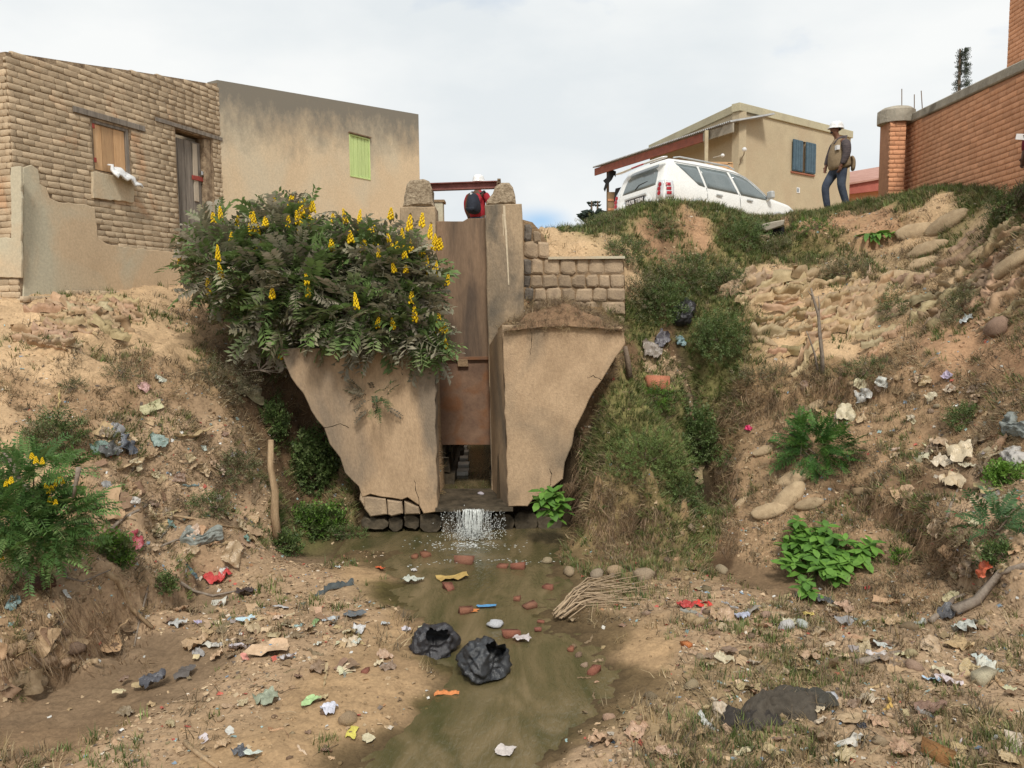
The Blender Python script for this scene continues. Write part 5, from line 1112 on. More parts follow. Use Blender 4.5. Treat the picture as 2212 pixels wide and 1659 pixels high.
def pal(r, n, cols, var=.25):
    c = np.array(cols)[r.randint(len(cols), size=n)]*r.uniform(1-var, 1+var, (n, 1)); return c
GREEN = [(.13, .18, .045), (.17, .21, .065), (.10, .14, .04), (.21, .22, .08)]; STRAW = [(.34, .25, .13), (.24, .175, .10), (.44, .34, .20), (.17, .125, .075), (.13, .10, .06)]
r_ = np.random.RandomState(3)
P3, Nn, A2 = surf_points(17000, lambda a, P, X: np.clip(a[:, 4]*1.1-.12+fbm(np.c_[X*2.2, X[:, :1]*0], 2, 5)*.35, 0, 1)*(~wet(P)), 21)
tt = [blade_tuft(9, 1, .5, .7, .055, k) for k in range(6)]
up = Nn*.8+[0, 0, .35]; far = .7+P3[:, 1]/30
o = join_inst('green_grass', tt, P3-[0, 0, .01], frames(up, r_.uniform(0, 6.28, len(P3))), r_.uniform(.05, .13, len(P3))*far, pal(r_, len(P3), GREEN+[(.26, .22, .10)], .35), m_grass)
P3, Nn, A2 = surf_points(15000, lambda a, P, X: np.clip(a[:, 5]*1.0-.1+fbm(np.c_[X*1.8, X[:, :1]*0+5], 2, 8)*.35, 0, 1)*(~wet(P)), 22)
up = Nn*.9+[0, 0, .1]+r_.normal(0, .35, P3.shape)
join_inst('dry_grass', [blade_tuft(7, 1, .5, .9, .032, 20+k) for k in range(6)], P3-[0, 0, .01], frames(up, r_.uniform(0, 6.28, len(P3))), r_.uniform(.06, .17, len(P3)), pal(r_, len(P3), STRAW, .3), m_grass)
# roots and straw hanging over the broken edges
def hang(name, regions, n, ln, cols, seed, w_=.02):
    r = np.random.RandomState(seed); pos = []; nr = []
    for k in range(n):
        u0, u1, v0, v1 = regions[r.randint(len(regions))]; g = G(r.uniform(u0, u1), r.uniform(v0, v1)); pos.append(g)
    pos = np.array(pos); nn_ = hn(pos[:, :2]); nh = nn_.copy(); nh[:, 2] = 0; nh /= np.linalg.norm(nh, axis=1)[:, None]+1e-6
    d = nh*.35+np.array([0, 0, -1.0])+r.normal(0, .28, pos.shape)
    return join_inst(name, [blade_tuft(5, 1, .25, .5, w_, seed+k, 3) for k in range(5)], pos+nn_*.03, frames(d, r.uniform(0, 6.28, n)), r.uniform(*ln, n), pal(r, n, cols, .3), m_grass)
hang('hanging_roots', [(1285, 1460, 1090, 1200), (1215, 1275, 960, 1140), (1560, 1700, 850, 910), (1700, 1950, 810, 860), (1290, 1400, 1120, 1210), (1545, 1600, 1000, 1200), (1850, 2050, 1060, 1150), (1940, 2100, 1120, 1260), (0, 330, 1290, 1460), (1290, 1460, 1090, 1200), (1240, 1330, 1000, 1150)], 2000, (.12, .34), [(.34, .24, .14), (.26, .17, .10), (.20, .13, .075)], 41, .012)
hang('wall_top_straw', [(1095, 1330, 640, 704)], 420, (.05, .16), STRAW, 43, .02)
r = np.random.RandomState(44); n = 900; pos = np.c_[r.uniform(-.05, 1.45, n), r.uniform(11.0, 11.9, n), np.zeros(n)]; pos[:, 2] = -.12+.20*np.exp(-((pos[:, 0]-.75)**2)/.35)*np.clip((pos[:, 1]-10.8)*1.4, 0, 1)+r.uniform(-.03, .03, n)
# soil clump that the straw grows on, lying on top of the right wing wall
gx2, gy2 = np.meshgrid(np.linspace(-.1, 1.52, 46), np.linspace(10.93, 12.2, 26)); q = np.c_[gx2.ravel(), gy2.ravel()]; ed_ = np.clip(np.minimum((q[:, 0]+.1), (1.52-q[:, 0]))*3, 0, 1)*np.clip((q[:, 1]-10.9)*5, 0, 1)
zz = P(1200, 705, 11.2)[2]-.05+ed_*(.13+.24*np.exp(-((q[:, 0]-.7)**2)/.22))+fbm(np.c_[q*5, q[:, :1]*0], 4, 12)*.05*ed_
a = (np.arange(25)[:, None]*46+np.arange(45)[None, :]).ravel()
tf_ = link('dry_turf', np_mesh('dry_turf', np.c_[q, zz], np.c_[a, a+1, a+47, a+46], smooth=True, colors=np.tile([.24, .155, .095], (len(q), 1))), m_ground); tf_['kind'] = 'stuff'
n = 1900; k = r.randint(len(q), size=n); pos = np.c_[q[k], zz[k]]
join_inst('dry_turf_straw', [blade_tuft(9, 1, .6, 1.1, .022, 90+k2, 3) for k2 in range(5)], pos-[0, 0, .01], frames(r.normal(0, .9, (n, 3))+[0, -.25, .5], r.uniform(0, 6.28, n)), r.uniform(.05, .15, n), pal(r, n, [(.36, .27, .15), (.22, .15, .09), (.15, .105, .065), (.28, .2, .12)], .3), m_grass)

# clods, stones, litter, twigs as ground cover
def ico(sub=1, amp=.25, seed=0, sq=(1, 1, 1)):
    bm = bmesh.new(); bmesh.ops.create_icosphere(bm, subdivisions=sub, radius=1); V = np.array([v.co[:] for v in bm.verts]); F = np.array([[v.index for v in f.verts] for f in bm.faces]); bm.free()
    V = V*(1+fbm(V*1.3+seed*9.1, 3, seed)[:, None]*amp); return V*np.array(sq), F
def crumple(nx_, ny_, amp, seed, asp=1.0, fold=1.5):
    X_, Y_ = np.meshgrid(np.linspace(-.5, .5, nx_), np.linspace(-.5*asp, .5*asp, ny_)); p = np.c_[X_.ravel(), Y_.ravel(), X_.ravel()*0]
    s = seed*7.7; z = (1-2*np.abs(vn(p*fold*2.2+s, seed)))*amp+vn(p*6+s, seed+3)*amp*.4; dx = vn(p*2.5+s+9, seed)*.09; dy = vn(p*2.5+s+17, seed)*.09*asp
    sh = .75+.25*vn(p*3+s+30, seed); V = np.c_[(p[:, 0])*sh+dx, (p[:, 1])*sh+dy, z+amp*.6]
    a = (np.arange(ny_-1)[:, None]*nx_+np.arange(nx_-1)[None, :]).ravel(); return V, np.c_[a, a+1, a+1+nx_, a+nx_]
m_clod = M('soil_clods', (1.1, 1.1, 1.1), (.75, .75, .75), scale=9, rough=.95, bump=.5, bscale=40, attr=True, world=True)
m_lit = M('litter', (1.05, 1.05, 1.05), (.72, .68, .62), scale=14, rough=.8, bump=.2, bscale=60, attr=True, world=True, spec=.15)
P3, Nn, A2 = surf_points(14000, lambda a, P, X: np.where(wet(P), .03, .25+.5*a[:, 3]), 23)
join_inst('soil_clods', [ico(1, .5, k, (1, .8, .55)) for k in range(6)], P3, frames(Nn, r_.uniform(0, 6.28, len(P3))), .006+.024*r_.rand(len(P3))**3, A2[:, :3]*r_.uniform(.65, 1.25, (len(P3), 1)), m_clod)
LC = [(.50, .37, .24)]*14+[(.34, .24, .14)]*6+[(.50, .39, .26)]*4+[(.24, .17, .11)]*4+[(.58, .52, .44)]*2+[(.16, .13, .11)]*2+[(.65, .65, .63), (.30, .42, .42), (.45, .12, .09), (.25, .33, .42), (.40, .22, .12)]
P3, Nn, A2 = surf_points(27000, lambda a, P, X: np.clip(a[:, 3]*1.25-.02+fbm(np.c_[X*1.7, X[:, :1]*0+2], 3, 15)*.35, 0, 1)*np.where(wet(P), .03, 1), 24)
lv = r_.rand(len(P3)); sz = .016+.05*lv**2.5; nn2 = Nn+r_.normal(0, .33, Nn.shape)
join_inst('small_litter', [crumple(4, 4, .11, k, .35+.09*k) for k in range(8)], P3+Nn*.002, frames(nn2, r_.uniform(0, 6.28, len(P3))), sz, pal(r_, len(P3), LC, .25), m_lit)
P3, Nn, A2 = surf_points(3200, lambda a, P, X: np.clip(a[:, 3]*.7+a[:, 5]*.6, 0, 1)*(~wet(P)), 25)
tw = [(lambda V, F: (np.array(V), np.array([f for f in F if len(f) == 4])))(*tube_vf([(-.5, 0, 0), (-.15, .04*k, .05), (.2, -.05, .02), (.5, .05*k, .04)], [.014, .013, .010, .006], 4)) for k in range(-2, 3)]
join_inst('fallen_twigs', tw, P3+Nn*.012, frames(Nn+r_.normal(0, .2, Nn.shape), r_.uniform(0, 6.28, len(P3))), .05+.22*r_.rand(len(P3))**2, pal(r_, len(P3), [(.30, .22, .14), (.20, .14, .09), (.40, .31, .20)]), m_clod)

# ---------------------------------------------------------------- shrubs
m_leaf = leafmat('leaf', (1.12, 1.12, 1.12), (.72, .72, .72), scale=5, attr=True)
m_bark = M('bark', (.20, .15, .11), (.12, .09, .065), scale=10, rough=.9, bump=.5, world=True)
def leaf(w_=.3, fold=.12, droop=.15):
    V = [(0, 0, 0), (.3, w_*.45, fold*.5), (.7, w_*.42, fold*.4-droop*.5), (1, 0, -droop), (.7, -w_*.42, fold*.4-droop*.5), (.3, -w_*.45, fold*.5), (.33, 0, 0), (.7, 0, -droop*.45)]
    F = [(0, 1, 6, 6), (6, 1, 2, 7), (7, 2, 3, 3), (0, 6, 5, 5), (6, 7, 4, 5), (7, 3, 4, 4)]
    return np.array(V, float), F
def flat_leaf(w_=.3, fold=.1, droop=.12):
    V = np.array([(0, 0, 0), (.45, w_*.5, fold), (1, 0, -droop), (.45, -w_*.5, fold)], float); return V, np.array([(0, 1, 2, 3)])
def pinnate(npair, ll, seed, droop=.35, w_=.30):
    r = np.random.RandomState(seed); V = []; F = []
    lv, lf = flat_leaf(w_, .03, .05)
    for i in range(npair):
        t = .18+.82*i/(npair-1); x = t; z = .12*t-droop*t*t
        for s in (-1, 1):
            a = s*math.radians(r.uniform(55, 75)); L_ = ll*(1-.5*abs(t-.55)**1.5)*r.uniform(.85, 1.1); q = lv*L_; dz = r.uniform(-.5, .1)
            c, sn = math.cos(a), math.sin(a); w = np.c_[q[:, 0]*c-q[:, 1]*sn+x, q[:, 0]*sn+q[:, 1]*c, q[:, 2]+z+q[:, 0]*dz]; F += [tuple(k+len(V) for k in f) for f in lf]; V += list(w)
    n0 = len(V); 
    for i in range(5):
        t = i/4; z = .12*t-droop*t*t; V += [np.array([t, -.008, z]), np.array([t, .008, z])]
    for i in range(4): F.append((n0+2*i, n0+2*i+1, n0+2*i+3, n0+2*i+2))
    return np.array(V), np.array(F)
def lobes_points(lobes, n, r, shell=.55):
    """lobes: (centre, (rx, ry, rz)); points in the outer part of each ellipsoid with outward directions"""
    wt = np.array([l[1][0]*l[1][2] for l in lobes]); k = r.choice(len(lobes), n, p=wt/wt.sum()); d = r.normal(0, 1, (n, 3)); d /= np.linalg.norm(d, axis=1)[:, None]
    rad = shell+(1-shell)*r.rand(n)**.7; rad *= (1+.22*vn(d*2.5+k[:, None]*5, 4)); c = np.array([lobes[i][0] for i in k]); R_ = np.array([lobes[i][1] for i in k]); return c+d*R_*rad[:, None], d
def shrub(name, label, base, lobes, n, temps, size, cols, seed, upb=.35, stems=5, group=None, cat='shrub', stem_r=.02, shell=.5, out=1.0, mat=None):
    r = np.random.RandomState(seed); root = empty(name, base, label, cat, group)
    p, d = lobes_points(lobes, n, r, shell); d2 = d*out+[0, 0, upb]+r.normal(0, .35, d.shape); d2 /= np.linalg.norm(d2, axis=1)[:, None]
    side = np.cross(d2, r.normal(0, .5, d2.shape)+[0, 0, 1.0]); side /= np.linalg.norm(side, axis=1)[:, None]+1e-9; nrm = np.cross(d2, side); nrm *= np.sign(nrm[:, 2:3]+1e-6)
    R_ = np.stack([d2, np.cross(nrm, d2), nrm], -1); cc = pal(r, n, cols, .25)
    join_inst('foliage', temps, p, R_, r.uniform(size[0], size[1], n), cc, mat or m_leaf, parent=root, seed=seed)
    B = MB()
    for i in range(stems):
        l = lobes[i % len(lobes)]; e = np.array(l[0])+r.normal(0, .25, 3)*np.array(l[1]); b = np.array(base)+r.normal(0, .03, 3)*[1, 1, 0]; m_ = (b+e)/2+r.normal(0, .08, 3); B.tube([b, m_, e], [stem_r, stem_r*.7, stem_r*.35], 5)
    B.build('stem', m_bark, root); return root
def ml(u, v, Y, ru, rv, rd=None):
    c = P(u, v, Y); k = Y/FPX*(.84 if Y > 11.05 else 1); return (c, (ru*k, (rd if rd else min(ru, rv)*k*.9), rv*k))
# the big yellow-flowered bush over the left wing wall
lob = [ml(500, 580, 11.5, 95, 75, .6), ml(620, 525, 11.7, 95, 85, .6), ml(475, 510, 11.8, 45, 38), ml(640, 610, 11.3, 140, 95, .65), ml(770, 570, 11.5, 95, 72, .55), ml(850, 590, 11.3, 78, 72, .5), ml(880, 640, 11.2, 66, 75, .45),
       ml(760, 680, 11.1, 130, 75, .55), ml(885, 715, 11.1, 56, 58, .4), ml(600, 690, 11.4, 90, 55, .5), ml(915, 750, 11.1, 34, 36, .3), ml(815, 735, 11.1, 70, 42, .35), ml(455, 575, 11.7, 40, 32, .3)]
pt = [pinnate(7, .40, k, .25+.07*k, .40) for k in range(6)]
DUST = [(.17, .26, .085), (.15, .23, .07), (.25, .24, .16), (.34, .31, .23), (.36, .32, .24), (.19, .24, .10), (.16, .25, .08), (.15, .21, .075), (.28, .26, .17), (.30, .29, .20)]
bush = shrub('flowering_bush', 'large dusty green bush with upright yellow flower spikes spilling over the left wing wall', P(690, 745, 11.6), lob, 2600, pt, (.24, .40), DUST, 61, upb=.25, stems=18, shell=.35, stem_r=.03)
def spike_mesh(seed):
    r = np.random.RandomState(seed); V = []; F = []; lv, lf = ico(1, .1, seed, (1, 1, .8)); lf = np.c_[lf, lf[:, 2]]
    for i in range(26):
        t = i/25; a = i*2.4; rr = .30*(1-.75*t**1.6); c = np.array([math.cos(a)*rr, math.sin(a)*rr, .05+t*.85]); s = .16*(1-.5*t); q = lv*s+c; F += [tuple(k+len(V) for k in f) for f in lf]; V += list(q)
    me = np_mesh('flower_spike', np.array(V), np.array([f[:3] for f in F])); me.materials.append(M('yellow_petals', (.80, .58, .02), (.70, .44, .01), scale=8, rough=.6, bump=0)); me.materials.append(M('brown_bud', (.12, .08, .04), rough=.8, bump=0))
    zc = np.array([np.mean([V[k][2] for k in f[:3]]) for f in F]); 
    for i, p_ in enumerate(me.polygons): p_.material_index = 1 if zc[i] > .84 and seed % 2 == 0 else 0
    return me
SPK = [spike_mesh(k) for k in range(4)]
def spike(parent, p, L_, w_, lean=None):
    o = link('flower_spike', random.choice(SPK), None, parent); o.location = Vector([float(x) for x in (np.array(p)-wloc(parent))]); o.scale = (w_, w_, L_); o.rotation_euler = (random.uniform(-.2, .2), random.uniform(-.2, .2), random.uniform(0, 6)); return o
def front_of(lobes, u, v):
    d = ray(u, v); d = d/d[1]; best = None
    for c, R_ in lobes:
        R_ = np.array(R_)*1.02; a = ((d/R_)**2).sum(); b = -2*(d*c/R_**2).sum(); cc = ((np.array(c)/R_)**2).sum()-1; D = b*b-4*a*cc
        t = (-b-math.sqrt(D))/(2*a) if D > 0 else None
        if t is not None and (best is None or t < best): best = t
    if best is None: best = min(((np.linalg.norm((d*c[1]-c)[[0, 2]]), c[1]) for c, _ in lobes))[1]
    return d*(best-.04)
for (x, y) in [(290,790),(255,800),(565,728),(645,722),(672,728),(705,770),(690,800),(450,805),(435,860),(462,822),(520,820),(475,855),(480,945),(275,990),(295,1085),(80,1020),(745,825),(775,830),(760,900),(748,880),(870,800),(862,940),(935,800),(1000,810),(960,900),
     (1055,860),(1075,895),(1110,910),(1130,885),(1095,880),(1165,780),(1165,925),(1185,965),(1260,840),(1270,950),(1325,820),(1365,880),(1420,935),(1330,1000),(1350,1040),(1380,1060),(1400,1080),(1365,1065),(1455,1120),(555,1190),(740,1180),(735,1115),
     (990,1240),(1270,1215),(1095,1340),(1180,1345),(1410,1330),(1415,1370),(1450,1365),(1455,1445),(600,1500),(965,1440),(1290,1305),(225,1165),(370,830)]:
    u, v = 359.5+.4167*x, 138.3+.4167*y; p = front_of(lob, u, v+9); spike(bush, p-[0, .05, .02], random.uniform(.16, .27), random.uniform(.09, .135))
rf_ = random.Random(12)
for k in range(34):
    u, v = rf_.choice([(rf_.uniform(450, 700), rf_.uniform(455, 560)), (rf_.uniform(690, 960), rf_.uniform(500, 600)), (rf_.uniform(620, 700), rf_.uniform(430, 500)), (rf_.uniform(780, 900), rf_.uniform(500, 560))]); spike(bush, front_of(lob, u, v)-[0, .05, .03], rf_.uniform(.11, .22), rf_.uniform(.07, .11))
# other shrubs --------------------------------------------------
ov = [(lambda a: a)(flat_leaf(w_, .06, .12)) for w_ in (.34, .42, .5)]
def sprig(seed, n=9, lw=.42, ll=.42):
    r = np.random.RandomState(seed); V = []; F = []; lv, lf = flat_leaf(lw, .05, .08)
    for i in range(n):
        t = .1+.9*i/n; a = i*2.4; L_ = ll*r.uniform(.7, 1.1)*(1-.3*t); el = r.uniform(.2, .8); dx = np.array([math.cos(el)*.4+.2, math.cos(el)*math.cos(a), math.cos(el)*math.sin(a)]); dx /= np.linalg.norm(dx)
        s = np.cross(dx, [.3, .2, 1]); s /= np.linalg.norm(s); u_ = np.cross(dx, s); q = lv*L_; w = q[:, :1]*dx+q[:, 1:2]*s+q[:, 2:3]*u_+[t, 0, 0]; F += [tuple(k+len(V) for k in f) for f in lf]; V += list(w)
    return np.array(V), np.array(F)
SP = [sprig(k) for k in range(5)]; SPB = [sprig(20+k, 7, .5, .6) for k in range(4)]
MID = [(.10, .16, .045), (.13, .19, .055), (.075, .12, .035), (.16, .21, .08)]; BRIGHT = [(.12, .24, .03), (.16, .30, .045), (.09, .18, .025), (.20, .34, .07)]; OLIVE = [(.16, .17, .075), (.21, .20, .10), (.12, .14, .06), (.25, .21, .13)]
def on(u, v, ru, rv, up=.25):
    g = G(u, v+rv*.3); k = g[1]/FPX; n = hn(g[:2])[0]; c = g+n*min(ru, rv)*k*.45; return g, (c, (ru*k, min(ru, rv)*k*.8, rv*k))
SH = [ # label, u, v, ru, rv, n, size, cols, temps, seed
 ('low olive shrub hugging the earth bank right of the stone retaining wall', 1382, 632, 38, 62, 420, (.07, .12), OLIVE, SP),
 ('rounded mid green shrub on the slope above the black rubbish bag', 1545, 718, 56, 52, 700, (.07, .12), MID, SP),
 ('olive bush spreading over the bank directly below the parked car', 1470, 600, 62, 48, 600, (.07, .12), OLIVE+MID, SP),
 ('green bush beside the drain slab hole under the car bonnet', 1598, 508, 48, 40, 420, (.07, .12), MID, SP),
 ('small olive bush on the grassy mound under the car rear lamp', 1425, 492, 38, 24, 260, (.06, .10), OLIVE+MID, SP),
 ('dark straggly bush inside the drain gully mouth', 1680, 540, 34, 26, 220, (.07, .11), OLIVE, SP),
 ('lush dark green weeds growing in the shaded ravine right of the grass mound', 1492, 930, 34, 70, 520, (.08, .13), MID, SPB),
 ('low green weed cushion crowning the grass mound', 1400, 858, 62, 28, 380, (.06, .10), BRIGHT+MID, SP),
 ('dusty dry thicket on the left bank behind the hanging grey sheet', 470, 825, 72, 52, 620, (.06, .11), [(.17, .15, .09), (.12, .12, .06), (.24, .20, .13)], SP),
 ('dark green upright weeds above the pale dead trunk', 578, 905, 28, 48, 300, (.08, .13), MID, SPB),
 ('olive weeds on the rubbish slope left of the dead trunk', 500, 1005, 48, 34, 300, (.07, .12), OLIVE, SP),
 ('tall leafy climber in the hollow left of the broken wing wall', 662, 1000, 48, 88, 900, (.09, .15), MID, SPB),
 ('leafy green mat at the foot of the left hollow', 680, 1130, 60, 40, 520, (.09, .14), MID+BRIGHT, SPB),
 ('small leafy clump at the base of the pale dead trunk', 612, 1178, 32, 24, 200, (.08, .12), MID, SPB),
 ('thin green weeds beside the footing stones of the left wing wall', 752, 1152, 42, 16, 200, (.05, .09), MID, SP),
 ('feathery green bush above the left yellow flowered bush', 112, 945, 58, 50, 460, (.09, .14), MID+OLIVE, SP),
 ('sparse olive shrub below the sandbags on the upper right slope', 1830, 588, 62, 26, 320, (.06, .10), OLIVE, SP),
 ('olive weeds on the sandy slope right of the leafless sapling', 1932, 668, 30, 52, 320, (.06, .10), OLIVE+MID, SP),
 ('small round green bush above the scattered sacks on the right bank', 2085, 905, 34, 26, 260, (.06, .10), MID, SP),
 ('dark leafy weeds on the right slope beside the brown earth lump', 2090, 660, 36, 44, 300, (.06, .11), OLIVE, SP),
 ('twiggy dry bush on the terrace edge left of the leafless sapling', 1640, 815, 60, 22, 260, (.05, .09), OLIVE, SP),
 ('mixed weeds on the terrace edge right of the leafless sapling', 1875, 800, 52, 24, 260, (.05, .09), OLIVE+MID, SP),
 ('dark weeds fringing the crest at the right frame edge', 2190, 445, 52, 34, 420, (.07, .12), OLIVE+MID, SP),
 ('small green seedlings at the foot of the left flowering bush', 235, 1195, 34, 30, 220, (.08, .12), BRIGHT+MID, SPB),
 ('green tuft on the left rubbish slope near the teal scraps', 450, 1092, 52, 26, 260, (.06, .10), MID+OLIVE, SP),
 ('little weed on the sandy bank below the brick house', 160, 668+170, 26, 14, 90, (.05, .08), OLIVE, SP),
 ('dry dark weed on the sandy path edge', 262, 812, 46, 18, 160, (.05, .08), OLIVE, SP),
 ('small weeds near the wooden log at the lower left', 350, 1270, 22, 18, 120, (.06, .09), MID, SPB),
 ('small green weed growing under the right fern', 2160, 1200, 26, 18, 120, (.06, .09), MID, SPB),
 ('bright weed patch at the right frame edge among the sacks', 2178, 1030, 34, 20, 200, (.08, .12), BRIGHT, SPB),
 ('tiny green plant on the bare soil right of the broadleaf plant', 1945, 1203, 18, 10, 60, (.05, .08), BRIGHT, SPB),
 ('pale green seedling in front of the ravine mouth', 1572, 1010-10, 16, 14, 60, (.05, .08), MID, SPB)]
SH += [('spreading green thicket on the bank between the stone wall and the cave hollow', 1345, 545, 50, 26, 360, (.07, .11), MID+OLIVE, SP),
 ('grassy green cushion at the top left of the mound crest', 1290, 486, 44, 16, 260, (.05, .09), MID+OLIVE, SP), ('dense green bush on the bank right of the low olive shrub', 1430, 655, 46, 44, 560, (.07, .12), MID, SP),
 ('green bush between the bank thicket and the sandy slope', 1570, 610, 44, 38, 420, (.07, .12), MID+OLIVE, SP), ('weedy green fringe along the bank below the person with the khaki vest', 1760, 492, 40, 18, 240, (.06, .10), BRIGHT+MID, SP),
 ('bright grassy bulge on the middle of the grass mound', 1395, 985, 88, 62, 900, (.06, .10), [(.15, .22, .06), (.19, .26, .08), (.12, .17, .05)], SP), ('leafy weeds on the right flank of the grass mound', 1470, 1070, 36, 60, 420, (.07, .11), MID, SP)]
for i, (lb, u, v, ru, rv, n, size, cols, tp_) in enumerate(SH):
    g, l = on(u, v, ru, rv); shrub('shrub', lb, g, [l], n, tp_, size, cols, 200+i, upb=.4, stems=4, shell=.25, stem_r=.008)
# pinnate plants
def pin_plant(label, u, v, ru, rv, n, size, cols, seed, name='leafy_plant', dropv=.5, npair=11, sm=3, flowers=(), lobx=None):
    g = G(u, v+rv*dropv); Y = g[1]-.1; l = lobx or [ml(u, v, Y, ru, rv, min(ru, rv)*Y/FPX)]; o = shrub(name, label, g, l, n, [pinnate(npair, .24, seed+k, .25+.1*k, .32) for k in range(4)], size, cols, seed, upb=.3, stems=sm, shell=.2, stem_r=.015, cat='plant')
    for (fu, fv) in flowers: spike(o, front_of(l, fu, fv+6), random.uniform(.05, .08), random.uniform(.04, .06))
    return o
pin_plant('bright green pinnate leaved plant halfway up the right slope above the sandbags', 1762, 965, 62, 52, 210, (.20, .34), [(.06, .15, .03), (.09, .20, .04), (.045, .11, .025), (.12, .25, .05)], 301, 'leafy_plant')
pin_plant('dull green fern like plant on the right edge above the roots', 2150, 1140, 42, 32, 60, (.20, .32), [(.07, .14, .05), (.09, .18, .06)], 305, 'leafy_plant')
pin_plant('young pinnate plant growing out of the face of the left wing wall', 800, 862, 46, 26, 34, (.20, .30), [(.06, .11, .04), (.09, .15, .05), (.15, .13, .09)], 309, 'wall_plant', lobx=[ml(800, 855, 10.95, 36, 34, .12), ml(815, 880, 10.92, 30, 12, .1)])
lb2 = [ml(60, 1040, 6.9, 72, 60, .3), ml(30, 1120, 6.7, 70, 80, .35), ml(120, 1130, 6.9, 66, 62, .3), ml(90, 1180, 6.8, 70, 40, .25), ml(165, 1100, 7.0, 30, 30, .15)]
pin_plant('yellow flowered pinnate bush at the left edge of the frame', 60, 1110, 90, 90, 620, (.17, .28), [(.09, .19, .05), (.12, .23, .06), (.07, .14, .035), (.16, .25, .08)], 313, 'flowering_bush', lobx=lb2,
   flowers=[(78, 995), (92, 1000), (70, 985), (100, 1050), (112, 1055), (120, 1045), (135, 1040), (128, 1038), (105, 1060), (24, 1040), (12, 1045), (6, 1205), (120, 1085), (108, 1080), (517, 1098)][:14], sm=7)
# broad leaves, each one a part
m_broad = leafmat('broad_leaf', (.17, .33, .055), (.10, .22, .03), scale=14); m_broad2 = leafmat('broad_leaf_dark', (.11, .24, .04), (.07, .16, .025), scale=14)
def broad_mesh(seed, w_=.62):
    V, F = leaf(w_, .12, .18); me = bpy.data.meshes.new('leaf'); me.from_pydata([tuple(v) for v in V], [], [tuple(dict.fromkeys(f)) for f in F]); me.materials.append(m_broad if seed % 3 else m_broad2)
    for p_ in me.polygons: p_.use_smooth = True
    return me
BM_ = [broad_mesh(k, .5+.06*k) for k in range(4)]
def broad_plant(label, base, pts, name='broadleaf_plant', size=(.10, .17), whorl=(4, 6), meshes=None):
    root = empty(name, base, label, 'plant'); B = MB(); r = np.random.RandomState(len(label))
    for p in pts:
        p = np.array(p); b = np.array(base)*.6+p*.4; b[2] = min(b[2], p[2]-.05); B.tube([np.array(base), b, p], [.008, .006, .004], 4); k = r.randint(whorl[0], whorl[1]+1); a0 = r.uniform(0, 6.28)
        for i in range(k):
            a = a0+i*6.28/k+r.uniform(-.25, .25); el = r.uniform(-.1, .4)+.42*math.sin(a); L_ = r.uniform(*size); o = link('leaf', (meshes or BM_)[r.randint(4)], None, root)
            o.location = Vector([float(x) for x in (p-np.array(base)+[0, 0, r.uniform(-.03, .01)])]); o.rotation_euler = (r.uniform(-.3, .3), -el, a); o.scale = (L_, L_, L_)
    B.build('stem', leafmat('green_stem', (.12, .2, .05), (.1, .15, .04)), root); return root
r = np.random.RandomState(8); poly = [(1672, 1232), (1680, 1190), (1700, 1150), (1712, 1125), (1760, 1130), (1810, 1150), (1885, 1168), (1880, 1185), (1830, 1215), (1815, 1250), (1770, 1262), (1690, 1255)]
pts = []
while len(pts) < 76:
    u, v = r.uniform(1670, 1890), r.uniform(1118, 1262)
    if inpoly(u, v, poly):
        g = G(u, v+34); pts.append(g+[0, -.05, .09+.13*r.rand()])
broad_plant('dense patch of large bright green leaves at the foot of the right slope', G(1765, 1235), pts, size=(.11, .185), whorl=(4, 6))
pts = [P(u, v, 10.35) for u, v in ((1180, 1070), (1195, 1062), (1165, 1085), (1210, 1085), (1190, 1100), (1200, 1120), (1178, 1098), (1215, 1105), (1172, 1062), (1188, 1085), (1205, 1070))]
broad_plant('lime green leafy plant hanging beside the right wing wall foot', P(1215, 1120, 10.6), pts, size=(.14, .22), name='leafy_plant')
LONG = [broad_mesh(k, .26) for k in range(4)]
g = G(1895, 522); broad_plant('bright plant with upright long leaves on the upper right slope', g, [g+[x, 0, .06] for x in (-.16, -.05, .08, .17, 0)], size=(.2, .36), name='leafy_plant', meshes=LONG, whorl=(5, 7))
# tree tops far off
def spire_tree(name, label, u, v0, v1, Y, ru, n, cols, tiers=False):
    top = P(u, v0, Y); bt = P(u, v1, Y); root = empty(name, [bt[0], bt[1], 1.5], label, 'tree'); B = MB(); B.tube([[bt[0], bt[1], 1.4], top], [.25, .04], 6); B.build('trunk', m_bark, root); r = np.random.RandomState(5); k = Y/FPX
    t = r.rand(n); rad = ru*k*(1-t)**.7*r.uniform(.3, 1.1, n); a = r.uniform(0, 6.28, n); p = np.c_[bt[0]+rad*np.cos(a), bt[1]+rad*np.sin(a), bt[2]+(top[2]-bt[2])*t]; d = np.c_[np.cos(a), np.sin(a), r.uniform(.1, .7, n)]
    join_inst('crown', SP, p, frames(np.cross(d, [0, 0, 1.]), a), r.uniform(.15, .32, n), pal(r, n, cols), m_leaf, parent=root); return root
spire_tree('cypress_tree', 'slim dark conifer top rising behind the orange brick wall', 2074, 106, 300, 38, 13, 700, [(.05, .07, .045), (.07, .09, .06), (.10, .11, .08)])
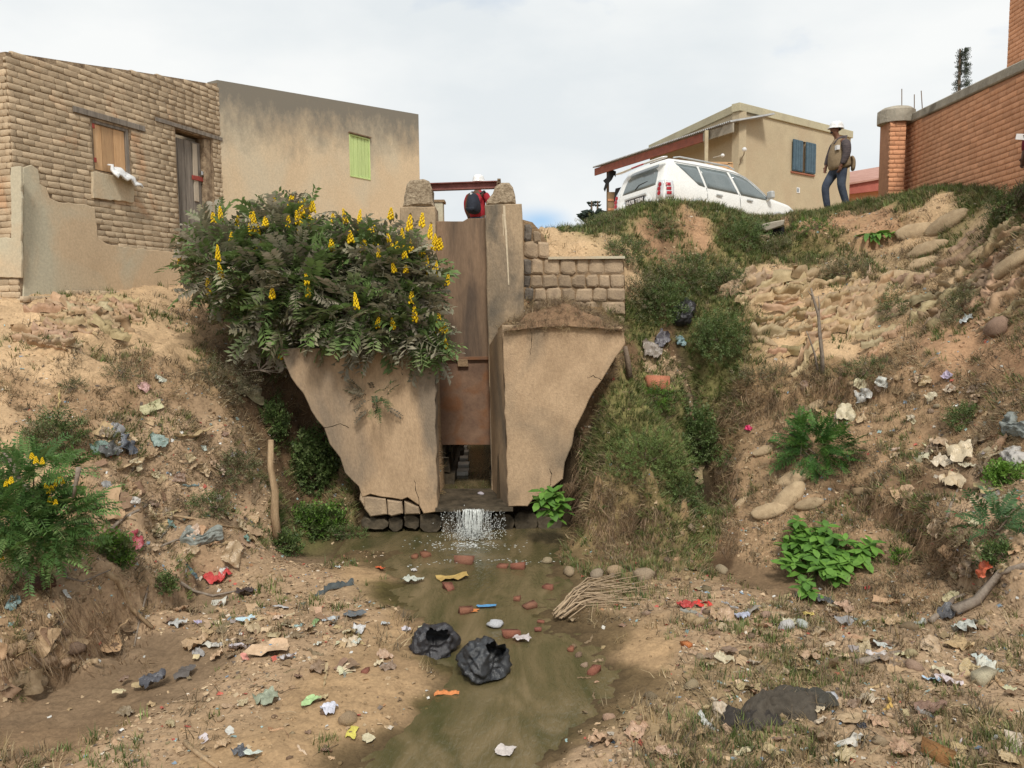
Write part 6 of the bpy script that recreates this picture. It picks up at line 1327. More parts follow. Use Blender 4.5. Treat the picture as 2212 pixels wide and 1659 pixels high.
def palm(u, v0, v1, Y):
    root = empty('distant_tree', [P(u, v1, Y)[0], Y, 0.5], 'sparse layered conifer top poking above the crest left of the car', 'tree')
    B = MB(); 
    for du in (-6, 7): B.tube([P(u+du, v1+20, Y), P(u+du, v0, Y)], [.09, .05], 5)
    B.build('trunk', m_bark, root); B = MB(); r = np.random.RandomState(2)
    for du, vv, L_ in ((-6, v0+4, 12), (7, v0+2, 11), (7, v0+9, 9), (-6, v0+9, 8), (0, v1-8, 30), (0, v1-1, 36), (0, v1+5, 42)):
        for k in range(9):
            a = r.uniform(0, 6.28); c = P(u+du, vv, Y); e = c+np.array([math.cos(a), math.sin(a)*.6, .12+r.uniform(-.1, .2)])*L_*Y/FPX; m_ = (c+e)/2-[0, 0, .05]; w_ = np.array([0, 0, .13])*L_/20
            B.add([c, m_-w_, e, m_+w_], [(0, 1, 2, 3)]); B.add([c, m_-[0, w_[2], 0], e, m_+[0, w_[2], 0]], [(0, 1, 2, 3)])
    B.build('crown', M('dark_needles', (.05, .07, .06), (.035, .05, .04), rough=.9, bump=0), root)
palm(1284, 434, 468, 45)
# leafless sapling, dead trunk, branches
def stick(name, label, paths, m, cat='branch', base=None):
    base = paths[0][0][0] if base is None else base; root = empty(name, base, label, cat)
    for k, (pts_, r0, r1) in enumerate(paths):
        B = MB(); n = len(pts_); B.tube(pts_, [r0+(r1-r0)*i/(n-1) for i in range(n)], 6); B.build('trunk' if k == 0 and cat in ('sapling', 'tree') else 'branch', m, root, True)
    return root
m_greybark = M('grey_bark', (.30, .25, .20), (.19, .15, .12), scale=12, rough=.9, bump=.4, world=True); m_tanwood = M('tan_dead_wood', (.46, .33, .20), (.32, .22, .13), scale=7, rough=.9, bump=.6, stretch=(3, 3, .5), world=True)
b = G(1776, 802); Yb = b[1]-.1
pp = lambda L_, Y: [P(u, v, Y) for u, v in L_]
stick('sapling', 'thin leafless forked sapling standing on the right terrace', [(pp([(1777, 806), (1776, 770), (1771, 720), (1768, 680), (1757, 645), (1752, 622)], Yb), .035, .012), (pp([(1768, 690), (1770, 660), (1768, 640)], Yb), .015, .006), (pp([(1766, 800), (1760, 765), (1750, 735), (1742, 715)], Yb), .018, .006), (pp([(1754, 640), (1745, 628)], Yb), .01, .004)], m_greybark, 'sapling')
b = G(597, 1162); stick('dead_trunk', 'upright pale bark stripped trunk leaning on the left rubbish slope', [(pp([(600, 1168), (593, 1110), (594, 1060), (584, 1010), (585, 950)], b[1]-.12), .062, .035)], m_tanwood, 'dead trunk')
b = G(1358, 810); stick('wooden_stake', 'short dark wooden stake beside the right wing wall corner', [(pp([(1360, 815), (1356, 780), (1350, 748)], b[1]-.1), .05, .035)], m_bark, 'stake')
def ground_path(L_, up=.03): return [G(u, v)+[0, 0, up] for u, v in L_]
BR = [('long bent branch lying on the left rubbish slope', [(340, 1130), (370, 1118), (420, 1125), (480, 1140), (520, 1148)], .02), ('forked dry stick below the left flowering bush', [(240, 1150), (270, 1120), (300, 1108), (320, 1095)], .022),
 ('thin curved stick over the grey sack on the left slope', [(335, 1190), (380, 1172), (430, 1168), (485, 1175)], .014), ('brown branch running down the left ledge', [(230, 1250), (255, 1290), (285, 1330), (330, 1365)], .035),
 ('slim stick leaning down the lower left ledge', [(325, 1235), (318, 1290), (300, 1350), (290, 1400)], .014), ('stout brown branch on the lower left terrace', [(30, 1215), (50, 1240), (75, 1262)], .03),
 ('crooked twig near the left frame edge', [(5, 1260), (30, 1230), (50, 1190)], .016), ('curved twig beside the wrapper pile', [(140, 1235), (145, 1255), (180, 1262), (240, 1245)], .012), ('long pale stick below the broken ledge', [(390, 1270), (420, 1288), (460, 1292), (510, 1280)], .02),
 ('dead stick lying at the bottom left', [(400, 1610), (430, 1635), (470, 1665)], .022), ('purple brown log at the right frame edge', [(2060, 1330), (2110, 1310), (2160, 1275), (2212, 1235)], .055), ('short log on the litter at the right', [(1850, 1440), (1900, 1425), (1945, 1415)], .03),
 ('grey pole sticking in from the right frame edge', [(2140, 962), (2175, 975), (2225, 985)], .022), ('thin cut pole on the right slope below the sacks', [(2040, 1140), (2055, 1090), (2070, 1060)], .02), ('bleached stick between the sacks at right', [(2010, 1350), (2060, 1300), (2085, 1290)], .03),
 ('dark branch overhanging the crest at the right', [(2212, 470), (2190, 455), (2178, 430), (2170, 405)], .02), ('long thin stick on the bare slope at right', [(1985, 830), (2010, 780), (2030, 770)], .012), ('dry stick across the terrace litter', [(2100, 870), (2150, 850), (2200, 845)], .012)]
for i, (lb, L_, r0) in enumerate(BR): stick('fallen_branch', lb, [(ground_path(L_, r0*.8), r0, r0*.5)], m_tanwood if i % 3 == 0 else m_greybark)
r = np.random.RandomState(9); paths = []
for k in range(26):
    u0, v0 = r.uniform(1195, 1230), r.uniform(1325, 1352); mu, mv = u0+r.uniform(40, 70), v0-r.uniform(30, 75); eu, ev = mu+r.uniform(60, 130), mv+r.uniform(-25, 18)
    pth = ground_path([(u0, v0), ((u0+mu)/2+r.uniform(-8, 8), (v0+mv)/2), (mu, mv), (eu, ev)], .02+.08*r.rand()); pth[1][2] += .04+.05*r.rand(); paths.append((pth, r.uniform(.006, .013), .004))
stick('branch_bundle', 'bundle of dry pale branches lying at the right edge of the stream', paths, M('pale_twigs', (.44, .33, .22), (.32, .235, .15), scale=10, rough=.9, world=True), 'branches')
r = np.random.RandomState(19); paths = []
for k in range(14):
    a = r.uniform(-.6, 3.4); c = (560, 800); e = (c[0]+math.cos(a)*r.uniform(25, 60), c[1]-math.sin(a)*r.uniform(20, 50)); paths.append((pp([c, ((c[0]+e[0])/2+r.uniform(-5, 5), (c[1]+e[1])/2), e], 11.2), .007, .003))
stick('dry_twigs', 'spiky leafless twigs in front of the dark hollow below the big bush', paths, m_greybark, 'twigs', base=P(560, 810, 11.3))
r = np.random.RandomState(29); paths = []
for (u, v) in ((2180, 470), (2195, 440), (2150, 480)):
    for k in range(4): g = G(u, v); paths.append(([g, g+[r.uniform(-.1, .1), -.1, .12], g+[r.uniform(-.25, .25), -.15, .32]], .012, .004))
stick('bare_shrub', 'bare dark twigs rising from the crest at the right frame edge', paths, m_bark, 'shrub')
paths = []
for L_ in ([(0, 985), (25, 1005), (42, 1035), (70, 1070), (100, 1110)], [(10, 975), (30, 1000), (48, 1050)], [(170, 1010), (165, 1040), (158, 1075)]): paths.append((pp(L_, 6.75), .022, .012))
stick('bent_branches', 'thick bent grey branches arching through the left flowering bush', paths, m_greybark, 'branches')
# ---------------------------------------------------------------- waterfall
m_fall = M('white_water', (.72, .74, .72), (.55, .58, .56), scale=20, rough=.25, bump=.3, bscale=60, spec=.5, world=True)
r = np.random.RandomState(6); wf_ = MB()
for k in range(80):
    g = r.rand() < .6; x = r.normal(-.56, .075) if g else r.uniform(-.86, -.30); y = 10.94-r.uniform(0, .05); z = -2.74; v0 = .25+.35*r.rand(); pts_ = []; n = 7; T0 = r.uniform(0, .10)*(not g)
    tm = .27 if g else r.uniform(.10, .27)
    for i in range(n): t = T0+tm*i/(n-1); pts_.append((x+.04*math.sin(k+t*8)*t*3, y-v0*t*.7, max(z-4.9*t*t-.0, -3.12)))
    rad = r.uniform(.003, .008) if g else r.uniform(.0015, .0035); wf_.tube(pts_, [rad*(1+.35*math.sin(i*1.9+k)) for i in range(n)], 4)
o = wf_.build('waterfall', m_fall, None, True); tag(o, kind='stuff')
n = 1500; pos = np.c_[r.normal(-.56, .17, n), 10.78+r.normal(0, .08, n)-.05, -3.1+np.abs(r.normal(0, .11, n))]; m2 = r.rand(n) < .35; pos[m2] = np.c_[r.uniform(-1.0, -.1, m2.sum()), r.uniform(10.8, 10.93, m2.sum()), r.uniform(-3.1, -2.76, m2.sum())]
join_inst('water_spray', [ico(1, 0, 0, (1, 1, 1.5))], pos, rotz(r.uniform(0, 6, n)), r.uniform(.002, .0065, n), np.ones((n, 3)), m_fall)
# foam lines and flecks on the pool
n = 520; a = r.uniform(0, 6.28, n); rad = r.gamma(1.8, .15, n); pos = np.c_[-.58+rad*np.cos(a)*1.3, 10.55+rad*np.sin(a)*.6-.05, np.full(n, -3.114)]
arc = r.rand(n) < .16; t = r.uniform(-1, 1, n); pos[arc] = np.c_[(-.35+t*.95)[arc], (9.80-.16*t*t+.05*np.sin(t*9)+r.normal(0, .035, n))[arc], np.full(arc.sum(), -3.112)]
keep = pos[:, 1] < 10.9; pos = pos[keep]; n = len(pos)
join_inst('foam', [ico(1, .4, k, (1.6, .7, .25)) for k in range(4)], pos, rotz(r.uniform(-.5, .5, n)), r.uniform(.002, .011, n), np.ones((n, 3)), m_fall)
# ---------------------------------------------------------------- individual litter
m_sheet = M('litter_piece', (1.05, 1.05, 1.05), (.78, .76, .72), scale=9, rough=.65, bump=.25, bscale=40, objcol=True, spec=.25)
m_film = M('plastic_film', (1.05, 1.05, 1.05), (.8, .8, .8), scale=9, rough=.28, bump=.4, bscale=30, objcol=True, spec=.6)
m_clay = M('clay_lump', (1.05, 1.05, 1.05), (.7, .7, .7), scale=9, rough=.9, bump=.6, bscale=30, objcol=True)
def tmesh(name, VF, m, smooth=False, solid=0):
    me = np_mesh(name, VF[0], VF[1], smooth=smooth); me.materials.append(m); return me
SHEET = [tmesh('scrap', crumple(8, 7, .07+.035*(k % 3), 50+k, .45+.1*(k % 5)), m_sheet) for k in range(8)]
FILM = [tmesh('film', crumple(10, 9, .17, 70+k, .75, 2.2), m_film) for k in range(5)]
LUMP = [tmesh('lump', ico(2, .45, 80+k, (1, .75, .6)), m_clay) for k in range(5)]
def brick_lump(seed):
    V, F = box_vf((0, 0, 0), 2, 1.2, 1); V = np.array(V)+np.random.RandomState(seed).uniform(-.28, .28, (8, 3)); return V, np.array(F)
BRK = [tmesh('broken_brick', brick_lump(k), m_clay) for k in range(5)]
def crushed_bag(seed):
    V, F = ico(4, .0, 0); p = V.copy(); rg = lambda f, s_: (1-2*np.abs(vn(p*f+seed, s_)))[:, None]; V = V*(1+.34*rg(1.7, seed)+.20*rg(3.6, seed+1)+.12*rg(7.5, seed+2)); V = V*[1, .75, .7]
    V[:, 2] = np.where(V[:, 2] < -.35, -.35, V[:, 2]); op = (V[:, 2] > .15) & (V[:, 1] < .15); V[op, 2] -= .75*(1-np.hypot(V[op, 0], V[op, 1]*1.3)*1.25).clip(0, 1)
    return V, F
BAG = [tmesh('bag', crushed_bag(k*3+1), m_film, False) for k in range(4)]
def strip(seed, n=14, w_=.10):
    r = np.random.RandomState(seed); V = []; F = []; x = np.linspace(-.5, .5, n)
    for i in range(n):
        t = x[i]; yc = .07*math.sin(t*5+seed)+.03*math.sin(t*17+seed); w = w_*(1-.6*abs(2*t)**3)*r.uniform(.7, 1.2); zz_ = .03*math.sin(t*9+seed*2)
        h_ = .05+.05*r.rand(); V += [(t, yc-w*1.1, zz_-.02), (t+r.uniform(-.01, .01), yc-w*.2, zz_+h_*.5), (t+r.uniform(-.02, .02), yc+w*r.uniform(.3, .9), zz_+h_*1.5), (t, yc+w*.45, zz_+h_*.2-.03)]
    for i in range(n-1):
        for k in range(3): F.append((4*i+k, 4*i+4+k, 4*i+5+k, 4*i+1+k))
    return np.array(V), np.array(F)
STRIP = [tmesh('torn_cloth', strip(k, 18, .035+.015*(k % 3)), m_sheet, False) for k in range(7)]
def sandbag(seed):
    V, F = ico(3, .10, seed); V = V*[1, .42, .30]; t = np.abs(V[:, 0]); V[:, 1:] *= (1-.35*np.clip(t-.75, 0, 1)*3)[:, None]; V = V+np.c_[V[:, 0]*0, V[:, 0]*0, .03*np.sin(V[:, 0]*14+seed)]; return V, F
m_sack = M('sack_cloth', (.46, .345, .215), (.34, .245, .15), scale=3, rough=.93, bump=.6, bscale=30, rnd=.12)
SBAG = [tmesh('sandbag', sandbag(k), m_sack, True) for k in range(4)]
def pouch(seed, nt=34, np_=72):
    r = np.random.RandomState(seed); V = []; F = []
    for i in range(nt):
        t = i/(nt-1); th = .05+t*(2.62 if seed == 3 else 2.72)
        for k in range(np_):
            ph = 2*math.pi*k/np_; pl = math.sin(ph*5+seed+t*1.5)*.5+math.sin(ph*11+seed*2-t*2)*.3+math.sin(ph*19+seed)*.2; V.append([math.sin(th)*math.cos(ph), math.sin(th)*math.sin(ph), -math.cos(th), pl, t, ph])
    A_3 = np.array(V); p = A_3[:, :3]; rd = lambda f, s_: 1-2*np.abs(vn(p*f+seed*3, s_)); rad = 1+.13*A_3[:, 3]*A_3[:, 4]**1.5+.24*rd(1.5, seed)+.15*rd(3.4, seed+1)+.035*rd(9, seed+2)
    rim = .22*np.sin(A_3[:, 5]*2+seed)*A_3[:, 4]**3; W = p*rad[:, None]; W[:, 2] += rim; W = W*[1, .85, .62]
    for i in range(nt-1):
        for k in range(np_): F.append((i*np_+k, i*np_+(k+1) % np_, (i+1)*np_+(k+1) % np_, (i+1)*np_+k))
    a = math.radians(-38 if seed % 2 else -28); c, s = math.cos(a), math.sin(a); W = np.c_[W[:, 0], W[:, 1]*c+W[:, 2]*s, -W[:, 1]*s+W[:, 2]*c]; W = W[:, [0, 1, 2]]
    W[:, 2] = np.maximum(W[:, 2], -.42)+.2; return W, np.array(F)
POUCH = [tmesh('pouch', pouch(k), m_film, True) for k in (3, 6)]
def drape_mesh(seed):
    nx_, ny_ = 44, 22; X_, Y_ = np.meshgrid(np.linspace(-.5, .5, nx_), np.linspace(-.5, .5, ny_)); x, y = X_.ravel(), Y_.ravel(); s = seed*5.3
    p = np.c_[x, y*.5, x*0]; w = .23*(1+.45*vn(np.c_[x*4+s, x*0, x*0], seed))*(1-.5*np.abs(2*x)**4); yy = y*2*w+.09*vn(np.c_[x*3+s+7, x*0, x*0], seed+1); env = np.clip(1-(2*np.abs(y))**3, 0, 1)*np.clip((1-np.abs(2*x)**6), 0, 1)
    rd = lambda f, s_: 1-2*np.abs(vn(p*f*np.array([1, 2.2, 1])+s, s_)); z = env*(.11+.075*rd(5, seed+3)+.045*rd(11, seed+4)+.018*rd(24, seed+5))+.0
    a = (np.arange(ny_-1)[:, None]*nx_+np.arange(nx_-1)[None, :]).ravel(); return np.c_[x, yy, z], np.c_[a, a+1, a+1+nx_, a+nx_]
DRAPE = [tmesh('drape', drape_mesh(k), M('matte_cloth', (1.05, 1.05, 1.05), (.7, .7, .7), scale=9, rough=.85, bump=.3, bscale=40, objcol=True), True) for k in range(4)]
KIND = dict(pouch=POUCH, drape=DRAPE, sheet=SHEET, film=FILM, lump=LUMP, brick=BRK, bag=BAG, strip=STRIP, sandbag=SBAG)
CNAME = dict(tan=(.46, .33, .20), cream=(.58, .49, .34), brown=(.24, .165, .105), grey=(.30, .29, .27), dark=(.07, .065, .065), black=(.03, .03, .034), white=(.56, .56, .54), blue=(.10, .30, .58), teal=(.20, .31, .29), red=(.60, .05, .045),
   orange=(.62, .24, .08), green=(.26, .40, .17), yellow=(.72, .55, .08), lilac=(.48, .44, .54), pink=(.48, .32, .27), clay=(.33, .14, .09), palegrey=(.52, .52, .50), olive=(.32, .34, .22), stone=(.36, .27, .18), magenta=(.62, .04, .14))
def piece(kind, name, u, v, px, colr, label, cat, group=None, rz=None, tilt=.15, flat=1.0, lift=0.0, parent=None, along=None, z=None):
    g = G(u, v)
    if z is not None or g[2] < -3.12: g = PZ(u, v, -3.115 if z is None else z)
    n = hn(g[:2])[0]; 
    if g[2] < -3.0: n = np.array([0, 0, 1.])
    s = px*np.linalg.norm(g)/FPX; base = dict(pouch=.5, drape=1, sheet=1, film=1, lump=.5, brick=.5, bag=.5, strip=1, sandbag=.5)[kind]
    n = n+np.array([random.uniform(-1, 1), random.uniform(-1, 1), 0])*tilt; n /= np.linalg.norm(n); a = random.uniform(0, 6.28) if rz is None else rz
    R_ = frames(n[None], np.array([a]))[0]; o = bpy.data.objects.new(name, random.choice(KIND[kind])); COL.objects.link(o)
    Mx = Matrix.Identity(4)
    lift = lift+dict(pouch=.1*s, drape=.0, sheet=.008, film=.01, lump=.12*s, brick=.1*s, bag=.15*s, strip=.01, sandbag=.04*s)[kind]
    for i in range(3):
        for j in range(3): Mx[i][j] = R_[i, j]*s*base*(flat if j == 2 else 1)
        Mx[i][3] = g[i]+n[i]*lift
    o.matrix_world = Mx; o.color = (*[c*random.uniform(.92, 1.08) for c in (CNAME[colr] if isinstance(colr, str) else colr)], 1); tag(o, label, cat, group); return o
T = piece
T('pouch', 'plastic_bag', 942, 1406, 84, 'black', 'black plastic bag half sunk in the stream, left one of the two and spilling straw', 'plastic bag', rz=.4)
T('pouch', 'plastic_bag', 1049, 1452, 104, 'black', 'larger black plastic bag in the stream with an open torn mouth', 'plastic bag', rz=1.2)
T('sheet', 'packet', 1052, 1311, 46, 'blue', 'flat blue and orange food packet floating in mid stream', 'packet', rz=.1, flat=.4)
T('sheet', 'packet', 1020, 1320, 30, 'orange', 'orange torn packet beside the blue packet in mid stream', 'packet', rz=.1, flat=.4)
T('film', 'clear_bag', 893, 1258, 60, 'palegrey', 'dirty clear plastic bag at the left side of the stream', 'plastic bag', rz=-.3, flat=.6)
T('sheet', 'cardboard', 981, 1250, 82, (.50, .33, .13), 'torn brown cardboard sheet lying in the stream below the waterfall', 'cardboard', rz=.3, flat=.5)
T('lump', 'white_lump', 1067, 1352, 34, 'white', 'white rounded foam lump in the stream above the black bags', 'foam lump', flat=.8)
T('film', 'clear_bag', 1130, 1383, 46, 'palegrey', 'bluish clear film wrinkled beside a red brick piece in the stream', 'plastic film', flat=.6)
T('strip', 'wrapper', 964, 1501, 50, 'orange', 'long orange and white wrapper below the black bags', 'wrapper', rz=.2)
T('lump', 'pale_can', 1038, 1068, 13, 'white', 'small white can lying in the culvert mouth', 'can', z=-2.72)
T('film', 'foam_patch', 1091, 1624, 52, 'white', 'patch of white foam drifting at the bottom of the stream', 'foam', flat=.3)
for (u, v, s, lb) in ((1003, 1214, 38, 'orange brown brick piece just below the waterfall'), (917, 1200, 26, 'rounded red brick piece left of the waterfall pool'), (898, 1204, 16, 'tiny red brick chip left of the rounded brick piece'), (1144, 1313, 26, 'red brick cube in the stream near the dry branches'),
    (1118, 1294, 18, 'small red brick piece above the brick cube in the stream'), (1006, 1322, 26, 'dark red brick piece left of the orange torn packet'), (1104, 1374, 34, 'dark brick piece beside the bluish clear film'), (1235, 1404, 16, 'small bright red brick chip near the right shore'), (1281, 1452, 28, 'pinkish brick stone at the right shore of the stream'),
    (1118, 1228, 28, 'wet red brick piece at the right of the foam line'), (1086, 1226, 20, 'flat red brick piece in the foam line'), (1184, 1272, 22, 'red brick piece caught in pale film at the right of the stream'), (1162, 1362, 14, 'red brick chip at the tip of the dry branches'), (971, 1273, 26, 'flat red brick piece under the cardboard sheet'), (790, 1452, 18, 'red brick chip on the left mud bank'), (1170, 1345, 14, 'red chip beside the foot of the branch bundle')):
    T('brick', 'brick_piece', u, v, s, 'clay', lb, 'brick piece', 'broken brick pieces in the stream')
T('brick', 'stone_block', 1418, 837, 46, (.50, .22, .12), 'orange stone block lying above the grass mound', 'stone block', rz=.2)
T('lump', 'rock', 750, 1562, 40, 'stone', 'rounded pale rock at the left shore of the stream', 'rock')
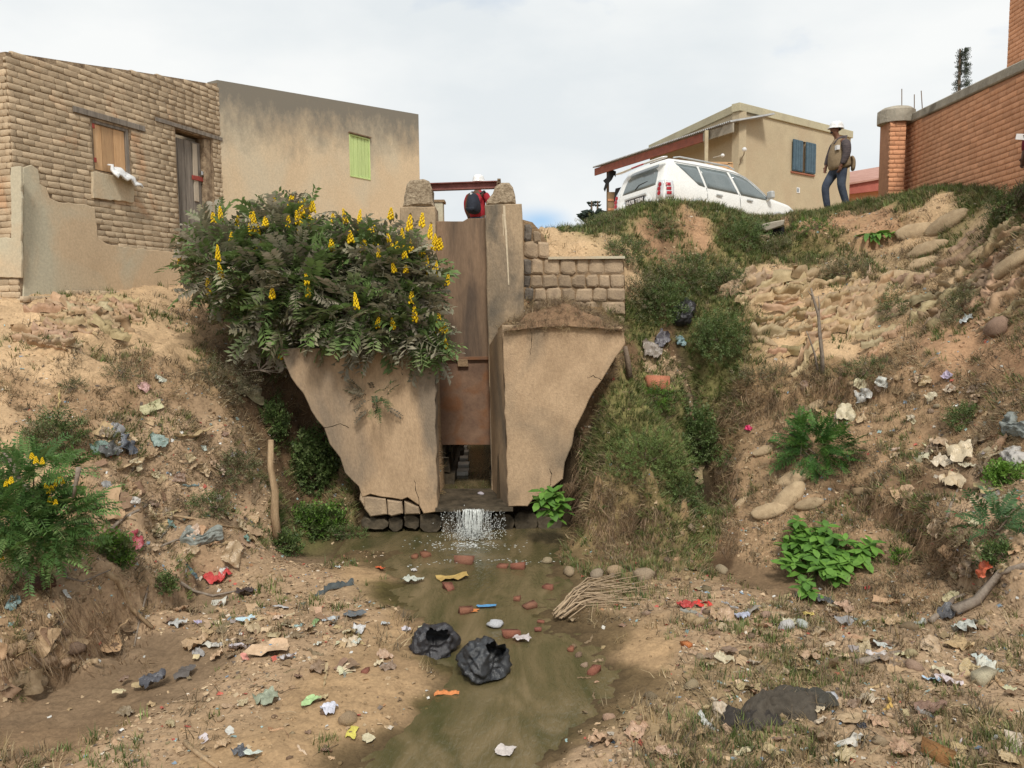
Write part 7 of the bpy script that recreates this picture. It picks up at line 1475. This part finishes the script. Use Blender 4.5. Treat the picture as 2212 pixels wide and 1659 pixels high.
# left side
for a in [('film', 'white_scrap', 345, 825, 32, 'white', 'white torn plastic on the slope under the dusty thicket', 'plastic scrap'), ('sheet', 'cardboard', 326, 883, 54, 'cream', 'pale cream cardboard square on the left slope', 'cardboard'),
  ('film', 'wrapper', 312, 845, 34, 'pink', 'pink crinkled wrapper above the cream cardboard', 'wrapper'), ('sheet', 'plastic_sheet', 537, 848, 78, (.36, .28, .19), 'large grey brown sheet hanging below the dry twigs', 'sheet'),
  ('film', 'black_bag', 236, 976, 50, 'dark', 'crumpled black bag in the middle of the left rubbish heap', 'plastic bag'), ('film', 'black_bag', 272, 972, 56, (.10, .11, .12), 'blue black plastic sheet right of the crumpled black bag', 'plastic sheet'),
  ('film', 'green_bag', 215, 972, 40, (.14, .22, .17), 'dark green plastic left of the crumpled black bag', 'plastic bag'), ('film', 'teal_bag', 342, 958, 46, (.26, .30, .27), 'grey teal bag on top of the left rubbish heap', 'plastic bag'),
  ('strip', 'cloth_strip', 418, 938, 90, 'tan', 'long tan cloth draped down the left rubbish slope', 'cloth'), ('strip', 'cloth_strip', 300, 1000, 110, 'tan', 'narrow upright tan cloth left of the draped cloth', 'cloth'), ('strip', 'cloth_strip', 128, 868, 52, (.62, .48, .22), 'yellowish cloth rag above the left green bush', 'cloth'),
  ('drape', 'grey_sack', 436, 1160, 80, 'grey', 'grey bulging sack at the foot of the left slope', 'sack'), ('film', 'red_cloth', 284, 1174, 52, (.34, .06, .07), 'dark red rag below the left slope', 'rag'), ('film', 'white_scrap', 232, 1180, 26, 'white', 'white paper scrap left of the dark red rag', 'paper scrap'),
  ('sheet', 'board', 235, 1098, 74, 'tan', 'flat sandy board lying above the dark red rag', 'board'), ('film', 'teal_scrap', 407, 1126, 26, 'teal', 'teal plastic scrap above the grey sack', 'plastic scrap'), ('film', 'teal_scrap', 366, 1136, 26, 'teal', 'pale teal scrap left of the grey sack', 'plastic scrap'),
  ('film', 'red_bag', 469, 1254, 66, (.60, .08, .08), 'red and white food bag on the left floor', 'plastic bag'), ('film', 'white_flap', 482, 1240, 26, 'white', 'white flap sticking out of the red food bag', 'plastic flap'), ('film', 'dark_rag', 529, 1288, 58, (.07, .05, .045), 'dark brown rag right of the red food bag', 'rag'),
  ('strip', 'black_tray', 718, 1278, 100, (.09, .095, .10), 'long black broken tray at the left bank of the stream', 'tray'), ('sheet', 'grey_pouch', 767, 1331, 52, (.15, .15, .16), 'square dark grey pouch on the left bank', 'pouch'), ('sheet', 'packet', 534, 1345, 38, (.50, .66, .80), 'blue and white printed packet on the left floor', 'packet'),
  ('film', 'lilac_bag', 428, 1350, 24, 'lilac', 'small lilac bag left of the blue and white packet', 'plastic bag'), ('film', 'clear_bag', 386, 1354, 38, 'palegrey', 'cloudy clear bag beside the small lilac bag', 'plastic bag'), ('sheet', 'green_wrapper', 679, 1350, 34, 'green', 'light green wrapper near the square grey pouch', 'wrapper'),
  ('sheet', 'cardboard', 585, 1408, 90, (.55, .42, .26), 'tan carton lid under a blue label on the left floor', 'cardboard'), ('sheet', 'label', 566, 1414, 46, (.16, .36, .66), 'blue and white label on the tan carton lid', 'label'), ('sheet', 'pink_scrap', 528, 1424, 34, (.72, .30, .28), 'pink paper left of the blue label', 'paper scrap'),
  ('film', 'olive_bag', 577, 1520, 66, 'olive', 'grey green plastic bag near the bottom left', 'plastic bag'), ('sheet', 'juice_carton', 671, 1519, 44, (.42, .60, .30), 'green and orange juice carton near the bottom left', 'carton'), ('film', 'white_bag', 709, 1542, 46, (.62, .68, .74), 'white and blue bag beside the juice carton', 'plastic bag'),
  ('sheet', 'striped_cloth', 545, 1640, 52, (.58, .60, .60), 'pale striped cloth at the bottom edge', 'cloth'), ('film', 'dark_rag', 518, 1632, 40, (.09, .09, .10), 'thin black strap left of the striped cloth', 'strap'), ('sheet', 'white_scrap', 142, 1288, 24, 'white', 'white triangular paper on the left terrace', 'paper scrap'),
  ('brick', 'brown_box', 90, 1270, 40, (.13, .07, .05), 'dark brown wooden block on the left terrace', 'wood block'), ('film', 'teal_scrap', 28, 1310, 38, 'teal', 'teal plastic scrap at the left frame edge', 'plastic scrap'), ('film', 'black_scrap', 332, 1475, 58, (.08, .08, .10), 'flattened black plastic above the bottom left corner', 'plastic sheet'),
  ('sheet', 'dark_fabric', 398, 1456, 50, (.12, .10, .10), 'folded dark umbrella fabric on the left floor', 'fabric'), ('sheet', 'yellow_packet', 761, 1587, 44, (.64, .50, .12), 'yellow packet on the mud near the bottom', 'packet'), ('sheet', 'white_leaf', 795, 1600, 34, 'cream', 'pale curled leaf right of the yellow packet', 'leaf'),
  ('strip', 'white_strip', 480, 1394, 48, 'white', 'thin white strip above the tan carton lid', 'strip'), ('film', 'tan_bag', 424, 1398, 60, 'tan', 'crumpled tan bag in the left litter', 'plastic bag'), ('strip', 'teal_strip', 411, 1242, 44, (.18, .30, .32), 'dark teal strip hanging left of the red food bag', 'cloth'),
  ('film', 'white_scrap', 731, 1229, 16, 'white', 'small white cup on the left mud', 'cup'), ('sheet', 'red_wrapper', 821, 1232, 24, (.64, .16, .06), 'red and green sweet wrapper at the stream edge', 'wrapper'), ('film', 'white_scrap', 895, 1236, 20, 'white', 'white scrap in the shallow water above the clear bag', 'plastic scrap'),
  ('film', 'white_scrap', 832, 1353, 20, 'white', 'white pebble like scrap on the left shore', 'plastic scrap'), ('sheet', 'white_scrap', 876, 1363, 26, 'white', 'white and red torn paper in the shallows', 'paper scrap'), ('sheet', 'white_scrap', 911, 1361, 26, 'cream', 'cream paper strip right of the torn white paper', 'paper scrap'),
  ('film', 'white_scrap', 770, 1390, 26, 'white', 'white folded scrap on the left shore below the grey pouch', 'paper scrap'), ('film', 'straw_heap', 500, 1210, 60, 'tan', 'crumpled tan cloth at the foot of the dead trunk', 'cloth'), ('sheet', 'bark_piece', 548, 1150, 50, 'tan', 'flat tan bark piece left of the dead trunk', 'bark'),
  ('sheet', 'bark_piece', 530, 1175, 46, 'tan', 'second tan bark piece below the first one by the dead trunk', 'bark'),
  # right side
  ('sheet', 'red_packet', 1518, 1307, 42, 'red', 'bright red packet on the right floor', 'packet'), ('film', 'red_packet', 1480, 1311, 40, (.42, .05, .05), 'duller crumpled red wrapper left of the bright red packet', 'wrapper'), ('film', 'red_scrap', 1874, 1275, 14, 'red', 'small red scrap right of the broadleaf patch', 'plastic scrap'),
  ('drape', 'black_cloth', 1622, 1562, 120, (.05, .043, .038), 'black cloth heap at the bottom right, left half', 'cloth', None, .1), ('drape', 'black_cloth', 1690, 1545, 190, (.085, .07, .058), 'bulky dark garment lying at the bottom right', 'garment', None, .35), ('drape', 'black_cloth', 1745, 1520, 110, (.07, .06, .055), 'dark garment sleeve stretching to the glass jar', 'garment'),
  ('lump', 'glass_jar', 1787, 1519, 40, (.62, .62, .60), 'shiny pale jar on the dark garment at the bottom right', 'jar'), ('bag', 'white_foam', 1557, 1544, 32, 'cream', 'pale foam lump left of the black cloth', 'foam lump'), ('film', 'black_scrap', 1780, 1305, 44, (.08, .075, .075), 'small crumpled black plastic on the right litter', 'plastic scrap'),
  ('sheet', 'yellow_scrap', 1744, 1331, 28, (.60, .52, .16), 'yellow packet on the right litter', 'packet'), ('lump', 'white_bottle', 1697, 1359, 34, 'palegrey', 'pale crushed bottle in the right litter', 'bottle'), ('lump', 'white_bottle', 1732, 1354, 28, 'palegrey', 'smaller pale crushed bottle right of the first', 'bottle'),
  ('film', 'bluegrey_bag', 1607, 1338, 40, (.42, .46, .52), 'blue grey film in the right litter', 'plastic film'), ('sheet', 'cream_sheet', 2057, 1293, 44, 'cream', 'cream upright card beside the purple brown log', 'card'), ('film', 'black_scrap', 2050, 1330, 52, (.09, .085, .09), 'dark plastic below the cream upright card', 'plastic scrap'),
  ('film', 'red_bag', 2132, 1246, 44, (.64, .14, .07), 'orange red bag above the purple brown log', 'plastic bag'), ('brick', 'cream_box', 2125, 1468, 40, 'cream', 'small cream box on the right litter', 'box'), ('sheet', 'blue_scrap', 2016, 1475, 40, (.45, .60, .74), 'pale blue wrapper left of the small cream box', 'wrapper'),
  ('brick', 'brown_box', 2022, 1636, 52, (.34, .17, .07), 'brown carton at the bottom right edge', 'carton'), ('sheet', 'cream_sheet', 2189, 1612, 60, 'cream', 'cream folded sheet in the bottom right corner', 'sheet'), ('brick', 'orange_lump', 1486, 1397, 22, 'orange', 'orange brick lump on the right floor', 'brick piece'),
  ('strip', 'yellow_strip', 1919, 1526, 60, (.62, .42, .14), 'yellow strip in the right litter', 'strip'), ('film', 'black_scrap', 1862, 1575, 22, 'black', 'tiny black scrap on the right litter', 'plastic scrap'),
  ('bag', 'black_bag', 1474, 682, 48, 'black', 'black rubbish bag on the ledge right of the stone wall', 'rubbish bag'), ('film', 'black_bag', 1427, 737, 50, (.10, .09, .10), 'dark torn bag on the rubble ledge', 'rubbish bag'), ('film', 'teal_bag', 1466, 740, 32, (.26, .38, .38), 'pale teal bag right of the dark torn bag', 'plastic bag'),
  ('film', 'grey_rag', 1405, 762, 60, (.22, .18, .15), 'grey brown rag heap below the stone wall', 'rag'), ('film', 'orange_rag', 1698, 612, 26, (.55, .28, .05), 'orange rag on the upper sandy slope', 'rag'), ('strip', 'white_cloth', 1717, 630, 46, 'cream', 'pale torn cloth hanging on the sandy slope', 'cloth'),
  ('film', 'metal_sheet', 1906, 848, 34, 'palegrey', 'shiny pale bag on the terrace right of the sapling', 'plastic bag'), ('film', 'metal_sheet', 1866, 860, 42, 'palegrey', 'larger greyish bag left of the shiny pale bag', 'plastic bag'), ('film', 'white_cloth', 1831, 900, 56, 'cream', 'cream crumpled cloth above the green pinnate plant', 'cloth'),
  ('film', 'magenta_cup', 1619, 932, 20, 'magenta', 'magenta scrap on the right slope', 'plastic scrap'), ('film', 'lilac_bag', 2050, 816, 28, 'lilac', 'lilac bag on the bare red slope', 'plastic bag'), ('film', 'white_scrap', 2090, 694, 30, 'white', 'white plastic in the weeds on the upper right slope', 'plastic scrap'),
  ('strip', 'curled_band', 2083, 624, 110, (.50, .36, .24), 'broad curled tan band on the upper right slope', 'sack cloth'), ('drape', 'grey_bag', 2195, 925, 90, (.26, .26, .27), 'grey plastic roll at the right frame edge', 'plastic roll'), ('film', 'cream_cloth', 2075, 985, 70, 'cream', 'cream tattered cloth on the right heap', 'cloth'),
  ('drape', 'pale_sack', 2190, 990, 80, (.50, .46, .38), 'pale knotted sack at the right frame edge', 'sack'), ('sheet', 'flat_stone', 2138, 985, 62, (.48, .36, .25), 'flat sandy slab on the right heap', 'slab'), ('film', 'cream_cloth', 2060, 1050, 66, (.52, .40, .28), 'tan tattered cloth below the flat sandy slab', 'cloth'),
  ('strip', 'hanging_cloth', 2050, 1225, 90, (.36, .24, .14), 'brown cloth hanging from the root ledge at right', 'cloth'), ('strip', 'hanging_cloth', 1862, 1065, 110, (.34, .24, .15), 'brown sheet hanging behind the green pinnate plant', 'cloth'), ('lump', 'grey_boulder', 2150, 715, 44, (.30, .22, .14), 'rounded grey brown earth lump on the right slope', 'earth lump')]:
    T(*a)
SB = [(2046, 488, 90, -.35), (1990, 506, 96, -.3), (2004, 543, 76, -.3), (1941, 600, 70, -.2), (2186, 575, 90, -.4), (1656, 740, 46, 2.4), (1757, 884, 56, .5), (1649, 976, 52, .3), (1692, 980, 46, 2.9), (1716, 1040, 84, .1), (1702, 1080, 96, .5), (1662, 1106, 80, .1), (1749, 1094, 60, .1), (1566, 1098, 34, 1.5), (1600, 1090, 44, .2), (1995, 575, 66, -.3), (2110, 560, 66, -.4), (1900, 625, 56, .4)]
SBL = ['fat tan sandbag highest on the right slope', 'long tan sandbag left of the highest one', 'tan sandbag just below the two highest ones', 'half buried sandbag under the olive shrub', 'pale sandbag at the right frame edge', 'small sandbag poking out left of the sapling', 'sandbag lying above the cream crumpled cloth',
 'olive tinted sandbag on the slope left of the green pinnate plant', 'greenish sandbag touching the green pinnate plant', 'grey brown sandbag topmost of the stack above the broadleaf patch', 'large sandbag in the middle of that stack above the broadleaf patch', 'lowest left sandbag of the stack above the broadleaf patch', 'flat sandbag at the right of the stack above the broadleaf patch',
 'small upright sandbag beside the ravine', 'buried sandbag between the ravine and the stack', 'worn sandbag below the third highest sandbag', 'thin sandbag above the curled tan band', 'slumped sandbag on the sandy slope right of the sapling']
for (u, v, s, a), lb in zip(SB, SBL): T('sandbag', 'sandbag', u, v, s, (1, 1, 1), lb, 'sandbag', 'sandbags on the right slope', rz=a, tilt=.1)
# torn sacking ridges
AUTO = []
r = random.Random(4)
def sacking(n, poly, sz, label, group, cols, ang):
    for k in range(n):
        for _ in range(50):
            u, v = r.uniform(min(p[0] for p in poly), max(p[0] for p in poly)), r.uniform(min(p[1] for p in poly), max(p[1] for p in poly))
            if inpoly(u, v, poly): break
        o_ = T('strip', 'torn_sacking', u, v, r.uniform(*sz), r.choice(cols), label, 'sacking', group, rz=ang+r.uniform(-.45, .45), tilt=.2, flat=r.uniform(.8, 1.7)); AUTO.append((o_, 'torn sacking ridge', u, v))
sacking(46, [(60, 700), (120, 665), (220, 640), (270, 660), (275, 700), (180, 755), (100, 760), (60, 735)], (40, 95), 'ridge of torn tan sacking in the sand below the brick house', 'torn sacking below the brick house', ['tan', (.50, .37, .23), (.42, .30, .18)], .15)
sacking(75, [(1570, 640), (1640, 600), (1760, 600), (1900, 600), (1950, 680), (1900, 760), (1780, 790), (1680, 780), (1600, 720)], (50, 130), 'ridge of torn tan sacking on the sandy slope around the sapling', 'torn sacking around the sapling', ['tan', (.50, .36, .22), (.44, .32, .20)], .35)
sacking(34, [(1930, 580), (2212, 480), (2212, 700), (2050, 760), (1950, 700)], (50, 110), 'torn sacking half buried in the upper right slope', 'torn sacking on the upper right slope', [(.40, .29, .18), (.46, .34, .21), (.34, .25, .16)], -.35)
# loose litter that is large enough to pick apart: same-looking pieces share a label
def loose(n, poly, kinds, sz, cols, where, seed):
    global AUTO
    rr = random.Random(seed)
    for k in range(n):
        for _ in range(50):
            u, v = rr.uniform(min(p[0] for p in poly), max(p[0] for p in poly)), rr.uniform(min(p[1] for p in poly), max(p[1] for p in poly))
            if inpoly(u, v, poly): break
        c = rr.choice(cols).replace('palegrey', 'palegrey'); kd_ = rr.choice(kinds); nm = {'sheet': 'litter_scrap', 'film': 'crumpled_plastic', 'strip': 'torn_strip', 'lump': 'loose_stone', 'brick': 'broken_block'}[kd_]
        lb = '%s %s' % (c if kd_ not in ('lump', 'brick') else 'earthy', {'sheet': 'flat scrap', 'film': 'crumpled plastic', 'strip': 'torn strip', 'lump': 'small stone', 'brick': 'broken clod'}[kd_])
        o_ = T(kd_, nm, u, v, rr.uniform(*sz)*(1 if v < 1300 else 1.2)*(.5 if kd_ in ('lump', 'brick') else 1), rr.choice(['stone', 'brown', 'tan']) if kd_ in ('lump', 'brick') else c, lb, {'sheet': 'litter', 'film': 'litter', 'strip': 'litter', 'lump': 'stone', 'brick': 'clod'}[kd_], 'loose pieces '+where, tilt=.4); o_.location.z -= rr.uniform(0, .012); AUTO.append((o_, lb, u, v))
EARTH = ['tan']*6+['brown']*3+['cream']*2
loose(90, [(340, 1330), (560, 1290), (760, 1330), (860, 1440), (700, 1480), (420, 1430)], ['sheet', 'sheet', 'film', 'strip'], (18, 44), EARTH+EARTH+['grey', 'white', 'palegrey'], 'on the floor left of the stream', 1)
loose(40, [(250, 1430), (700, 1480), (740, 1640), (200, 1650)], ['sheet', 'film', 'strip', 'lump'], (12, 30), EARTH+['white'], 'near the bottom left corner', 2)
loose(85, [(190, 900), (440, 920), (560, 960), (560, 1180), (330, 1230), (230, 1100)], ['sheet', 'film', 'strip'], (16, 44), EARTH+EARTH+['grey', 'grey', 'dark', 'palegrey', 'teal'], 'on the left rubbish slope', 3)
loose(130, [(1480, 1290), (1900, 1290), (2150, 1340), (2200, 1500), (1900, 1500), (1500, 1450)], ['sheet', 'film', 'strip', 'lump'], (20, 52), EARTH+EARTH+['grey', 'white', 'palegrey', 'pink'], 'on the litter flat right of the stream', 4)
loose(80, [(1280, 1520), (1500, 1480), (2200, 1500), (2200, 1655), (1260, 1655)], ['sheet', 'film', 'strip', 'lump'], (20, 52), EARTH+EARTH+['white', 'grey'], 'near the bottom right corner', 5)
loose(60, [(1920, 960), (2200, 940), (2205, 1300), (2060, 1260), (1950, 1120)], ['sheet', 'film', 'strip'], (22, 54), EARTH+['grey'], 'on the heap at the right frame edge', 6)
loose(36, [(1360, 770), (1500, 780), (1520, 1180), (1600, 1300), (1420, 1250), (1500, 1100), (1440, 830)], ['lump', 'sheet', 'brick'], (16, 40), ['stone', 'brown', 'tan'], 'along the ravine beside the grass mound', 7)
loose(40, [(1700, 830), (2100, 790), (2150, 900), (1750, 930)], ['sheet', 'film', 'strip', 'lump'], (14, 36), EARTH+['palegrey'], 'on the right terrace', 8)
loose(30, [(1200, 1250), (1330, 1230), (1560, 1250), (1480, 1290), (1300, 1380), (1340, 1500), (1260, 1560)], ['lump', 'sheet', 'strip'], (14, 34), ['stone', 'tan', 'brown'], 'along the right shore of the stream', 9)
loose(24, [(0, 1350), (180, 1400), (330, 1300), (240, 1440), (60, 1500), (0, 1520)], ['strip', 'sheet', 'lump'], (28, 60), ['tan', 'brown'], 'on the lower left ledge', 10)
for (u, v, s) in ((1230, 1240, 40), (1180, 1215, 30), (1560, 1235, 36), (1390, 1250, 60), (1330, 1238, 44), (1290, 1245, 40)): AUTO.append((T('lump', 'rock', u, v, s*.8, 'stone', 'rock', 'rock', 'rocks at the foot of the grass mound'), 'brown rock', u, v))

# ---------------------------------------------------------------- labels of the look-alike pieces: what they lie beside
LM = [(469,1250,'the red food bag'),(529,1288,'the dark brown rag'),(718,1275,'the black tray'),(767,1331,'the grey pouch'),(534,1344,'the blue white packet'),(585,1410,'the tan carton lid'),(577,1520,'the olive bag'),(671,1520,'the juice carton'),
 (545,1640,'the striped cloth'),(398,1456,'the folded umbrella fabric'),(88,1270,'the dark wooden block'),(28,1308,'the teal edge scrap'),(436,1158,'the grey sack'),(326,881,'the cream cardboard'),(272,972,'the blue black sheet'),(590,1063,'the dead trunk'),
 (284,1174,'the dark red rag'),(60,1100,'the left flowering bush'),(942,1399,'the left black bag'),(1049,1440,'the larger black bag'),(1268,1289,'the branch bundle'),(1516,1307,'the bright red packet'),(1780,1305,'the small black plastic'),(1697,1359,'the pale crushed bottle'),
 (1690,1540,'the bulky dark garment'),(1787,1519,'the glass jar'),(2057,1293,'the cream upright card'),(2125,1468,'the small cream box'),(2022,1636,'the brown carton'),(2189,1612,'the cream corner sheet'),(1557,1543,'the pale foam lump'),(2132,1246,'the orange red bag'),
 (1770,1190,'the broadleaf patch'),(1762,965,'the green pinnate plant'),(1770,720,'the leafless sapling'),(1906,848,'the shiny pale bag'),(2138,985,'the flat sandy slab'),(2083,624,'the curled tan band'),(2046,488,'the highest sandbag'),(1418,837,'the orange stone block'),
 (1474,682,'the black rubbish bag'),(1492,930,'the ravine weeds'),(1380,1000,'the grass mound'),(170,640,'the brick house foundation'),(1607,1338,'the blue grey film'),(1919,1526,'the yellow strip'),(1486,1397,'the orange brick lump'),(1698,612,'the orange rag'),(1656,740,'the small sapling sandbag'),
 (418,938,'the draped tan cloth'),(235,1098,'the flat sandy board'),(480,1394,'the thin white strip'),(709,1542,'the white blue bag'),(332,1475,'the flattened black plastic'),(761,1587,'the yellow packet'),(2016,1475,'the pale blue wrapper'),(1744,1331,'the yellow packet right'),(1281,1452,'the pinkish shore stone'),
 (2150,715,'the rounded earth lump'),(1941,600,'the half buried sandbag'),(1565,1098,'the upright sandbag'),(2050,816,'the lilac bag'),(1831,900,'the cream crumpled cloth'),(2050,1225,'the hanging brown cloth'),(185,745,'the sandy path'),(90,700,'the left frame edge wall foot')]
CN = {'palegrey': 'pale grey', 'dark': 'dark', 'cream': 'cream'}
sets = {}
for o, nm, u, v in AUTO:
    c = min(LM, key=lambda q: (q[0]-u)**2+((q[1]-v)*1.5)**2); du, dv = u-c[0], v-c[1]
    w_ = ('right of' if du > 0 else 'left of') if abs(du) > abs(dv)*1.2 else ('below' if dv > 0 else 'above')
    sets.setdefault('%s %s %s' % (nm.replace('palegrey', 'pale grey'), w_, c[2]), []).append((u, o))
NUM = ['', '', 'second', 'third', 'fourth', 'fifth', 'sixth', 'seventh', 'eighth', 'ninth', 'tenth', 'eleventh', 'twelfth', 'thirteenth', 'fourteenth', 'fifteenth', 'sixteenth', 'seventeenth']
for lb, L_ in sets.items():
    L_.sort(key=lambda q: q[0]); n = len(L_)
    for i, (u, o) in enumerate(L_):
        o['label'] = lb if n == 1 else lb+(', leftmost' if i == 0 else ', rightmost' if i == n-1 else ', %s from left' % NUM[min(i+1, 17)])
